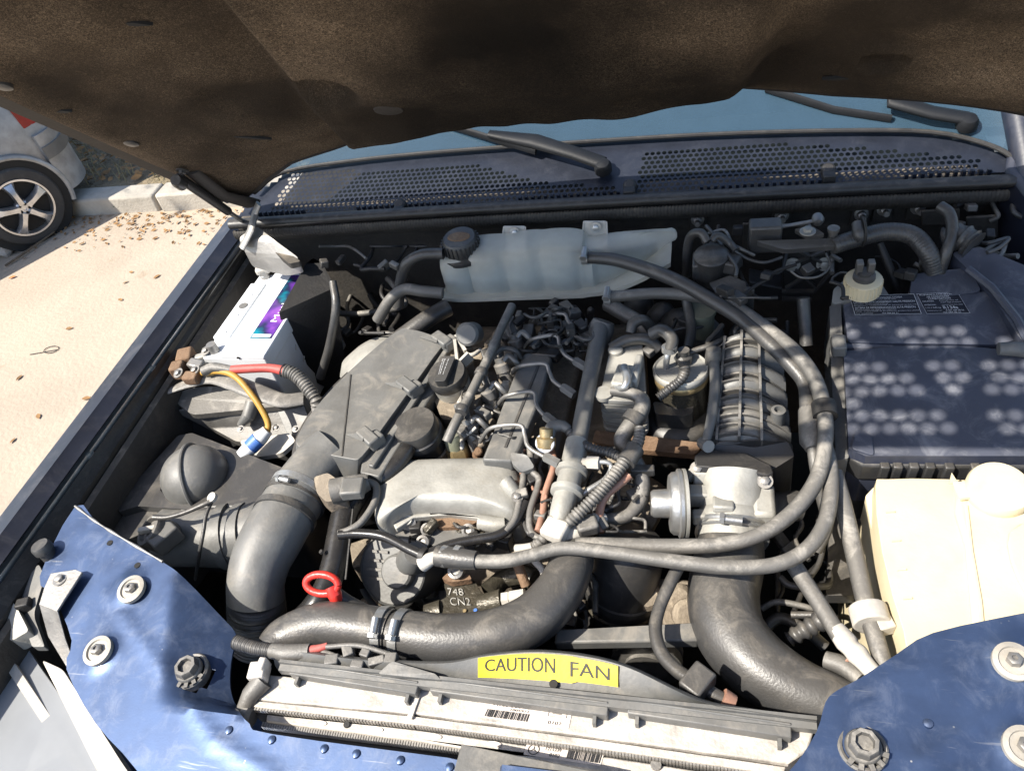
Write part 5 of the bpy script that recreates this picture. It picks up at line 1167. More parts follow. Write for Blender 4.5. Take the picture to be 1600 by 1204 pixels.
# silver front cover
fcv = T('front_cover', 'smooth domed aluminium cover at the front of the engine', 'engine cover')
def dome(outline, z, h, m, name, parent, n=7, sq=.55):
    pts = [P(x, y, z) for x, y in smooth_closed(outline, 4)]; c = sum(pts, V()) / len(pts); rr = [[p + V((0, 0, -.05)) for p in pts]]
    for i in range(n):
        t = i / (n - 1); k = 1 - sq * t ** 2.2; zz = h * (1 - (1 - t) ** 2.2); rr.append([c + (p - c) * k + V((0, 0, zz)) for p in pts])
    return build(name, MB().loft(rr), m, parent, ang=50)
dome([(588, 800), (592, 760), (615, 732), (660, 727), (740, 725), (795, 727), (815, 748), (818, 790), (806, 812), (770, 806), (700, 800), (640, 803), (605, 822), (590, 822)], .905, .030, 'alu', 'dome', fcv)
build('lower_flange', MB().prism([P(x, y, .902) for x, y in [(612, 815), (642, 797), (700, 793), (770, 799), (808, 812), (795, 818), (760, 810), (700, 803), (645, 808), (618, 826)]], .012), 'alu', fcv, bevel=.002)
build('lug', MB().tube([P(790, 752, .935), P(803, 768, .93), P(812, 780, .92)], [.012, .010, .008], 12), 'alu', fcv)
build('lug_bolt', hexbolt(MB(), P(808, 776, .935), V((.2, -.2, 1)), .005), 'steel', fcv)
build('lifting_eye', MB().prism(rounded([P(797, 706, .955), P(824, 710, .955), P(836, 730, .945), P(815, 738, .94), P(800, 724, .95)], .25), .008), 'grey_plastic', fcv, bevel=.002)
# bracket cluster under the cover
bk = T('belt_bracket', 'dark iron bracket with rusty top bolted under the silver cover', 'bracket')
build('plate', MB().prism(rounded([P(x, y, .885) for x, y in [(660, 825), (676, 820), (685, 826), (718, 828), (726, 820), (742, 822), (745, 834), (720, 842), (690, 856), (664, 848)]], .2), .03), 'grey_plastic', bk, bevel=.003)
build('top_face', MB().prism(rounded([P(x, y, .893) for x, y in [(672, 810), (690, 806), (726, 806), (748, 802), (752, 812), (730, 822), (686, 824)]], .2), .02), 'rust', bk, bevel=.003)
for x, y in ((668, 827), (732, 828), (661, 846), (641, 816), (602, 820)): build('bolt', MB().lathe(P(x, y, .89), V((0, -.6, .8)), [(.010, -.02), (.010, .003), (.006, .005), (.004, .001), (.0004, .001)], 14), 'steel', bk)
build('arm', MB().prism(rounded([P(x, y, .88) for x, y in [(594, 826), (612, 812), (650, 810), (660, 830), (640, 838), (612, 834)]], .25), .03), 'grey_plastic', bk, bevel=.004)
build('tensioner', MB().lathe(P(640, 812, .885), V((.1, -.5, .8)), [(.016, -.03), (.016, .004), (.012, .008), (.008, .018), (.001, .018)], 18), 'alu', bk)
build('connector', MB().box(P(780, 842, .885), (.04, .018, .024), rz=-15), 'gloss_black', bk, bevel=.002)
build('stub', MB().tube([P(750, 815, .90), P(775, 820, .90), P(790, 818, .90)], [.012, .012, .010], 14), 'alu', bk)
# vacuum / fuel pump disc
pu = T('vacuum_pump', 'round ribbed grey pump housing facing forward below the silver cover', 'pump')
pc = P(612, 888, .845); pa_ = V((-.10, -.62, .78)).normalized(); pr = 58 * depth(pc) / F_PX; u_, v_ = frame(pa_)
def PU(x, y, h): return pc + (V((1, 0, 0)) - pa_ * pa_.x).normalized() * x * pr + pa_.cross((V((1, 0, 0)) - pa_ * pa_.x).normalized()) * y * pr + pa_ * h
build('housing', MB().lathe(pc, pa_, [(pr * 1.0, -.07), (pr * 1.02, -.012), (pr * 1.0, -.002), (pr * .96, 0), (pr * .94, -.004), (.001, -.004)], 48), 'dirty_engine' if False else 'grey_plastic', pu)
build('centre_cap', MB().lathe(PU(.22, -.05, 0), pa_, [(pr * .48, -.004), (pr * .46, .008), (pr * .40, .011), (.001, .012)], 36), 'grey_plastic', pu)
for y in (.42, .18, -.06, -.30): build('rib', MB().bar(PU(-.80 + abs(y) * .3, y, -.003), PU(-.15, y, -.003), .004, .005, up=pa_), 'rubber_dusty', pu)
build('outlet', MB().tube([PU(.55, .25, .0), PU(.85, .35, .02), PU(1.05, .55, .035)], [.022, .022, .018], 18), 'grey_plastic', pu)
rr = [[PU(math.cos(a) * r, math.sin(a) * r - .15, h) for a in [math.pi * 1.15 + i * .12 for i in range(15)] for r in (1,)] for r, h in ((.6, .006), (1.12, .004), (1.12, -.012), (.6, -.012))]
build('lower_lip', MB().loft(rr, closed=False, cap=False), 'grey_plastic', pu)
for pts, nm in ((((530, 835), (560, 833), (600, 838), (640, 858), (662, 868)), 'left'), (((664, 868), (700, 852), (740, 843), (780, 835), (805, 815), (822, 785)), 'right')):
    o = hose('flat_cable', [(x, y, .925, 8) for x, y in pts], 'gloss_black', seg=10); tag(o, 'shiny black taped cable running %s of the tie above the round pump' % nm, 'cable')
o = build('cable_tie', MB().lathe(P(662, 868, .925), V((1, -.3, 0)), [(.010, -.004), (.0115, -.004), (.0115, .004), (.010, .004)], 14), 'dark_plastic'); tag(o, 'black cable tie where two shiny cables meet above the pump', 'cable tie')
# oily casting with raised lettering
cs = T('pump_bracket', 'oily olive black casting with raised lettering below the long hose', 'casting')
CZ2 = .86
cpts = [(694, 912), (706, 905), (738, 905), (752, 925), (768, 932), (800, 925), (806, 960), (770, 966), (690, 968), (664, 965), (664, 948), (686, 938), (698, 930)]
build('casting', MB().prism([P(x, y, CZ2) for x, y in smooth_closed(cpts, 3)], V((0, .01, -.07))), 'oily_cast', cs, bevel=.004)
build('spigot', MB().tube([P(690, 955, .85), P(665, 960, .85)], [.017, .014], 16), 'oily_cast', cs); build('spigot', MB().tube([P(750, 945, .855), P(785, 938, .86)], [.014, .017], 16), 'oily_cast', cs)
build('arm', MB().tube([P(765, 925, .85), P(785, 905, .845), P(815, 895, .85), P(835, 905, .85)], [.016, .014, .016, .016], 12), 'oily_cast', cs)
build('ear', MB().prism(rounded([P(x, y, .875) for x, y in [(690, 903), (700, 894), (718, 893), (733, 897), (737, 904), (705, 909)]], .25), .012), 'rust', cs, bevel=.003)
build('screw', MB().lathe(P(712, 892, .885), V((.1, -.4, 1)), [(.011, -.012), (.011, .003), (.007, .004), (.005, .001), (.0004, .001)], 18), 'steel', cs)
lm2 = quadmap(P(700, 946, CZ2 + .0015), P(740, 946, CZ2 + .0015), P(733, 918, CZ2 + .0015), P(697, 917, CZ2 + .0015)); mb = MB(); texton(mb, '748', lm2, .04, .58, .72, .98); texton(mb, 'CN2', lm2, .10, .04, .92, .46)
lt = build('raised_lettering', mb, 'alu', cs, recalc=False); s_ = lt.modifiers.new('solid', 'SOLIDIFY'); s_.thickness = .0012
for px, py, m_n in ((743, 953, 'blue_sleeve'), (726, 954, 'brass')): build('paint_dot', MB().lathe(P(px, py, CZ2 + .002), V((0, 0, 1)), [(.0028, 0), (.0026, .0012), (.0002, .0012)], 10), m_n, cs)
un = T('pipe_union', 'grey hexagon pipe union right of the lettered casting', 'fitting')
a, b = P(786, 938, .868), P(845, 928, .875); d = (b - a).normalized()
build('nut', MB().lathe(a, d, [(.012, 0), (.012, .010), (.010, .010), (.0125, .012), (.0125, .032), (.008, .034)], 6), 'white_soft', un)
hose('pipe', [(818, 932, .87, 6), (838, 928, .875, 6), (852, 912, .88, 6), (848, 890, .885, 6), (835, 875, .89, 6)], 'white_soft', un)
o = hose('hanging_pipe', [(805, 870, .90, 9), (812, 890, .89, 8), (822, 915, .875, 8)], 'rust'); tag(o, 'rusty pipe stub hanging under the long hose right of the lettered casting', 'pipe')
for k in range(16):
    x, y = random.uniform(560, 860), random.uniform(860, 975); z = random.uniform(.70, .78); mb = MB(); s = random.uniform(.015, .05)
    if k % 2: mb.lathe(P(x, y, z), V((random.uniform(-.3, .3), -.7, .7)), [(s * .6, -.04), (s * .6, 0), (s * .3, .006), (.001, .006)], 16)
    else: mb.box(P(x, y, z), (s, s * 1.4, .05), rz=random.uniform(-40, 40))
    build('front_casting', mb, random.choice(('rubber', 'oily_cast', 'dirty_engine')), en, bevel=.003)
# black drum right of the centre
dr = T('oil_filter_housing', 'broad black canister in the gap under the two long hoses', 'canister')
a, b = P(985, 845, .86), P(960, 990, .70); d = (b - a).normalized(); r = 56 * depth(a) / F_PX
L_ = .16
build('canister', MB().lathe(a, d, [(.001, -.006), (r * .6, -.006), (r * .92, 0), (r, .010), (r, L_ * .55), (r * 1.06, L_ * .56), (r * 1.06, L_ * .62), (r * .97, L_ * .63), (r * .95, L_)], 44), 'black_plastic', dr)
build('lower_rim', MB().lathe(a + d * L_ * .7, d, [(r * .97, 0), (r * 1.01, .004), (r * .97, .008)], 44), 'oily_cast', dr)
tt = T('turbo_pipe', 'dusty brown turbo duct seen in the dark behind the canister', 'pipe')
hose('duct', [(940, 800, .80, 40), (990, 790, .81, 50), (1030, 810, .80, 45)], 'dirty_engine', tt, seg=24)
for x, y in ((1060, 935), (1075, 960), (1010, 930)): build('flange_lump', MB().lathe(P(x, y, .80), V((.2, -.5, .8)), [(.022, -.04), (.022, 0), (.015, .006), (.001, .006)], 14), 'dirty_engine', tt)
build('bracket', MB().prism([P(1010, 900, .79), P(1080, 905, .79), P(1090, 985, .79), P(1040, 985, .79)], .05), 'dirty_engine', tt, bevel=.004)
o = build('belt_pulley', MB().lathe(P(1010, 1040, .74), V((0, -1, .15)), [(.05, -.03), (.05, -.02), (.045, -.018), (.05, -.014), (.05, 0), (.03, 0), (.03, .006), (.001, .006)], 36), 'rubber_dusty'); tag(o, 'dusty grooved pulley behind the fan shroud under the cross bar', 'pulley')
# ================================================================ OIL FILLER AND FILTER CAPS
oc_ = T('oil_filler_cap', 'black oil filler cap with raised handle bar on a silver neck', 'cap')
c = P(700, 588, .965); axc = V((-.06, -.12, 1)).normalized(); r = 30 * depth(c) / F_PX
build('neck', MB().lathe(c, axc, [(r * .9, -.07), (r * 1.0, -.03), (r * 1.0, -.006)], 30), 'alu', oc_)
build('cap', MB().lathe(c, axc, [(r * 1.02, -.010), (r * 1.06, -.006), (r * 1.04, .006), (r * .98, .010), (.001, .010)], 40), 'black_plastic', oc_)
hb_ = build('handle', MB().prism([p + axc * .022 for p in rounded([c + V((x * r, y * r, 0)) for x, y in [(-.30, -.95), (.30, -.95), (.42, .9), (-.42, .9)]], .25)], -axc * .016), 'black_plastic', oc_, bevel=.002)
f_ = quadmap(c + V((-.22 * r, -.6 * r, 0)) + axc * .0228, c + V((-.3 * r, .7 * r, 0)) + axc * .0228, c + V((-.05 * r, .7 * r, 0)) + axc * .0228, c + V((.0, -.6 * r, 0)) + axc * .0228)
f_ = quadmap(c + V((-.28 * r, .7 * r, 0)) + axc * .0228, c + V((-.2 * r, -.6 * r, 0)) + axc * .0228, c + V((.22 * r, -.6 * r, 0)) + axc * .0228, c + V((.3 * r, .7 * r, 0)) + axc * .0228)
mb = MB(); texton(mb, 'Nur freigegebenes', f_, .02, .06, .9, .20); texton(mb, 'Motoröl verwenden', f_, .02, .26, .9, .40); texton(mb, 'Use only approved', f_, .02, .60, .9, .74); build('print', mb, 'white_print', hb_, recalc=False)
of_ = T('oil_filter', 'wide black round filter cap in front of the oil filler', 'cap')
c = P(650, 668, .95); r = 38 * depth(c) / F_PX; axf = V((-.10, -.10, 1)).normalized()
build('cap', MB().lathe(c, axf, [(r * .86, -.05), (r * .9, -.026), (r * 1.0, -.024), (r * 1.0, -.012), (r * .94, -.010), (r * .93, .006), (r * .88, .010), (.001, .011)], 44), 'black_plastic', of_)
build('tab', MB().box(c + V((-.1 * r, -.98 * r, -.012)), (.014, .004, .008)), 'grey_plastic', of_)
build('base', MB().lathe(c, axf, [(r * .9, -.10), (r * .95, -.052)], 30), 'dirty_engine', of_)
bh = T('breather_hose', 'glossy black breather hose bending from the filter cap to the air duct', 'hose')
hose('hose', [(642, 690, .94, 14), (634, 705, .94, 14), (618, 728, .935, 14), (598, 746, .93, 13), (580, 752, .925, 12)], 'gloss_black', bh, seg=18)
o = build('valve_tray', MB().prism(rounded([P(675, 615, .935), P(705, 632, .93), P(755, 612, .935), P(735, 655, .925), P(690, 655, .925)], .15), .03), 'dirty_engine'); tag(o, 'dusty shelf of the cylinder head cover under the oil filler neck', 'cover'); 
# ================================================================ AIR FILTER HOUSING
ab = T('air_filter_box', 'large grey black plastic air filter housing with smooth sloping cover', 'air filter box')
cov = [(615, 520), (640, 514), (672, 522), (693, 534), (676, 560), (640, 610), (598, 668), (566, 712), (545, 716), (475, 700), (463, 690), (468, 675), (490, 640), (545, 580)]
zc = lambda x, y: .965 if x > 560 else .955
build('cover', MB().prism([P(x, y, .960) for x, y in smooth_closed(cov, 3)], V((-.02, -.012, -.065)), scale=1.03), 'grey_plastic', ab, bevel=.010, seg=4)
build('skirt', MB().prism([P(x, y, .905) for x, y in smooth_closed([(610, 525), (690, 540), (566, 725), (470, 715), (455, 700), (480, 645), (540, 580)], 3)], V((-.01, 0, -.16)), scale=1.0), 'black_plastic', ab, bevel=.006)
rim = [(672, 520), (716, 540), (712, 560), (592, 745), (562, 738), (566, 712), (676, 556), (690, 535)]
build('rim', MB().prism([P(x, y, .948) for x, y in rim], .03), 'grey_plastic', ab, bevel=.003)
mb = MB(); mb.bar(P(700, 545, .953), P(580, 730, .953), .010, .008); build('rim_rail', mb, 'grey_plastic', ab, bevel=.002)
mb = MB(); mb.bar(P(682, 540, .9495), P(570, 712, .9495), .006, .004); build('rim_groove', mb, 'bay_black', ab)
for px, py in ((690, 530), (636, 602), (575, 682)):
    mb = MB(); mb.box(P(px, py, .972), (.040, .020, .012), rz=-38); mb.box(P(px + 12, py + 6, .965), (.02, .026, .02), rz=-38); k_ = build('clip', mb, 'grey_plastic', ab, bevel=.003)
    mb = MB(); mb.loft([[P(px - 34, py - 4, .963) + V((0, d, 0)) for d in (.001, -.001)] + [P(px - 34, py - 4, .963) + V((0, d, -.002)) for d in (-.001, .001)], [P(px - 6, py, .978) + V((0, d, 0)) for d in (.009, -.009)] + [P(px - 6, py, .965) + V((0, d, 0)) for d in (-.009, .009)]]); build('clip_nose', mb, 'grey_plastic', k_)
build('seam', MB().bar(P(548, 585, .9608), P(534, 712, .9608), .002, .0012), 'black_plastic', ab)
mb = MB(); mb.prism(rounded([P(705, 530, .955), P(730, 545, .95), P(740, 565, .94), P(712, 590, .94), P(690, 600, .94)], .15), .02); build('rear_bracket', mb, 'dirty_engine', ab, bevel=.003)
for a, b in (((712, 528), (728, 552)), ((735, 555), (715, 575)), ((712, 535), (716, 570))): build('web', MB().bar(P(*a, .965), P(*b, .955), .005, .02), 'white_soft', ab)
o = build('pipe_stub', MB().lathe(P(730, 522, .985), V((0, -.6, .5)), [(.020, -.03), (.020, 0), (.016, .004), (.001, .004)], 22), 'grey_plastic'); tag(o, 'round grey cap standing behind the air filter box rim', 'cap')
o = build('turbo_shield', MB().lathe(P(588, 560, .885), V((-.3, .3, 1)), [(.075, -.05), (.075, 0), (.062, .018), (.03, .03), (.001, .034)], 30), 'alu'); tag(o, 'pale metal dome peeping out behind the air filter box', 'heat shield')
# ---- intake duct
du = T('intake_duct', 'smooth grey elbow duct from the air filter box down into ribbed bellows', 'duct')
hose('upper_tube', [(525, 700, .935, 40), (505, 720, .93, 42), (480, 752, .925, 44), (462, 778, .92, 45)], 'grey_plastic', du, seg=32)
hose('elbow', [(460, 780, .92, 46), (445, 805, .917, 47), (425, 840, .91, 48), (408, 875, .90, 46), (400, 910, .885, 44), (400, 935, .865, 44)], 'grey_plastic', du, seg=36)
hose('bellows', [(400, 930, .868, 44), (401, 950, .845, 45), (403, 975, .815, 45), (405, 1000, .78, 45)], 'rubber', du, seg=36, corr=.07, pitch=.0075)
for (a, b), w_ in ((((463, 776), (458, 786)), 47), (((448, 800), (443, 810)), 48)): clampring('band', a, b, w_, .918, du, m='rubber', wid=.010, grow=1.04, screw=False)
clampring('hose_clamp', (471, 764), (466, 772), 46, .922, du, wid=.010, grow=1.04)
ms = T('air_sensor', 'dusty plug-in air flow sensor on the side of the intake duct', 'sensor')
build('flange', MB().prism(rounded([P(490, 745, .955), P(512, 738, .96), P(532, 752, .955), P(540, 778, .94), P(510, 784, .94), P(495, 770, .945)], .2), .03), 'dirty_engine', ms, bevel=.004)
build('body', MB().tube([P(520, 768, .948), P(555, 760, .948), P(575, 752, .946)], [.020, .018, .013], 14), 'rubber_dusty', ms)
build('plug', MB().box(P(552, 763, .958), (.034, .03, .018), rz=8), 'grey_plastic', ms, bevel=.003)
hose('cable', [(575, 752, .945, 6), (588, 760, .94, 6), (585, 785, .935, 6), (565, 815, .93, 6), (545, 828, .928, 6), (530, 833, .925, 6)], 'rubber_dusty', ms)
# ================================================================ DIPSTICK, BLACK TUBE
dp = T('dipstick', 'red dipstick ring handle standing in its black guide tube', 'dipstick')
c = P(503, 912, .935); ring = []; e1 = V((1, 0, .0)); e2 = V((0, .75, .66))
for i in range(29): a = i * 2 * math.pi / 28; ring.append(c + e1 * math.cos(a) * .024 + e2 * math.sin(a) * .013)
build('ring', MB().tube(ring, [.0052] * 29, 12), 'red_plastic', dp); build('grip', MB().tube([P(518, 916, .932), P(523, 928, .925), P(526, 938, .915)], [.009, .010, .008], 12), 'red_plastic', dp)
hose('guide_tube', [(524, 925, .915, 10), (545, 942, .90, 12), (580, 960, .88, 12), (610, 975, .86, 11)], 'rubber', dp)
ct = T('crankcase_hose', 'thick glossy black hose descending beside the intake duct', 'hose')
hose('hose', [(575, 750, .91, 18), (555, 775, .905, 20), (540, 800, .90, 21), (530, 840, .89, 20), (522, 880, .88, 20), (510, 920, .87, 21), (492, 950, .86, 22), (470, 970, .84, 20)], 'gloss_black', ct, seg=24)
build('hose_seam', MB().bar(P(552, 790, .915), P(540, 905, .885), .002, .003), 'dark_plastic', ct); build('rivet', MB().lathe(P(503, 862, .905), V((-.4, -.2, 1)), [(.004, 0), (.003, .003), (.0004, .003)], 10), 'dark_plastic', ct)
# ================================================================ LEFT FRONT: LOWER AIR INTAKE
ib = T('resonator_box', 'dusty black resonator box with a round dome in the left front corner', 'air box')
build('box', MB().prism(rounded([P(x, y, .875) for x, y in [(278, 680), (300, 676), (480, 745), (440, 800), (330, 798), (215, 790), (185, 800), (190, 775)]], .15), .20), 'black_plastic', ib, bevel=.008, seg=3)
build('side_box', MB().prism(rounded([P(x, y, .86) for x, y in [(165, 805), (260, 725), (300, 740), (230, 830), (180, 850)]], .2), .18), 'rubber', ib, bevel=.01)
c = P(306, 745, .875); r = 52 * depth(c) / F_PX; rr = []
build('dome', MB().lathe(c, V((0, 0, 1)), [(r, -.01)] + [(r * math.cos(a), r * .95 * math.sin(a)) for a in [i * math.pi / 2 / 10 for i in range(10)]] + [(.001, r * .95)], 40), 'grey_plastic', ib)
rg = [c + V((r * 1.03 * math.cos(a) * .35, -r * 1.03 * math.cos(a) * .95, r * .98 * math.sin(a))) for a in [i * math.pi / 24 for i in range(25)]]; build('dome_ridge', MB().tube(rg, [.0035] * 25, 8), 'grey_plastic', ib)
build('dome_tab', MB().prism([P(250, 765, .89), P(262, 715, .90), P(266, 745, .89)], .02), 'black_plastic', ib)
it = T('intake_tube', 'fat horizontal intake tube with two raised rings joining the elbow duct', 'duct')
hose('tube', [(262, 838, .83, 46), (310, 838, .83, 46), (360, 838, .835, 47), (415, 828, .84, 47)], 'grey_plastic', it, seg=36)
for x, g in ((352, 1.10), (378, 1.12)): clampring('ring', (x, 838), (x + 12, 836), 47, .835, it, m='grey_plastic', wid=.016, grow=g, screw=False)
build('seam_edge', MB().tube([P(285, 796, .87), P(340, 792, .872), P(400, 792, .872)], [.004] * 3, 8), 'grey_plastic', it)
iv = T('intake_sensor', 'dusty round sensor plug with cable on the left intake tube', 'sensor')
c = P(232, 828, .90); build('body', MB().lathe(c, V((-.45, -.2, .9)), [(.026, -.04), (.028, -.004), (.026, .002), (.020, .003), (.018, -.004), (.0005, -.004)], 26), 'rubber_dusty', iv)
build('bars', MB().box(c + V((0, 0, .002)), (.030, .009, .010), rz=15), 'white_soft', iv, bevel=.002)
build('plug', MB().box(P(258, 840, .89), (.03, .045, .03), rz=-30), 'grey_plastic', iv, bevel=.003)
hose('cable', [(240, 808, .915, 5), (262, 808, .915, 4), (290, 800, .92, 3.5), (318, 788, .925, 4), (332, 782, .925, 4)], 'rubber', iv, n=6)
build('eyelet', MB().lathe(P(334, 778, .925), V((-.2, -.3, 1)), [(.004, 0), (.008, 0), (.008, .006), (.004, .006)], 14), 'white_soft', iv)
hose('drop_lead', [(330, 785, .92, 3), (322, 805, .915, 3), (318, 830, .905, 3), (312, 862, .88, 3), (305, 905, .80, 2.5)], 'rubber', iv, n=6)
# ================================================================ BATTERY
bt = T('battery', 'white car battery with purple and blue label in the left rear corner', 'battery')
BZ = .955
btop = [P(309, 549, BZ), P(416, 563, BZ), P(487, 424, BZ), P(412, 425, BZ)]
ctr = sum(btop, V()) / 4
fwd = (btop[0] + btop[1] - btop[2] - btop[3]).normalized(); rgt = V((-fwd.y, fwd.x, 0)).normalized()
if rgt.x < 0: rgt = -rgt
fwd.z = 0
BL = ((btop[0] + btop[1] - btop[2] - btop[3]) / 2).length; BW = ((btop[1] - btop[0]).length + (btop[2] - btop[3]).length) / 2; print('BATT', BL, BW)
c0 = P(406, 492, BZ); c0 = ctr
def BP(a, b, z): return c0 + rgt * a * BW / 2 + fwd * b * BL / 2 + V((0, 0, z))      # a right, b front
build('case', MB().prism([BP(-.96, -.97, -.03), BP(.96, -.97, -.03), BP(.96, .97, -.03), BP(-.96, .97, -.03)], .17), 'white_plastic', bt, bevel=.004)
build('lid', MB().prism([BP(-1, -1, -.006), BP(1, -1, -.006), BP(1, 1, -.006), BP(-1, 1, -.006)], .026), 'white_plastic', bt, bevel=.003)
lid2 = build('lid_step', MB().prism([BP(-.42, -1.0, 0), BP(1, -1.0, 0), BP(1, 1, 0), BP(-.42, 1, 0)], .010), 'white_plastic', bt, bevel=.003)
build('lid_cover', MB().prism([BP(-.98, -.70, .001), BP(-.46, -.70, .001), BP(-.46, .62, .001), BP(-.98, .62, .001)], .010), 'white_plastic', bt, bevel=.002)
f_ = quadmap(BP(.05, .62, .0008), BP(.05, -.88, .0008), BP(.80, -.88, .0008), BP(.80, .62, .0008))
f_ = quadmap(BP(.22, .62, .0008), BP(.90, .62, .0008), BP(.90, -.90, .0008), BP(.22, -.90, .0008))
bl2 = build('label', patch(MB(), f_, n=4, k=12), 'battery_label', bt, recalc=False)
g_ = quadmap(BP(.16, .42, .0014), BP(.16, -.42, .0014), BP(.70, -.42, .0014), BP(.70, .42, .0014)); g_ = quadmap(BP(.76, .25, .0014), BP(.76, -.45, .0014), BP(.48, -.45, .0014), BP(.48, .25, .0014))
mb = MB(); texton(mb, 'Mutlu', g_, 0, .05, .8, .8); patch(mb, quadmap(BP(.26, .60, .0014), BP(.84, .60, .0014), BP(.84, .53, .0014), BP(.26, .53, .0014)), n=1, k=1); build('print', mb, 'white_print', bl2, recalc=False, kind='stuff')
for b in (-.88, -.4, .1, .5): build('vent_plug', MB().lathe(BP(-.72, b, .0012), V((0, 0, 1)), [(.005, 0), (.005, .0015), (.0004, .0015)], 12), 'white_plastic', bt)
build('indicator', MB().lathe(BP(-.70, -.12, .0015), V((0, 0, 1)), [(.009, 0), (.009, .001), (.0004, .001)], 16), 'grey_plastic', bt)
for b in (.86, -.92): build('terminal', MB().lathe(BP(-.72, b, -.006), V((0, 0, 1)), [(.010, 0), (.009, .018), (.001, .018)], 18), 'steel', bt)
build('slot', MB().box(BP(.2, 1.0, -.004), (.006, .003, .004)), 'bay_black', bt)
tc_ = T('terminal_clamp', 'corroded brown terminal clamp with fuses at the battery front corner', 'clamp')
for px, py, w1, d1, h1_, a, m_n in ((292, 560, .03, .035, .03, 20, 'rust'), (310, 572, .035, .02, .025, -15, 'steel'), (280, 578, .025, .025, .03, 10, 'rust'), (320, 556, .04, .016, .012, 25, 'alu'), (300, 590, .03, .02, .02, 0, 'rust'), (325, 582, .03, .012, .012, 0, 'brass')):
    build('clamp_piece', MB().box(P(px, py, .945), (w1, d1, h1_), rz=a, rx=random.uniform(-15, 15)), m_n, tc_, bevel=.004)
for px, py in ((279, 583), (305, 578), (322, 548)): build('nut', hexbolt(MB(), P(px, py, .955), V((-.2, -.3, 1)), .006), 'steel', tc_)
o = T('terminal_clamp', 'small pale terminal clamp at the rear corner of the battery', 'clamp'); build('clamp_piece', MB().box(BP(-.72, -.94, .012), (.03, .02, .016), rz=20), 'white_soft', o, bevel=.005)
rc = T('battery_cable', 'red battery cable running into a grey corrugated conduit', 'cable')
hose('sleeve', [(318, 580, .955, 8), (335, 574, .96, 8), (362, 578, .955, 7)], 'rubber_dusty', rc); hose('red_cable', [(358, 578, .955, 7), (385, 576, .955, 7), (420, 575, .953, 7), (445, 579, .95, 8)], 'red_cable', rc)
hose('conduit', [(442, 578, .95, 11), (462, 586, .945, 11), (480, 605, .935, 11), (494, 625, .92, 11), (498, 640, .90, 11)], 'rubber_dusty', rc, corr=.22, pitch=.006)
yc = T('battery_cable', 'yellow cable curving down to a blue and white fuse sleeve', 'cable')
hose('yellow_cable', [(316, 582, .95, 5), (345, 580, .955, 5), (370, 590, .95, 5), (396, 620, .93, 5), (412, 645, .91, 5), (419, 662, .895, 5), (417, 676, .885, 5)], 'yellow_cable', yc)
hose('fuse_sleeve', [(418, 672, .89, 9), (405, 686, .882, 12), (390, 700, .875, 12), (376, 712, .87, 9)], 'white_plastic', yc); hose('blue_band', [(404, 686, .8835, 12.5), (396, 694, .879, 12.5), (391, 699, .8765, 12.5)], 'blue_sleeve', yc)
o = hose('fabric_strap', [(260, 612, .925, 5), (300, 597, .93, 8), (340, 590, .935, 10), (400, 612, .925, 11), (440, 625, .915, 10), (475, 622, .91, 9)], 'rubber_dusty', flat=(1.4, .5)); tag(o, 'dusty flat strap draped over the battery tray front', 'strap')
# black shield plate
pl = T('battery_shield', 'tall black perforated metal shield standing beside the battery', 'shield')
s0 = [P(487, 405, 1.0), P(478, 412, 1.0), P(436, 488, .97), P(440, 505, .95), P(470, 572, .84), P(478, 590, .80), P(520, 610, .76), P(535, 560, .82), P(520, 450, .97), P(500, 412, 1.0)]
mat('shield_black', (0.008, 0.008, 0.009), 0.6, dust=0.03, dcol=DUST, spec=0.3)
build('plate', MB().prism(s0, V((.004, .002, 0))), 'shield_black', pl)
for px, py in ((448, 506), (472, 516), (465, 542), (478, 560), (503, 440), (513, 446)): 
    q = P(px, py, .93); build('slot', MB().lathe(PN(px, py, s0[2], (s0[6] - s0[2]).cross(s0[0] - s0[2]).normalized()) + V((-.002, -.003, .002)), V((-.6, -.5, .4)), [(.004, 0), (.004, .001), (.0003, .001)], 10, squash=1.8), 'white_soft', pl)
hose('lead', [(520, 440, 1.0, 6), (525, 480, .97, 7), (515, 540, .90, 7), (500, 590, .84, 7)], 'rubber', pl)
# tray
ty = T('battery_tray', 'dusty grey metal battery tray in front of the white battery', 'tray')
build('top_lip', MB().prism(rounded([P(262, 618, .90), P(300, 605, .905), P(405, 600, .905), P(470, 628, .895), P(440, 634, .89), P(300, 648, .89)], .15), .012), 'rubber_dusty', ty, bevel=.003)
build('front_plate', MB().prism(rounded([P(276, 640, .89), P(425, 622, .89), P(455, 660, .86), P(450, 688, .84), P(370, 690, .84), P(330, 668, .85)], .12), .012), 'rubber_dusty', ty, bevel=.004)
build('hump', MB().tube([P(395, 630, .895), P(388, 650, .885), P(375, 664, .87)], [.014, .012, .006], 12), 'grey_plastic', ty)
build('side_plate', MB().prism(rounded([P(425, 622, .89), P(470, 620, .89), P(492, 680, .85), P(455, 692, .84)], .15), .02), 'grey_plastic', ty, bevel=.004)
build('foot', MB().prism(rounded([P(372, 688, .855), P(452, 676, .865), P(462, 688, .86), P(440, 708, .85), P(395, 715, .845)], .25), .01), 'white_soft', ty, bevel=.003)
for px, py in ((376, 670), (432, 668), (462, 670), (300, 622)): build('bolt', hexbolt(MB(), P(px, py, .885), V((0, -.3, 1)), .004), 'steel', ty)
build('slot', MB().box(P(295, 624, .892), (.012, .005, .003)), 'bay_black', ty)
build('under_box', MB().prism([P(262, 622, .88), P(470, 632, .88), P(490, 700, .80), P(300, 700, .80)], .25), 'bay_black', ty)
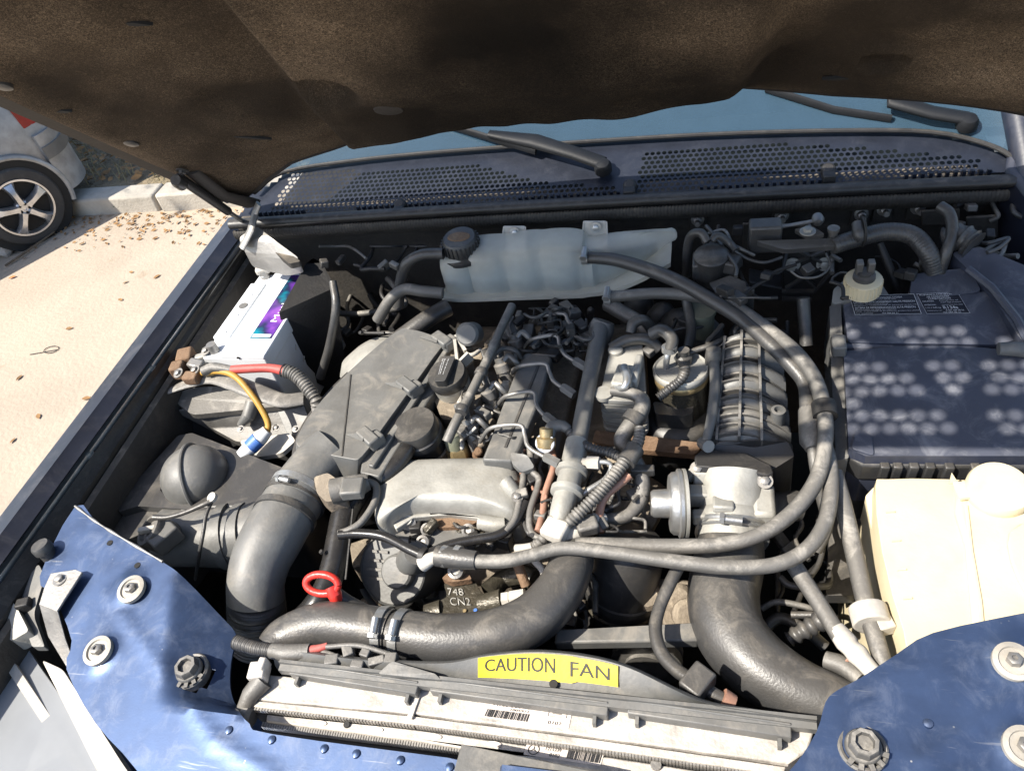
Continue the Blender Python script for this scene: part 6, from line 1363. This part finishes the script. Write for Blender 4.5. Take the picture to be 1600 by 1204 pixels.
# ================================================================ COOLANT TANK
tk = T('coolant_tank', 'translucent white coolant expansion tank bolted to the bulkhead', 'coolant tank')
TY = 1.085
def tanksec(px, top, bot, dep):
    a = PY(px, top, TY); b = PY(px, bot, TY); x = a.x; zt, zb = a.z, b.z
    return x, zt, zb, dep
secs = []
keys = [(692, 408, 456), (712, 403, 458), (740, 398, 458), (790, 394, 456), (845, 388, 454), (905, 388, 452), (920, 398, 450), (960, 393, 444), (1000, 390, 428), (1030, 388, 412), (1048, 388, 402)]
kk = catmull(keys, 9)
lob = [692, 737, 792, 848, 908]
def lobe(x):
    for a, b in zip(lob, lob[1:]):
        if a <= x <= b: return math.sin(math.pi * (x - a) / (b - a)) ** .35
    return .5 if x > 908 else 0
rr = []; rl = []
for i, (px, yt, yb) in enumerate(kk):
    a, b = PY(px, yt, TY), PY(px, yb, TY); x = (a.x + b.x) / 2; zt, zb = a.z, b.z; L_b = lobe(px); fy = TY - .014 * L_b; by = TY + .055
    if px > 930: fy = TY + (px - 930) * .00035; 
    zt += .004 * L_b
    e = .8 if i in (0, len(kk) - 1) else 1
    h = zt - zb; ry = .014
    def ring(fy, by, zb, zt, inset=0):
        return [V((x, fy + .006, zb)), V((x, fy, zb + h * .12)), V((x, fy, zt - ry)), V((x, fy + ry * .4, zt - ry * .35)), V((x, fy + ry * 1.2, zt)), V((x, by - ry, zt + .004)), V((x, by, zt)), V((x, by, zb + .01)), V((x, by - .01, zb))]
    rr.append(ring(fy, by, zb, zt))
    if 0 < i < len(kk) - 1 and px < 1020: rl.append(ring(fy + .004, by - .006, zb + .004, max(zb + .012, zb + h * .50)))
e_ = rr[-1]; ec = sum(e_, V()) / len(e_); rr.append([ec + (p - ec) * .75 + V((.006, 0, 0)) for p in e_]); rr.append([ec + (p - ec) * .3 + V((.009, 0, 0)) for p in e_])
body = build('body', MB().loft(rr), 'tank_plastic', tk, ang=50)
build('liquid', MB().loft(rl), 'coolant', body, ang=50)
fr_ = []
for px, yt, yb in kk:
    b = PY(px, yb + 5, TY - .012); fr_.append([b + V((0, -.010, .003)), b + V((0, -.010, -.005)), b + V((0, .05, -.005)), b + V((0, .05, .003))])
build('weld_flange', MB().loft(fr_), 'tank_plastic', tk)
low = []
for px, yt, yb in kk[:-4]:
    b = PY(px, yb + 5, TY - .008); d_ = .010 + .008 * lobe(px); low.append([b, b + V((0, .01, -d_)), b + V((0, .06, -d_)), b + V((0, .07, 0))])
build('lower_half', MB().loft(low), 'tank_plastic', tk)
for x0, x1, yt, yb in ((783, 823, 354, 396), (908, 950, 346, 390)):
    p = [PY(x0 + 3, yt, TY + .06), PY(x1 - 3, yt, TY + .06), PY(x1, yb, TY + .05), PY(x0, yb, TY + .05)]; b = build('mount_tab', MB().prism(p, V((0, .004, 0))), 'white_soft', tk, bevel=.002)
    for s_ in (0, 1): q = p[3] if s_ == 0 else p[2]; t_ = p[0] if s_ == 0 else p[1]; build('tab_web', MB().add([t_, q, q + V((0, -.022, 0)), t_ + V((.002, 0, 0)), q + V((.002, 0, 0)), q + V((.002, -.022, 0))], [(0, 1, 2), (3, 5, 4), (0, 3, 4, 1), (1, 4, 5, 2), (2, 5, 3, 0)]), 'white_soft', b)
    c = PY((x0 + x1) / 2 + 2, yt + 9, TY + .055); build('bolt', hexbolt(MB(), c, V((0, -1, .2)), .006), 'alu_clean', b)
c = PY(727, 404, TY + .026) + V((0, 0, .017)); axk = V((0, -.10, 1)).normalized(); rk = 34 * depth(c) / F_PX
cp = build('cap', MB().lathe(c, axk, [(rk * .7, -.012), (rk * 1.06, -.004), (rk * 1.06, .003), (rk * .86, .005)] + [(rk * .84, .010), (rk * .82, .028), (rk * .72, .033), (.001, .034)], 40), 'black_plastic', tk)
mb = MB()
for k in range(24): a = k * math.pi / 12; mb.box(c + axk * .017 + V((math.cos(a) * rk * .84, math.sin(a) * rk * .84, 0)), (.004, .003, .020), rz=math.degrees(a))
build('cap_ridges', mb, 'black_plastic', cp)
build('cap_worn_label', MB().lathe(c + axk * .0335, axk, [(rk * .55, 0), (rk * .5, .0015), (.001, .0015)], 14, squash=.6), 'rust', cp)
for px, py, z in ((915, 402, 1.02), (950, 464, 1.0)): clampring('hose_clamp', (px - 5, py), (px + 4, py), 10, z, tk, wid=.011, grow=1.15)
o = hose('vent_hose', [(693, 396, 1.035, 9), (660, 398, 1.035, 9), (636, 412, 1.02, 9), (626, 440, .98, 9), (622, 480, .93, 9)], 'rubber'); tag(o, 'black hose arching from the coolant cap down behind the air filter box', 'hose')
o = hose('heater_hose', [(692, 458, .98, 9), (660, 455, .985, 9), (632, 452, .985, 9), (610, 468, .97, 9), (590, 500, .93, 9)], 'rubber_dusty'); tag(o, 'dusty pipe leaving the lower left end of the coolant tank', 'hose')
o = hose('heater_hose', [(700, 480, .94, 14), (670, 497, .94, 14), (640, 518, .93, 14), (615, 535, .92, 13)], 'rubber'); tag(o, 'thick dark hose sloping from under the coolant tank to the air filter box', 'hose')
o = hose('heater_hose', [(950, 475, .95, 12), (975, 490, .95, 12), (1000, 505, .945, 12), (1015, 525, .94, 12)], 'rubber_dusty'); tag(o, 'grey hose under the right end of the coolant tank', 'hose')
o = hose('heater_hose', [(985, 520, .975, 8), (990, 505, .985, 9), (1005, 500, .985, 9), (1018, 515, .96, 9), (1020, 540, .93, 9)], 'rubber'); tag(o, 'small hooked hose with silver end above the oil cooler', 'hose')
o = hose('heater_hose', [(955, 545, .955, 10), (980, 532, .965, 10), (1010, 530, .97, 10), (1030, 545, .955, 9)], 'rubber'); tag(o, 'thick black hose lying across the rear of the oil cooler', 'hose')
o = hose('heater_hose', [(1060, 560, .955, 5), (1085, 548, .96, 5), (1110, 540, .965, 5), (1135, 528, .965, 5)], 'rubber'); tag(o, 'thin hose from the fuel filter towards the manifold', 'hose')
o = hose('heater_hose', [(1140, 552, .94, 12), (1165, 535, .945, 13), (1190, 520, .95, 13)], 'rubber'); tag(o, 'grey stub hose behind the ribbed intake manifold', 'hose')
o = hose('heater_hose', [(1075, 545, .95, 8), (1080, 515, .955, 8), (1075, 480, .97, 8), (1070, 455, .99, 8)], 'rubber'); tag(o, 'upright thin hose in the dark behind the fuel filter', 'hose')
# shapes in the dark behind the engine
for i, (px, py, z, s, m_n) in enumerate(((1095, 515, .90, .035, 'grey_plastic'), (1060, 505, .90, .04, 'rubber'), (1165, 520, .90, .03, 'rubber'), (1035, 490, .88, .03, 'rubber'), (1000, 470, .86, .03, 'rubber'))):
    mb = MB(); mb.lathe(P(px, py, z), V((.1 * i - .2, -.2, 1)), [(s, -.08), (s, -.01), (s * .7, .01), (s * .3, .022), (.001, .024)], 9); build('rear_fitting', mb, m_n, en)
for k in range(22):
    x, y = random.uniform(790, 930), random.uniform(478, 545); mb = MB(); s = random.uniform(.010, .022)
    if k % 2: mb.lathe(P(x, y, .93), V((random.uniform(-.4, .4), -.3, .9)), [(s * .6, -.04), (s * .6, 0), (s * .35, .006), (.001, .006)], random.choice((6, 14)))
    else: mb.box(P(x, y, .93), (s, s * 1.6, .03), rz=random.uniform(-50, 50))
    build('rear_casting', mb, random.choice(('gloss_black', 'rubber', 'grey_plastic', 'rubber')), en, bevel=.002)
# ================================================================ REAR RIGHT: VALVES AND ACTUATOR
vl = T('vacuum_valve', 'black round vacuum valve with two hoses under the bulkhead', 'valve')
c = P(1112, 398, 1.045); r = 26 * depth(c) / F_PX
build('body', MB().lathe(c, V((0, -.1, 1)), [(r * .95, -.05), (r * 1.0, -.01), (r * 1.05, -.006), (r * 1.05, 0), (r * .9, .004), (r * .5, .007), (.001, .008)], 30), 'rubber', vl)
build('connector', MB().box(P(1140, 412, 1.03), (.030, .03, .022), rz=-25), 'rubber', vl, bevel=.003)
build('lug', MB().box(P(1092, 415, 1.02), (.02, .04, .03)), 'rubber', vl, bevel=.003)
hose('hose', [(1105, 378, 1.06, 7), (1095, 364, 1.07, 7), (1080, 368, 1.06, 7), (1074, 390, 1.03, 7), (1072, 430, .97, 7)], 'rubber', vl)
hose('hose', [(1112, 376, 1.06, 6), (1122, 368, 1.065, 6), (1140, 380, 1.05, 6), (1150, 392, 1.045, 6)], 'rubber', vl); hose('thin_pipe', [(1148, 392, 1.045, 2.5), (1170, 405, 1.03, 2.5), (1195, 410, 1.03, 2.5), (1222, 402, 1.03, 2.5)], 'rubber', vl)
vb = T('hose_bracket', 'folded dark metal bracket gripping the two coolant hoses', 'bracket')
build('plate', MB().prism(rounded([P(1108, 442, 1.02), P(1140, 430, 1.025), P(1165, 440, 1.02), P(1168, 462, 1.01), P(1130, 462, 1.015), P(1118, 456, 1.02)], .12), .012), 'rubber', vb, bevel=.002)
build('jaw', MB().prism(rounded([P(1118, 455, 1.018), P(1128, 458, 1.018), P(1126, 482, 1.0), P(1114, 476, 1.0)], .1), .01), 'rubber', vb, bevel=.002); build('drop', MB().box(P(1152, 470, .99), (.05, .01, .05)), 'rubber', vb, bevel=.002)
o = build('fuel_heater', MB().lathe(P(1095, 482, .965), V((0, 0, 1)), [(.022, -.05), (.022, -.01), (.025, -.008), (.025, 0), (.001, 0)], 24), 'olive'); tag(o, 'small olive canister under the folded hose bracket', 'canister')
at = T('wiper_linkage', 'grey ribbed bracket with crossed ribs and lever under the bulkhead', 'linkage')
AY = 1.10
q = [PY(1224, 392, AY), PY(1296, 388, AY), PY(1298, 425, AY), PY(1272, 455, AY), PY(1222, 452, AY)]
build('panel', MB().prism(q, V((0, .02, 0))), 'dark_plastic', at, bevel=.002)
for a, b in (((1236, 412), (1288, 392)), ((1236, 412), (1276, 450)), ((1290, 412), (1228, 450)), ((1250, 392), (1290, 412)), ((1222, 455), (1272, 455)), ((1272, 455), (1299, 424)), ((1222, 466), (1268, 468))): build('rib', MB().bar(PY(*a, AY - .004), PY(*b, AY - .004), .004, .008, up=V((0, -1, 0))), 'rubber', at)
for px, py in ((1238, 413), (1288, 412)): build('bolt', hexbolt(MB(), PY(px, py, AY - .004), V((0, -1, .1)), .0075), 'alu', at)
build('lower_box', MB().prism([PY(1170, 440, AY), PY(1222, 450, AY), PY(1268, 470, AY), PY(1215, 470, AY), PY(1172, 470, AY)], V((0, .04, 0))), 'dark_plastic', at, bevel=.003)
build('upper_plate', MB().prism(rounded([P(1180, 376, 1.06), P(1300, 372, 1.06), P(1306, 384, 1.055), P(1225, 390, 1.05)], .15), .008), 'rubber', at, bevel=.002)
build('motor_box', MB().box(P(1195, 368, 1.05), (.05, .03, .05)), 'rubber', at, bevel=.004)
build('rod', MB().tube([PY(1212, 356, AY), PY(1245, 350, AY), PY(1278, 344, AY)], [.003] * 3, 8), 'steel', at); build('ball_joint', MB().lathe(PY(1278, 344, AY), V((0, -1, 0)), [(.008, -.01), (.010, 0), (.006, .008), (.001, .009)], 14), 'steel', at)
build('lever', MB().prism(rounded([P(1240, 358, 1.07), P(1268, 352, 1.075), P(1290, 366, 1.07), P(1262, 370, 1.065)], .2), .006), 'rubber', at, bevel=.001); build('pivot', hexbolt(MB(), P(1262, 362, 1.075), V((0, 0, 1)), .007), 'alu', at)
build('pin', MB().lathe(P(1301, 368, 1.06), V((0, 0, 1)), [(.007, -.02), (.007, .008), (.009, .009), (.009, .014), (.001, .014)], 14), 'rubber_dusty', at)
o = hose('bracket_leg', [(1255, 465, 1.0, 10), (1257, 500, .97, 10), (1260, 540, .94, 10)], 'rubber'); tag(o, 'upright grey tube below the crossed rib bracket', 'tube')
for z_, (px, py) in enumerate(((1100, 470), (1130, 500))): pass
bh2 = T('sheathed_hose', 'fat braided hose arching along the bulkhead to the big black box', 'hose')
hose('braid', [(1300, 385, 1.05, 13), (1340, 372, 1.05, 14), (1385, 362, 1.05, 14), (1425, 368, 1.045, 15), (1450, 395, 1.03, 15), (1460, 425, 1.0, 14)], 'rubber', bh2, corr=.03, pitch=.004)
build('tie', MB().lathe(P(1347, 362, 1.058), V((1, .1, 0)), [(.0, -.001), (.022, -.002), (.024, 0), (.022, .002)], 18), 'dark_plastic', bh2)
hose('clip_arm', [(1340, 350, 1.07, 9), (1342, 365, 1.065, 9), (1345, 375, 1.055, 7)], 'rubber', bh2)
o = hose('drain_hose', [(1468, 322, 1.07, 9), (1484, 335, 1.065, 9), (1488, 365, 1.05, 9), (1478, 395, 1.03, 9), (1468, 425, 1.0, 9)], 'rubber'); tag(o, 'thin grey hose dropping from the bulkhead beside the braided hose', 'hose')
o = hose('cable', [(1375, 380, 1.02, 5), (1385, 405, 1.0, 6), (1395, 430, .98, 6), (1402, 460, .95, 6)], 'dark_plastic'); tag(o, 'black cable hanging behind the brake fluid reservoir', 'cable')
mat('reservoir_grey', (0.30, 0.30, 0.28), 0.5, dust=0.1, dcol=DUST)
# ---- brake fluid reservoir
bf = T('brake_fluid_reservoir', 'grey white brake fluid reservoir with cream ribbed cap', 'reservoir')
build('body', MB().prism(rounded([P(1302, 452, .985), P(1318, 438, .985), P(1374, 438, .985), P(1394, 468, .975), P(1300, 474, .975)], .2), .09), 'reservoir_grey', bf, bevel=.008, seg=3)
c = P(1348, 445, 1.012); r = 27 * depth(c) / F_PX
cpo = build('cap', MB().lathe(c, V((0, -.05, 1)), [(r, -.012), (r * 1.02, .0), (r, .012), (r * .9, .014), (.001, .014)], 36), 'cream_plastic', bf)
mb = MB()
for k in range(28): a = k * math.pi / 14; mb.box(c + V((math.cos(a) * r * 1.0, math.sin(a) * r * 1.0, 0)), (.003, .0022, .020), rz=math.degrees(a))
build('cap_ridges', mb, 'cream_plastic', cpo); build('sensor_plug', MB().lathe(c + V((0, 0, .014)), V((0, -.05, 1)), [(r * .62, 0), (r * .6, .006), (r * .4, .008), (r * .4, .012), (.001, .012)], 22), 'rubber', cpo)
mb = MB(); mb.box(c + V((-.008, .004, .030)), (.010, .014, .022)); mb.box(c + V((.008, .004, .030)), (.010, .014, .022)); build('sensor_socket', mb, 'rubber_dusty', cpo, bevel=.002)
# ================================================================ FUSE BOX
mat('box_black', (0.024, 0.030, 0.052), 0.36, dust=0.22, updust=0.3, dcol=(0.36, 0.36, 0.38), bump=0.10, bscale=400)  # blue in the base stands in for sky reflected on black plastic
fb = T('fuse_box', 'big black control box lid dappled with sunlight on the right', 'fuse box')
build('rear_lid', MB().prism(rounded([P(1318, 476, .985), P(1340, 468, .987), P(1545, 455, .992), P(1590, 530, .975), P(1560, 538, .972), P(1325, 535, .972)], .08), .10), 'box_black', fb, bevel=.008, seg=4)
build('lid_step', MB().prism([P(1318, 534, .972), P(1600, 530, .972), P(1720, 528, .972), P(1720, 545, .964), P(1318, 546, .964)], .09), 'box_black', fb, bevel=.004)
build('front_lid', MB().prism(rounded([P(1318, 548, .970), P(1400, 541, .972), P(1500, 540, .972), P(1740, 560, .972), P(1800, 712, .955), P(1600, 712, .950), P(1352, 712, .948), P(1326, 700, .948)], .06), .10), 'box_black', fb, bevel=.008, seg=4)
lip = [P(1330, 700, .935), P(1350, 716, .935), P(1620, 720, .935), P(1800, 725, .935), P(1800, 735, .930), P(1620, 731, .93), P(1345, 728, .93), P(1322, 712, .93)]
build('lid_rim', MB().prism(lip, .03), 'black_plastic', fb, bevel=.003)
build('case', MB().prism([P(1308, 480, .95), P(1580, 470, .95), P(1780, 520, .94), P(1810, 722, .925), P(1340, 722, .925), P(1312, 560, .94)], .22), 'black_plastic', fb, bevel=.004)
for px in (1380, 1400, 1425, 1450): build('lug', MB().box(P(px, 735, .92), (.012, .014, .03)), 'black_plastic', fb, bevel=.002)
build('side_rail', MB().prism(rounded([P(1296, 478, .97), P(1314, 474, .975), P(1326, 715, .935), P(1306, 720, .93), P(1298, 560, .955)], .12), .08), 'grey_plastic', fb, bevel=.005)
build('side_clip', MB().box(P(1310, 540, .978), (.02, .03, .02)), 'grey_plastic', fb, bevel=.003)
build('corner_tab', MB().prism(rounded([P(1330, 700, .952), P(1338, 668, .955), P(1362, 680, .955), P(1366, 712, .950)], .2), .02), 'box_black', fb, bevel=.003)
def zlab(px, py):   # height of the rear lid there
    t = (py - 462) / 72; return lerp(.989, .9735, t) + .0012
def lq(a, b, c_, d, o_=0): return quadmap(*(P(x, y, zlab(x, y) + o_) for x, y in (a, b, c_, d)))
L1 = ((1336, 492), (1440, 490), (1428, 459), (1327, 462)); L2 = ((1448, 490), (1516, 489), (1496, 456), (1432, 459))
for Lq, rows in ((L1, [('HIGH PRESSURE COOLING SYSTEM', .90, .82, .12, .80), ('Caution: hot fluid may spray out', .80, .745, .05, .7), ('CIRCUIT DE REFROIDISSEMENT HAUTE PRESSION', .69, .60, .03, .97), ('Attention: ne pas ouvrir a chaud', .57, .52, .03, .55), ('Employer uniquement le produit prescrit', .50, .45, .03, .98), ('SISTEMA DE REFRIGERACION DE ALTA PRESION', .40, .31, .03, .95), ('Precaucion: no abrir en caliente', .28, .23, .03, .65), ('Usar solamente el producto prescrito para', .20, .15, .03, .98), ('los motores', .10, .05, .03, .28), ('163 584 04 21', .10, .04, .42, .66)]), (L2, [('KLIMAANLAGE (R134a)', .96, .88, .06, .90), ('AIR CONDITIONER', .86, .79, .2, .75), ('CLIMATISATION', .77, .69, .22, .75), ('CAUTION', .64, .58, .05, .32), ('Refrigerant oil', .65, .60, .46, .9), ('under high pressure', .56, .51, .46, .95), ('ATTENTION', .46, .40, .05, .32), ('contact service only', .44, .39, .46, .95), ('1,10 + 0,85 kg', .32, .25, .05, .40), ('R134a', .36, .22, .46, .80), ('Compressor oil', .17, .12, .05, .38), ('A 001 989 08 03', .18, .12, .48, .90), ('163 584 05 21', .09, .03, .4, .8)])):
    lo_ = build('warning_label', patch(MB(), lq(*Lq), n=4, k=4), 'label_dark', fb, recalc=False); m2 = lq(*Lq, .0008); mb = MB()
    for s_, v1, v0, u0, u1 in rows: texton(mb, s_, m2, u0, v0, u1, v1)
    for a, b, c_, d in ((0, 0, 1, .012), (0, .988, 1, 1), (0, 0, .006, 1), (.994, 0, 1, 1)): patch(mb, m2, a, b, c_, d, 2, 2)
    build('print', mb, 'white_print', lo_, recalc=False)
# duct behind the box
dk = T('air_duct', 'big dark moulded air duct with ribbed hose behind the black box', 'duct')
build('neck', MB().prism(rounded([P(1425, 428, 1.0), P(1512, 418, 1.005), P(1535, 455, .995), P(1420, 470, .985)], .2), .08), 'box_black', dk, bevel=.008, seg=3)
build('shell', MB().prism(rounded([P(1485, 395, 1.02), P(1530, 385, 1.03), P(1640, 430, 1.01), P(1720, 540, .985), P(1600, 540, .985), P(1545, 450, 1.0)], .25), .1), 'box_black', dk, bevel=.014, seg=4)
build('shell_ridge', MB().tube([P(1512, 420, 1.022), P(1550, 450, 1.012), P(1590, 500, 1.0), P(1610, 540, .99)], [.006] * 4, 8), 'box_black', dk)
hose('ribbed_hose', [(1475, 375, 1.03, 20), (1500, 370, 1.04, 22), (1525, 385, 1.035, 24)], 'rubber', dk, corr=.16, pitch=.009)
hose('lug', [(1560, 545, .985, 10), (1590, 545, .985, 12), (1610, 548, .98, 12)], 'grey_plastic', dk)
# ================================================================ WASHER BOTTLE
wb = T('washer_bottle', 'large cream plastic washer fluid bottle with round cap', 'bottle')
wt = [(1368, 760), (1385, 748), (1480, 748), (1620, 755), (1740, 760), (1800, 1000), (1640, 1060), (1440, 1020), (1412, 985), (1378, 860)]
build('body', MB().prism([P(x, y, .925) for x, y in smooth_closed(wt, 2)], V((-.008, 0, -.28)), scale=1.07), 'cream_plastic', wb, bevel=.014, seg=4)
build('raised_top', MB().prism([P(x, y, .934) for x, y in smooth_closed([(1496, 758), (1640, 762), (1740, 770), (1790, 1000), (1640, 1040), (1530, 1020), (1520, 960), (1510, 850)], 2)], .03), 'cream_plastic', wb, bevel=.008, seg=3)
build('pump_pocket', MB().prism([P(x, y, .940) for x, y in smooth_closed([(1578, 830), (1640, 810), (1720, 830), (1730, 940), (1640, 960), (1590, 900)], 3)], .03), 'cream_plastic', wb, bevel=.008, seg=3)
c = P(1560, 764, .945); r = 46 * depth(c) / F_PX
wc = build('cap', MB().lathe(c, V((0, -.12, 1)), [(r * .92, -.02), (r, -.006), (r, .003), (r * .94, .008), (r * .5, .010), (.001, .010)], 40), 'cream_plastic', wb)
build('cap_strap', MB().prism(rounded([P(1488, 752, .944), P(1540, 752, .948), P(1540, 774, .948), P(1500, 778, .942), P(1492, 765, .943)], .2), .005), 'cream_plastic', wb, bevel=.002)
build('cap_tab', MB().prism([P(1487, 738, .955), P(1496, 752, .945), P(1484, 752, .945)], .006), 'cream_plastic', wb)
build('side_flange', MB().prism(rounded([P(1352, 775, .90), P(1366, 760, .905), P(1382, 862, .895), P(1420, 985, .885), P(1440, 1020, .88), P(1415, 1020, .87), P(1375, 900, .88)], .15), .05), 'cream_plastic', wb, bevel=.006)
build('clip', MB().prism(rounded([P(1388, 945, .90), P(1420, 938, .90), P(1428, 950, .895), P(1408, 1000, .885), P(1402, 960, .89)], .2), .02), 'cream_plastic', wb, bevel=.003)
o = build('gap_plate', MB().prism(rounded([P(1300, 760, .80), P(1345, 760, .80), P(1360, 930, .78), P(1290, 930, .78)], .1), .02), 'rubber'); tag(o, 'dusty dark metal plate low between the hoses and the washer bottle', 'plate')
# ---------------------------------------------------------------- done
# ================================================================ SMALLER WIRES AND FITTINGS
def tangle(name, label, cat, region, zr, n, hw=(1.5, 3.5), ln=60, mats=('rubber', 'rubber_dusty', 'dark_plastic'), conn=4, drift=None):
    t = T(name, label, cat); x0, y0, x1, y1 = region
    for _ in range(n):
        x, y = random.uniform(x0, x1), random.uniform(y0, y1); a = random.uniform(0, 6.28) if drift is None else drift + random.gauss(0, .5); h = random.uniform(*hw); z = random.uniform(*zr); pts = []
        for k in range(5):
            pts.append((min(max(x, x0), x1), min(max(y, y0), y1), z, h)); st = ln * random.uniform(.6, 1.3) / 4; x += math.cos(a) * st; y += math.sin(a) * st * .8; a += random.gauss(0, .75); z = min(max(z + random.gauss(0, .007), zr[0]), zr[1])
        hose('wire', pts, random.choice(mats), t, n=5, seg=8)
    for _ in range(conn):
        p = P(random.uniform(x0, x1), random.uniform(y0, y1), random.uniform(*zr)); mb = MB(); mb.box(p, (random.uniform(.010, .018), random.uniform(.014, .028), random.uniform(.010, .016)), rz=random.uniform(-60, 60), rx=random.uniform(-25, 25))
        build('connector', mb, random.choice(mats), t, bevel=.002)
    return t
tangle('wire_tangle', 'dark tangle of wires and plugs at the shaded rear of the engine', 'wiring', (800, 482, 930, 548), (.945, .985), 16, conn=9, mats=('rubber', 'dark_plastic', 'gloss_black'))
tangle('injector_wiring', 'dusty wires and plugs threaded between the injectors and the taped loom', 'wiring', (722, 545, 815, 700), (.915, .955), 16, conn=12, mats=('rubber_dusty', 'rubber', 'dirty_engine', 'white_soft'), drift=2.0)
tangle('sensor_wiring', 'bunch of thin dusty cables between silver cover and fuel rail', 'wiring', (815, 700, 868, 835), (.89, .935), 16, conn=9, drift=1.7, mats=('rubber', 'rubber_dusty', 'dark_plastic', 'copper_pipe'))
tangle('pump_wiring', 'oily wires and small fittings between silver cover and round pump', 'wiring', (640, 815, 800, 862), (.865, .90), 8, conn=10, mats=('dark_plastic', 'rubber', 'oily_cast'))
tangle('rail_wiring', 'cables and clips in the gap between fuel rail and oil cooler', 'wiring', (915, 700, 1010, 830), (.88, .925), 12, conn=7, mats=('rubber', 'rubber_dusty', 'dark_plastic'))
tangle('bulkhead_wiring', 'dusty cables clipped along the bulkhead left of the coolant tank', 'wiring', (495, 385, 690, 420), (.985, 1.03), 6, hw=(1.5, 3.5), ln=110, conn=4)
tangle('shadow_wiring', 'black cables hanging in the gap behind the battery shield', 'wiring', (500, 420, 640, 520), (.80, .95), 9, hw=(2, 5), ln=110, conn=3, drift=1.4)
tangle('valve_wiring', 'thin leads and plugs around the vacuum valve under the bulkhead', 'wiring', (1060, 352, 1330, 465), (1.0, 1.045), 11, hw=(1.5, 3.5), ln=110, conn=6)
tangle('manifold_wiring', 'grey leads lying behind the ribbed manifold and fuel filter', 'wiring', (1010, 500, 1230, 552), (.93, .97), 9, hw=(2, 4.5), ln=90, conn=6)
tangle('gap_hoses', 'dark thin hoses deep in the gap beside the throttle body', 'hose', (1215, 740, 1295, 960), (.72, .84), 9, hw=(3, 6), ln=140, conn=3, drift=1.5)
tangle('lower_wiring', 'dusty cables deep beside the black canister', 'wiring', (880, 880, 930, 985), (.76, .84), 7, hw=(2, 5), ln=80, conn=4, drift=1.4)
tangle('right_edge_wiring', 'black leads in the dark corner under the right end of the bulkhead', 'wiring', (1490, 300, 1600, 400), (.98, 1.03), 7, hw=(2, 5), ln=90, conn=4)
tangle('reservoir_wiring', 'thin black leads behind the brake fluid reservoir', 'wiring', (1300, 395, 1440, 440), (.97, 1.02), 6, hw=(1.5, 4), ln=80, conn=3)
# seams and ties on the large mouldings
def seam(parent, pts, m='black_plastic', r=.0012): build('mould_seam', MB().tube([P(*p) for p in pts], [r] * len(pts), 6), m, parent)
# grime streaks: weld seam and level marks on the washer bottle
for pts in ([(1510, 790, .9352), (1518, 860, .9352), (1532, 940, .9352), (1536, 985, .9352)],): build('weld_seam', MB().tube([V(P(*p)) for p in pts], [.0022] * 4, 6), 'cream_plastic', wb)
for i in range(4): build('level_mark', MB().bar(P(1384 + i * 9, 800 + i * 45, .9262), P(1398 + i * 9, 799 + i * 45, .9262), .002, .002), 'cream_plastic', wb)
# bolts on the silver cover and the manifold flange
for px, py in ((608, 762), (800, 742), (596, 808)): build('cover_bolt', hexbolt(MB(), P(px, py, .918), V((0, -.2, 1)), .0045), 'steel', fcv)
# fuse box: second cluster of latches along the front, thin lead on top
for px in (1480, 1520, 1560): build('lug', MB().box(P(px, 736, .92), (.012, .014, .03)), 'black_plastic', fb, bevel=.002)
# bulkhead bracket plates
for x0, y0, x1, y1, yy in ((1160, 350, 1215, 392, 1.16), (1440, 330, 1500, 352, 1.18), (1510, 340, 1560, 372, 1.17)):
    build('bracket_plate', MB().prism([PY(x0, y0, yy), PY(x1, y0 - 3, yy), PY(x1, y1, yy), PY(x0, y1, yy)], V((0, .006, 0))), 'firewall_black', bulk, bevel=.002)
finish()
